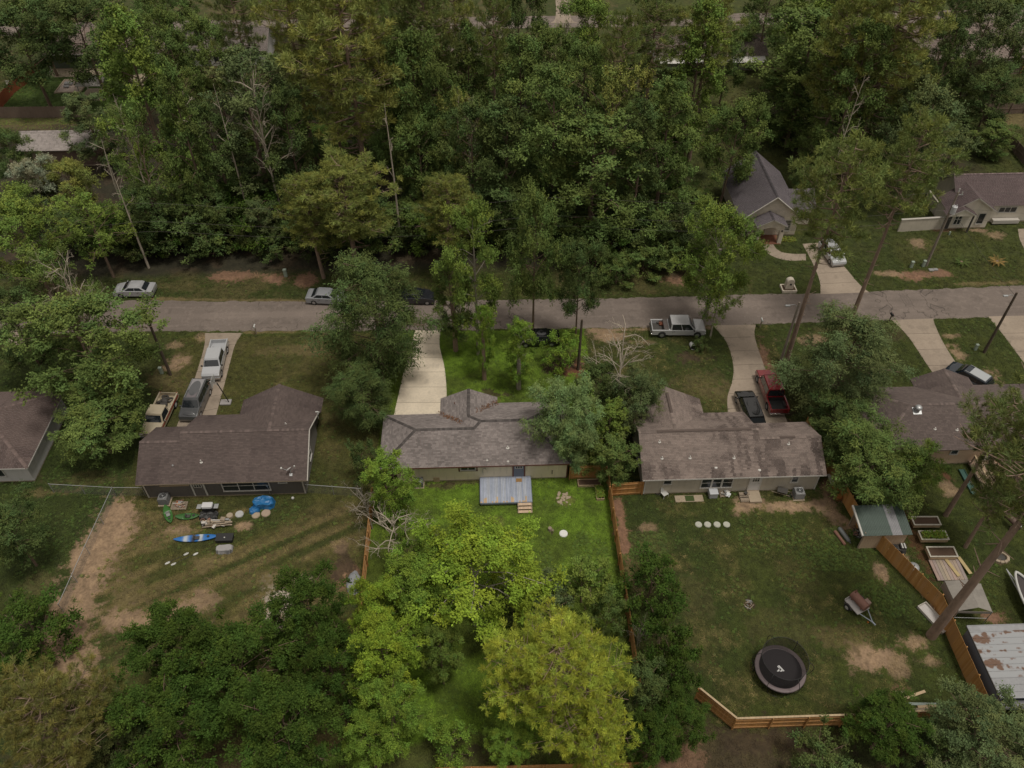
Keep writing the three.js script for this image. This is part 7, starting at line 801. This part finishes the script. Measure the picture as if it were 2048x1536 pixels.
W(['leafy tree hiding the grey roofed house near the far street', 'slim green tree between the bright tree and the dead limbs', 'green tree between the snag and the large dead limbed one', 'dark green tree behind the olive rounded pine', 'green tree behind the weeping one', 'narrow green tree behind the sparse yellowish one', 'leafy tree left of the yellowish vine hung tree', 'narrow tree between the vine hung mass and stone house', 'leafy tree before the white awning of the far house', 'tall dark tree behind the conical olive pine', 'leafy tree beside the far street and bright tree', 'dark bushy tree in the shadow behind the snag'],
  [[420, 120, 62, 8.5, 'round2', 'mid'], [360, 175, 46, 9, 'tall', 'mid'], [440, 320, 52, 8.5, 'tall2', 'dark'], [590, 300, 52, 9, 'tall', 'dark'], [770, 170, 60, 10, 'tall2', 'mid'], [935, 190, 44, 10, 'spire', 'mid'], [1160, 220, 56, 10, 'tall2', 'mid'], [1275, 340, 48, 9, 'spire', 'dark'], [1455, 120, 44, 7.2, 'round', 'mid'], [940, 330, 52, 9, 'tall', 'dark'], [330, 90, 46, 8, 'round', 'mid'], [420, 420, 56, 5, 'round2', 'dark']]);
W(['large tree with pale dead limbs in the wood', 'bare pale limbs standing over the large tree', 'tall pine with reddish trunk between snag and big pine', 'biggest pine towering over the wood', 'pine with narrow crown left of the biggest pine', 'pine top near the far street beside the grey roof', 'olive pine in front of the wood with rounded tufts', 'second olive pine joined to the rounded one', 'small conical olive pine at the wood edge', 'weeping green tree right of the biggest pine', 'green tree below the weeping one', 'sparse yellowish tree with bare twigs', 'pine behind the weeping green tree', 'pine crown near the far road'],
  [[505, 250, 86, 11, 'tall2', 'teal'], [525, 260, 62, 12, 'dead', ''], [585, 70, 66, 18, 'pine', 'pine'], [695, 130, 112, 17, 'pine3', 'pine'], [645, 90, 55, 17, 'pine2', 'pine'], [475, 55, 50, 15, 'pine', 'pinedark'], [690, 395, 92, 9, 'pine3', 'olive'], [620, 420, 62, 8, 'pine3', 'olive'], [898, 420, 60, 8, 'pine3', 'olive'], [830, 220, 75, 11, 'feather', 'mid'], [840, 310, 58, 8, 'round', 'mid'], [920, 270, 50, 9, 'loose', 'olive'], [850, 95, 72, 16, 'pine3', 'pinedark'], [910, 55, 52, 16, 'pine', 'pine']]);
W(['green tree at the end of the far garage driveway', 'dark tree with bare trunk beside the far lawn', 'bright tree crossing the far road', 'leafy tree in front of the far garage', 'large leafy tree in the middle of the wood', 'leafy tree at the heart of the wood', 'yellowish vine hung tree in the wood', 'dark vine hung mass above the road', 'bright tall tree in front of the white walled house', 'leafy tree beside the pale stone house wood edge', 'round tree over the pale stone house roof', 'ivy trunked pine before the white walled house', 'olive pine before the white walled house', 'pale twiggy tree beside the far driveway', 'leafy tree deep in the wood under the far garage', 'rounded tree behind the street trees'],
  [[985, 160, 50, 9, 'round', 'mid'], [1040, 70, 58, 11, 'round2', 'dark'], [1175, 80, 58, 9, 'round', 'bright'], [1110, 150, 62, 9, 'round2', 'mid'], [1110, 285, 80, 10.5, 'tall2', 'mid'], [1010, 330, 66, 9, 'spire', 'dark'], [1225, 250, 82, 11, 'loose', 'olive'], [1190, 370, 85, 7.5, 'ivy', 'mid'], [1390, 165, 60, 11, 'spire', 'bright'], [1330, 300, 62, 9.5, 'spire', 'mid'], [1465, 285, 62, 8, 'round2', 'mid'], [1310, 80, 72, 15, 'pine2', 'pinedark'], [1420, 70, 62, 15, 'pine', 'pine'], [1130, 105, 40, 8, 'dead', ''], [1040, 220, 60, 10, 'spire', 'mid'], [1020, 420, 60, 6, 'round', 'dark']]);
W(['vine draped dark tree beside the far lawn', 'vine draped tree behind the pale stone house lawn', 'vine draped tree top beside the far olive pine', 'golden olive pine with leaning bare trunk', 'olive pine crown next to the golden one', 'tall green tree with pale forked trunk', 'wide dark green tree beside the gabled house', 'dark tree filling behind the gabled house lawn', 'grey green tree in front of the brown brick house', 'dark tree at the corner of the play yard', 'slim tree with long bare trunk by the brick house', 'bright green low tree between the pines and lawn', 'dark low tree behind the pale stone house', 'green tree near the far right street corner', 'tall dark tree beside the leaning bare trunks'],
  [[1600, 150, 82, 8, 'ivy', 'mid'], [1590, 215, 50, 6, 'ivy', 'mid'], [1640, 60, 70, 9, 'ivy', 'bright'], [1790, 80, 92, 16, 'pine3', 'pine'], [1690, 110, 66, 14, 'pine3', 'olive'], [1700, 190, 62, 11, 'tall2', 'mid'], [1845, 270, 84, 8.5, 'round2', 'teal'], [1780, 250, 60, 7, 'round', 'mid'], [1965, 85, 68, 9, 'round2', 'teal'], [1985, 190, 52, 6.5, 'round', 'dark'], [1900, 45, 40, 13, 'pine2', 'dark'], [1640, 290, 48, 5, 'round', 'mid'], [1610, 350, 30, 2.6, 'round', 'dark'], [2040, 60, 48, 9, 'round', 'mid'], [1880, 150, 40, 9, 'tall', 'dark']]);
// wood filler: trees and undergrowth nothing in the photograph tells apart
{ const r = mulberry(404), G1 = 'trees packed inside the wood across the road', G2 = 'undergrowth along the wood edge';
  const spots = []; for (let i = 0; i < 4000 && spots.length < 80; i++) { const x = lerp(-58, 27, r()), z = lerp(-84, -124, r()); if (x < -36 && z < -90) continue; if (spots.some((q) => Math.hypot(q[0] - x, q[1] - z) < 4.4)) continue; spots.push([x, z]); }
  for (let i = 0; i < 4000 && spots.length < 98; i++) { const x = lerp(50, 72, r()), z = lerp(-101, -127, r()); if (spots.some((q) => Math.hypot(q[0] - x, q[1] - z) < 4.2)) continue; spots.push([x, z]); }
  for (const [x, z] of spots) { const k = K[['round', 'tall', 'tall2', 'round2', 'ivy', 'ivy'][Math.floor(r() * 6)]], hh = 3.6 + 4.2 * r(), s = 0.6 + 0.3 * r(), t = thing('tree', 'dark leafy tree packed inside the wood across the road', 'tree', V(x, 0, z), r() * 6.283, G1); t.scale.set(s, hh / k.h, s); mesh('trunk', k.trunk, barkM.brown, t); mesh('crown', k.crown, leafM[['dark', 'mid', 'dark', 'deep', 'teal', 'mid'][Math.floor(r() * 6)]], t); }
  for (const [u, v, rp, l] of [[120, -20, 70, 'tree at the far edge above the spreading patio tree'], [330, -5, 60, 'tree across the far street behind the bright tree'], [620, -15, 80, 'tree across the far street behind the narrow pine'], [800, 0, 55, 'tree across the far street behind the weeping tree'], [1330, -10, 60, 'tree across the far street behind the ivy trunked pine'], [1540, 20, 60, 'tree across the far street behind the vine draped tree'], [1700, -10, 70, 'tree across the far street behind the golden olive pine'], [1990, -20, 55, 'tree across the far street behind the brick house']]) tree(u, v, rp, 9, v % 2 ? 'round' : 'round2', 'mid', l);
  for (let i = 0; i < 34; i++) { const x = lerp(-46, 26, (i + 0.2 + 0.6 * r()) / 34), z = (x > 9 ? -80.5 : -83) - 3.5 * r(), k = K[i % 3 ? 'shrub2' : 'shrub'], s = 0.8 + 0.6 * r(), t = thing('shrub', 'wild bush in the undergrowth along the wood edge', 'shrub', V(x, 0, z), r() * 6, G2); t.scale.set(s * 1.15, s, s * 1.15); mesh('trunk', k.trunk, barkM.brown, t); mesh('crown', k.crown, leafM[['dark', 'mid', 'night', 'deep', 'dark'][i % 5]], t); }
  for (const [u, v, rp, l] of [[1235, 545, 34, 'leafy bush on the verge beside the reddish bare soil'], [1290, 520, 46, 'large leafy bush at the wood edge above the road'], [1190, 520, 40, 'leafy bush at the wood edge beside the street trees'], [1340, 505, 36, 'leafy bush at the wood edge near the pale stone house'], [1500, 480, 26, 'leafy bush beside the arched porch'], [1545, 455, 10, 'potted shrub beside the porch column']]) tree(u, v, rp, rp > 30 ? 1.7 : rp > 15 ? 1.5 : 0.6, 'shrub2', 'mid', l);
}
{ // two small palms on the lawn, fire bed of the porch
  const frond = (t, n, L, seed, m) => { const r = mulberry(seed); for (let i = 0; i < n; i++) { const a = i * 2.4, el = 0.2 + 0.9 * (i / n), lv = new Leaves(), dir = V(Math.cos(a), 0, Math.sin(a)); for (let s = 0; s < 14; s++) { const q = s / 14, c = V(dir.x * L * q, 0.3 + Math.sin(el) * L * q - 0.75 * q * q * L * 0.6, dir.z * L * q), sd = V(-dir.z, -0.25, dir.x); for (const g of [-1, 1]) lv.leaf(c, V(0, 1, 0), sd.clone().setX(sd.x * g).setZ(sd.z * g).addScaledVector(dir, 0.7).normalize(), 0.3 * (1.1 - q), 0.06, [0.8 + 0.4 * r(), 0.9 + 0.2 * r(), 0.9]); } mesh('frond', lv.geo(), m, t); } };
  for (const [u, v, l, m] of [[1921, 528, 'dark sago palm on the roadside lawn', leafM.dark], [1992, 527, 'sago palm with browned fronds on the roadside lawn', leafMat(0.3, 0.2, 0.08)]]) { const t = thing('sago_palm', l, 'palm', at(u, v)); mesh('trunk', [cy(0.16, 0.2, 0.4, 0, 0.2, 0)], barkM.brown, t); frond(t, 18, 1.15, Math.round(u), m); if (m !== leafM.dark) { const t2 = new THREE.Group(); } }
}
function leafPatch(w, d, y, seed) { const r = mulberry(seed), L = new Leaves(); for (let i = 0; i < 420; i++) { const o = V((r() - 0.5) * w, y + 0.02 + 0.3 * r() * r(), (r() - 0.5) * d), a = rdir(r).setY(0.3).normalize(); L.leaf(o, V(r() - 0.5, 1.2, r() - 0.5).normalize(), a, 0.16 + 0.1 * r(), 0.1, [0.7 + 0.6 * r(), 0.8 + 0.4 * r(), 0.8]); } return L.geo(); }
planter('low raised planter under the short cedar fence', at(1178, 968), 2.1, 0.7, { h: 0.3 }); planter('narrow raised planter along the boundary fence', at(1199, 988), 0.7, 1.5, { h: 0.3, plants: 4 });
planter('raised garden bed nearest the green roofed shed', at(1849, 1047, 0.3), 2.3, 0.85, { cap: bedCap, turn: -0.03 }); planter('raised garden bed full of green seedlings', at(1864, 1076, 0.3), 2.3, 0.85, { cap: bedCap, plants: 9, turn: -0.03 }); planter('raised garden bed nearest the grey plank platform', at(1881, 1109, 0.3), 2.3, 0.95, { cap: bedCap, plants: 0, turn: -0.03 });
{ // flower bed along the red fence and the foundation bed of the arched porch
  const bed = (label, p, w, d, seed, m) => tag(mesh('flower_bed', leafPatch(w, d, 0, seed), m), label, 'flower bed').position.copy(p);
  bed('flower bed of mixed shrubs along the red fence', at(40, 190), 4, 7, 21, leafM.teal); bed('spiky plants beside the arched porch', at(1572, 480), 2.4, 0.9, 22, leafM.olive); bed('weedy growth between grey fence and pale grey roof', at(70, 250), 14, 3, 23, leafM.bright);
}
const inPoly = (x, z, P) => { let c = false; for (let i = 0, j = P.length - 1; i < P.length; j = i++) { const [xi, zi] = P[i], [xj, zj] = P[j]; if ((zi > z) !== (zj > z) && x < (xj - xi) * (z - zi) / (zj - zi) + xi) c = !c; } return c; };
const boxes = paved.map((P) => [Math.min(...P.map((p) => p[0])), Math.max(...P.map((p) => p[0])), Math.min(...P.map((p) => p[1])), Math.max(...P.map((p) => p[1]))]);
const onPaving = (x, z) => { for (let q = 0; q < paved.length; q++) { const b = boxes[q]; if (x > b[0] && x < b[1] && z > b[2] && z < b[3] && inPoly(x, z, paved[q])) return true; } return false; };
{ // grass: short blades in tufts over every lawn in view
  const r = mulberry(909), L = new Leaves(); for (let i = 0; i < 9; i++) { const a = r() * 6.283, l = 0.07 + 0.07 * r(), o = V((r() - 0.5) * 0.16, 0, (r() - 0.5) * 0.16), ax = V(Math.cos(a) * 0.8, 0.75, Math.sin(a) * 0.8).normalize(), s = V(-Math.sin(a), 0, Math.cos(a)).multiplyScalar(0.014); L.tri(o.clone().add(s), o.clone().sub(s), o.clone().addScaledVector(ax, l), [1, 1, 1]); }
  const pts = []; const N = 330000;
  for (let i = 0; i < N; i++) {
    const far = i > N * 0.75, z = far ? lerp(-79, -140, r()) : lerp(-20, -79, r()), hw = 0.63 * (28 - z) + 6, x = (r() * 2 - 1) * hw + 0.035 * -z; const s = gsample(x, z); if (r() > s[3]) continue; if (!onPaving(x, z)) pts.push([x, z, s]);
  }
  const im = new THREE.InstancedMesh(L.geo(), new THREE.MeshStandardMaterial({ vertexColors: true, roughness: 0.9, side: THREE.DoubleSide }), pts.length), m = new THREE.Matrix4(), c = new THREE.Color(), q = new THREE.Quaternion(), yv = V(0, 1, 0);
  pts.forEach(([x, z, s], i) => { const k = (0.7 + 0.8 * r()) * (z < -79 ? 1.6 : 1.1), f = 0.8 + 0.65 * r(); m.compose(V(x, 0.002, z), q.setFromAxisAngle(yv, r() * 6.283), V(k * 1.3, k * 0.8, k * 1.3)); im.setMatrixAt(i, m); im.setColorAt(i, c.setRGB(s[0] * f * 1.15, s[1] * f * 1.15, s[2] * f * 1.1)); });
  im.name = 'grass'; im.userData = { label: 'short mown grass covering the lawns and verges', category: 'grass', kind: 'stuff' }; im.castShadow = im.receiveShadow = true; scene.add(im); console.log('grass tufts', pts.length);
}
{ // low weeds and clover standing proud of the mown grass
  const r = mulberry(515), L = new Leaves(); for (let i = 0; i < 14; i++) { const a = i * 2.4, ax = V(Math.cos(a), 0.35 + 0.5 * r(), Math.sin(a)).normalize(); L.leaf(V(0, 0.01, 0).addScaledVector(ax, 0.03 * r()), V(-ax.x * 0.5, 1, -ax.z * 0.5).normalize(), ax, 0.1 + 0.09 * r(), 0.05 + 0.03 * r(), [0.8 + 0.4 * r(), 0.85 + 0.3 * r(), 0.9]); }
  const pts = [], put = (x, z) => { const s = gsample(x, z); if (s[3] > 0.35 && noise(x * 0.5 + 9, z * 0.5) > 0.42 && !onPaving(x, z)) pts.push([x, z, s]); };
  for (let i = 0; i < 16000; i++) { const z = lerp(-21, -79, r()); put((r() * 2 - 1) * (0.6 * (28 - z) + 4), z); }
  for (const [u, v, R, n] of [[1700, 1110, 3, 900], [1760, 1180, 2.5, 700], [1560, 1100, 4, 500], [1280, 1090, 2.5, 500], [1150, 1120, 3, 900], [520, 985, 5, 500], [130, 1010, 5, 500]]) { const p = at(u, v); for (let i = 0; i < n; i++) { const a = r() * 6.283, q = R * Math.sqrt(r()); put(p.x + Math.cos(a) * q, p.z + Math.sin(a) * q); } }
  const im = new THREE.InstancedMesh(L.geo(), new THREE.MeshStandardMaterial({ vertexColors: true, roughness: 0.85, side: THREE.DoubleSide }), pts.length), m = new THREE.Matrix4(), c = new THREE.Color(), q = new THREE.Quaternion(), yv = V(0, 1, 0);
  pts.forEach(([x, z, s], i) => { const k = 0.45 + 0.8 * r(), f = 0.85 + 0.8 * r(); m.compose(V(x, 0.01, z), q.setFromAxisAngle(yv, r() * 6.283), V(k, k * 0.9, k)); im.setMatrixAt(i, m); im.setColorAt(i, c.setRGB((0.5 * s[0] + 0.022) * f, (0.5 * s[1] + 0.045) * f, (0.5 * s[2] + 0.007) * f)); });
  im.name = 'weeds'; im.userData = { label: 'low weeds and clover scattered through the lawns', category: 'weeds', kind: 'stuff' }; im.castShadow = im.receiveShadow = true; scene.add(im);
}
renderer.render(scene, camera);
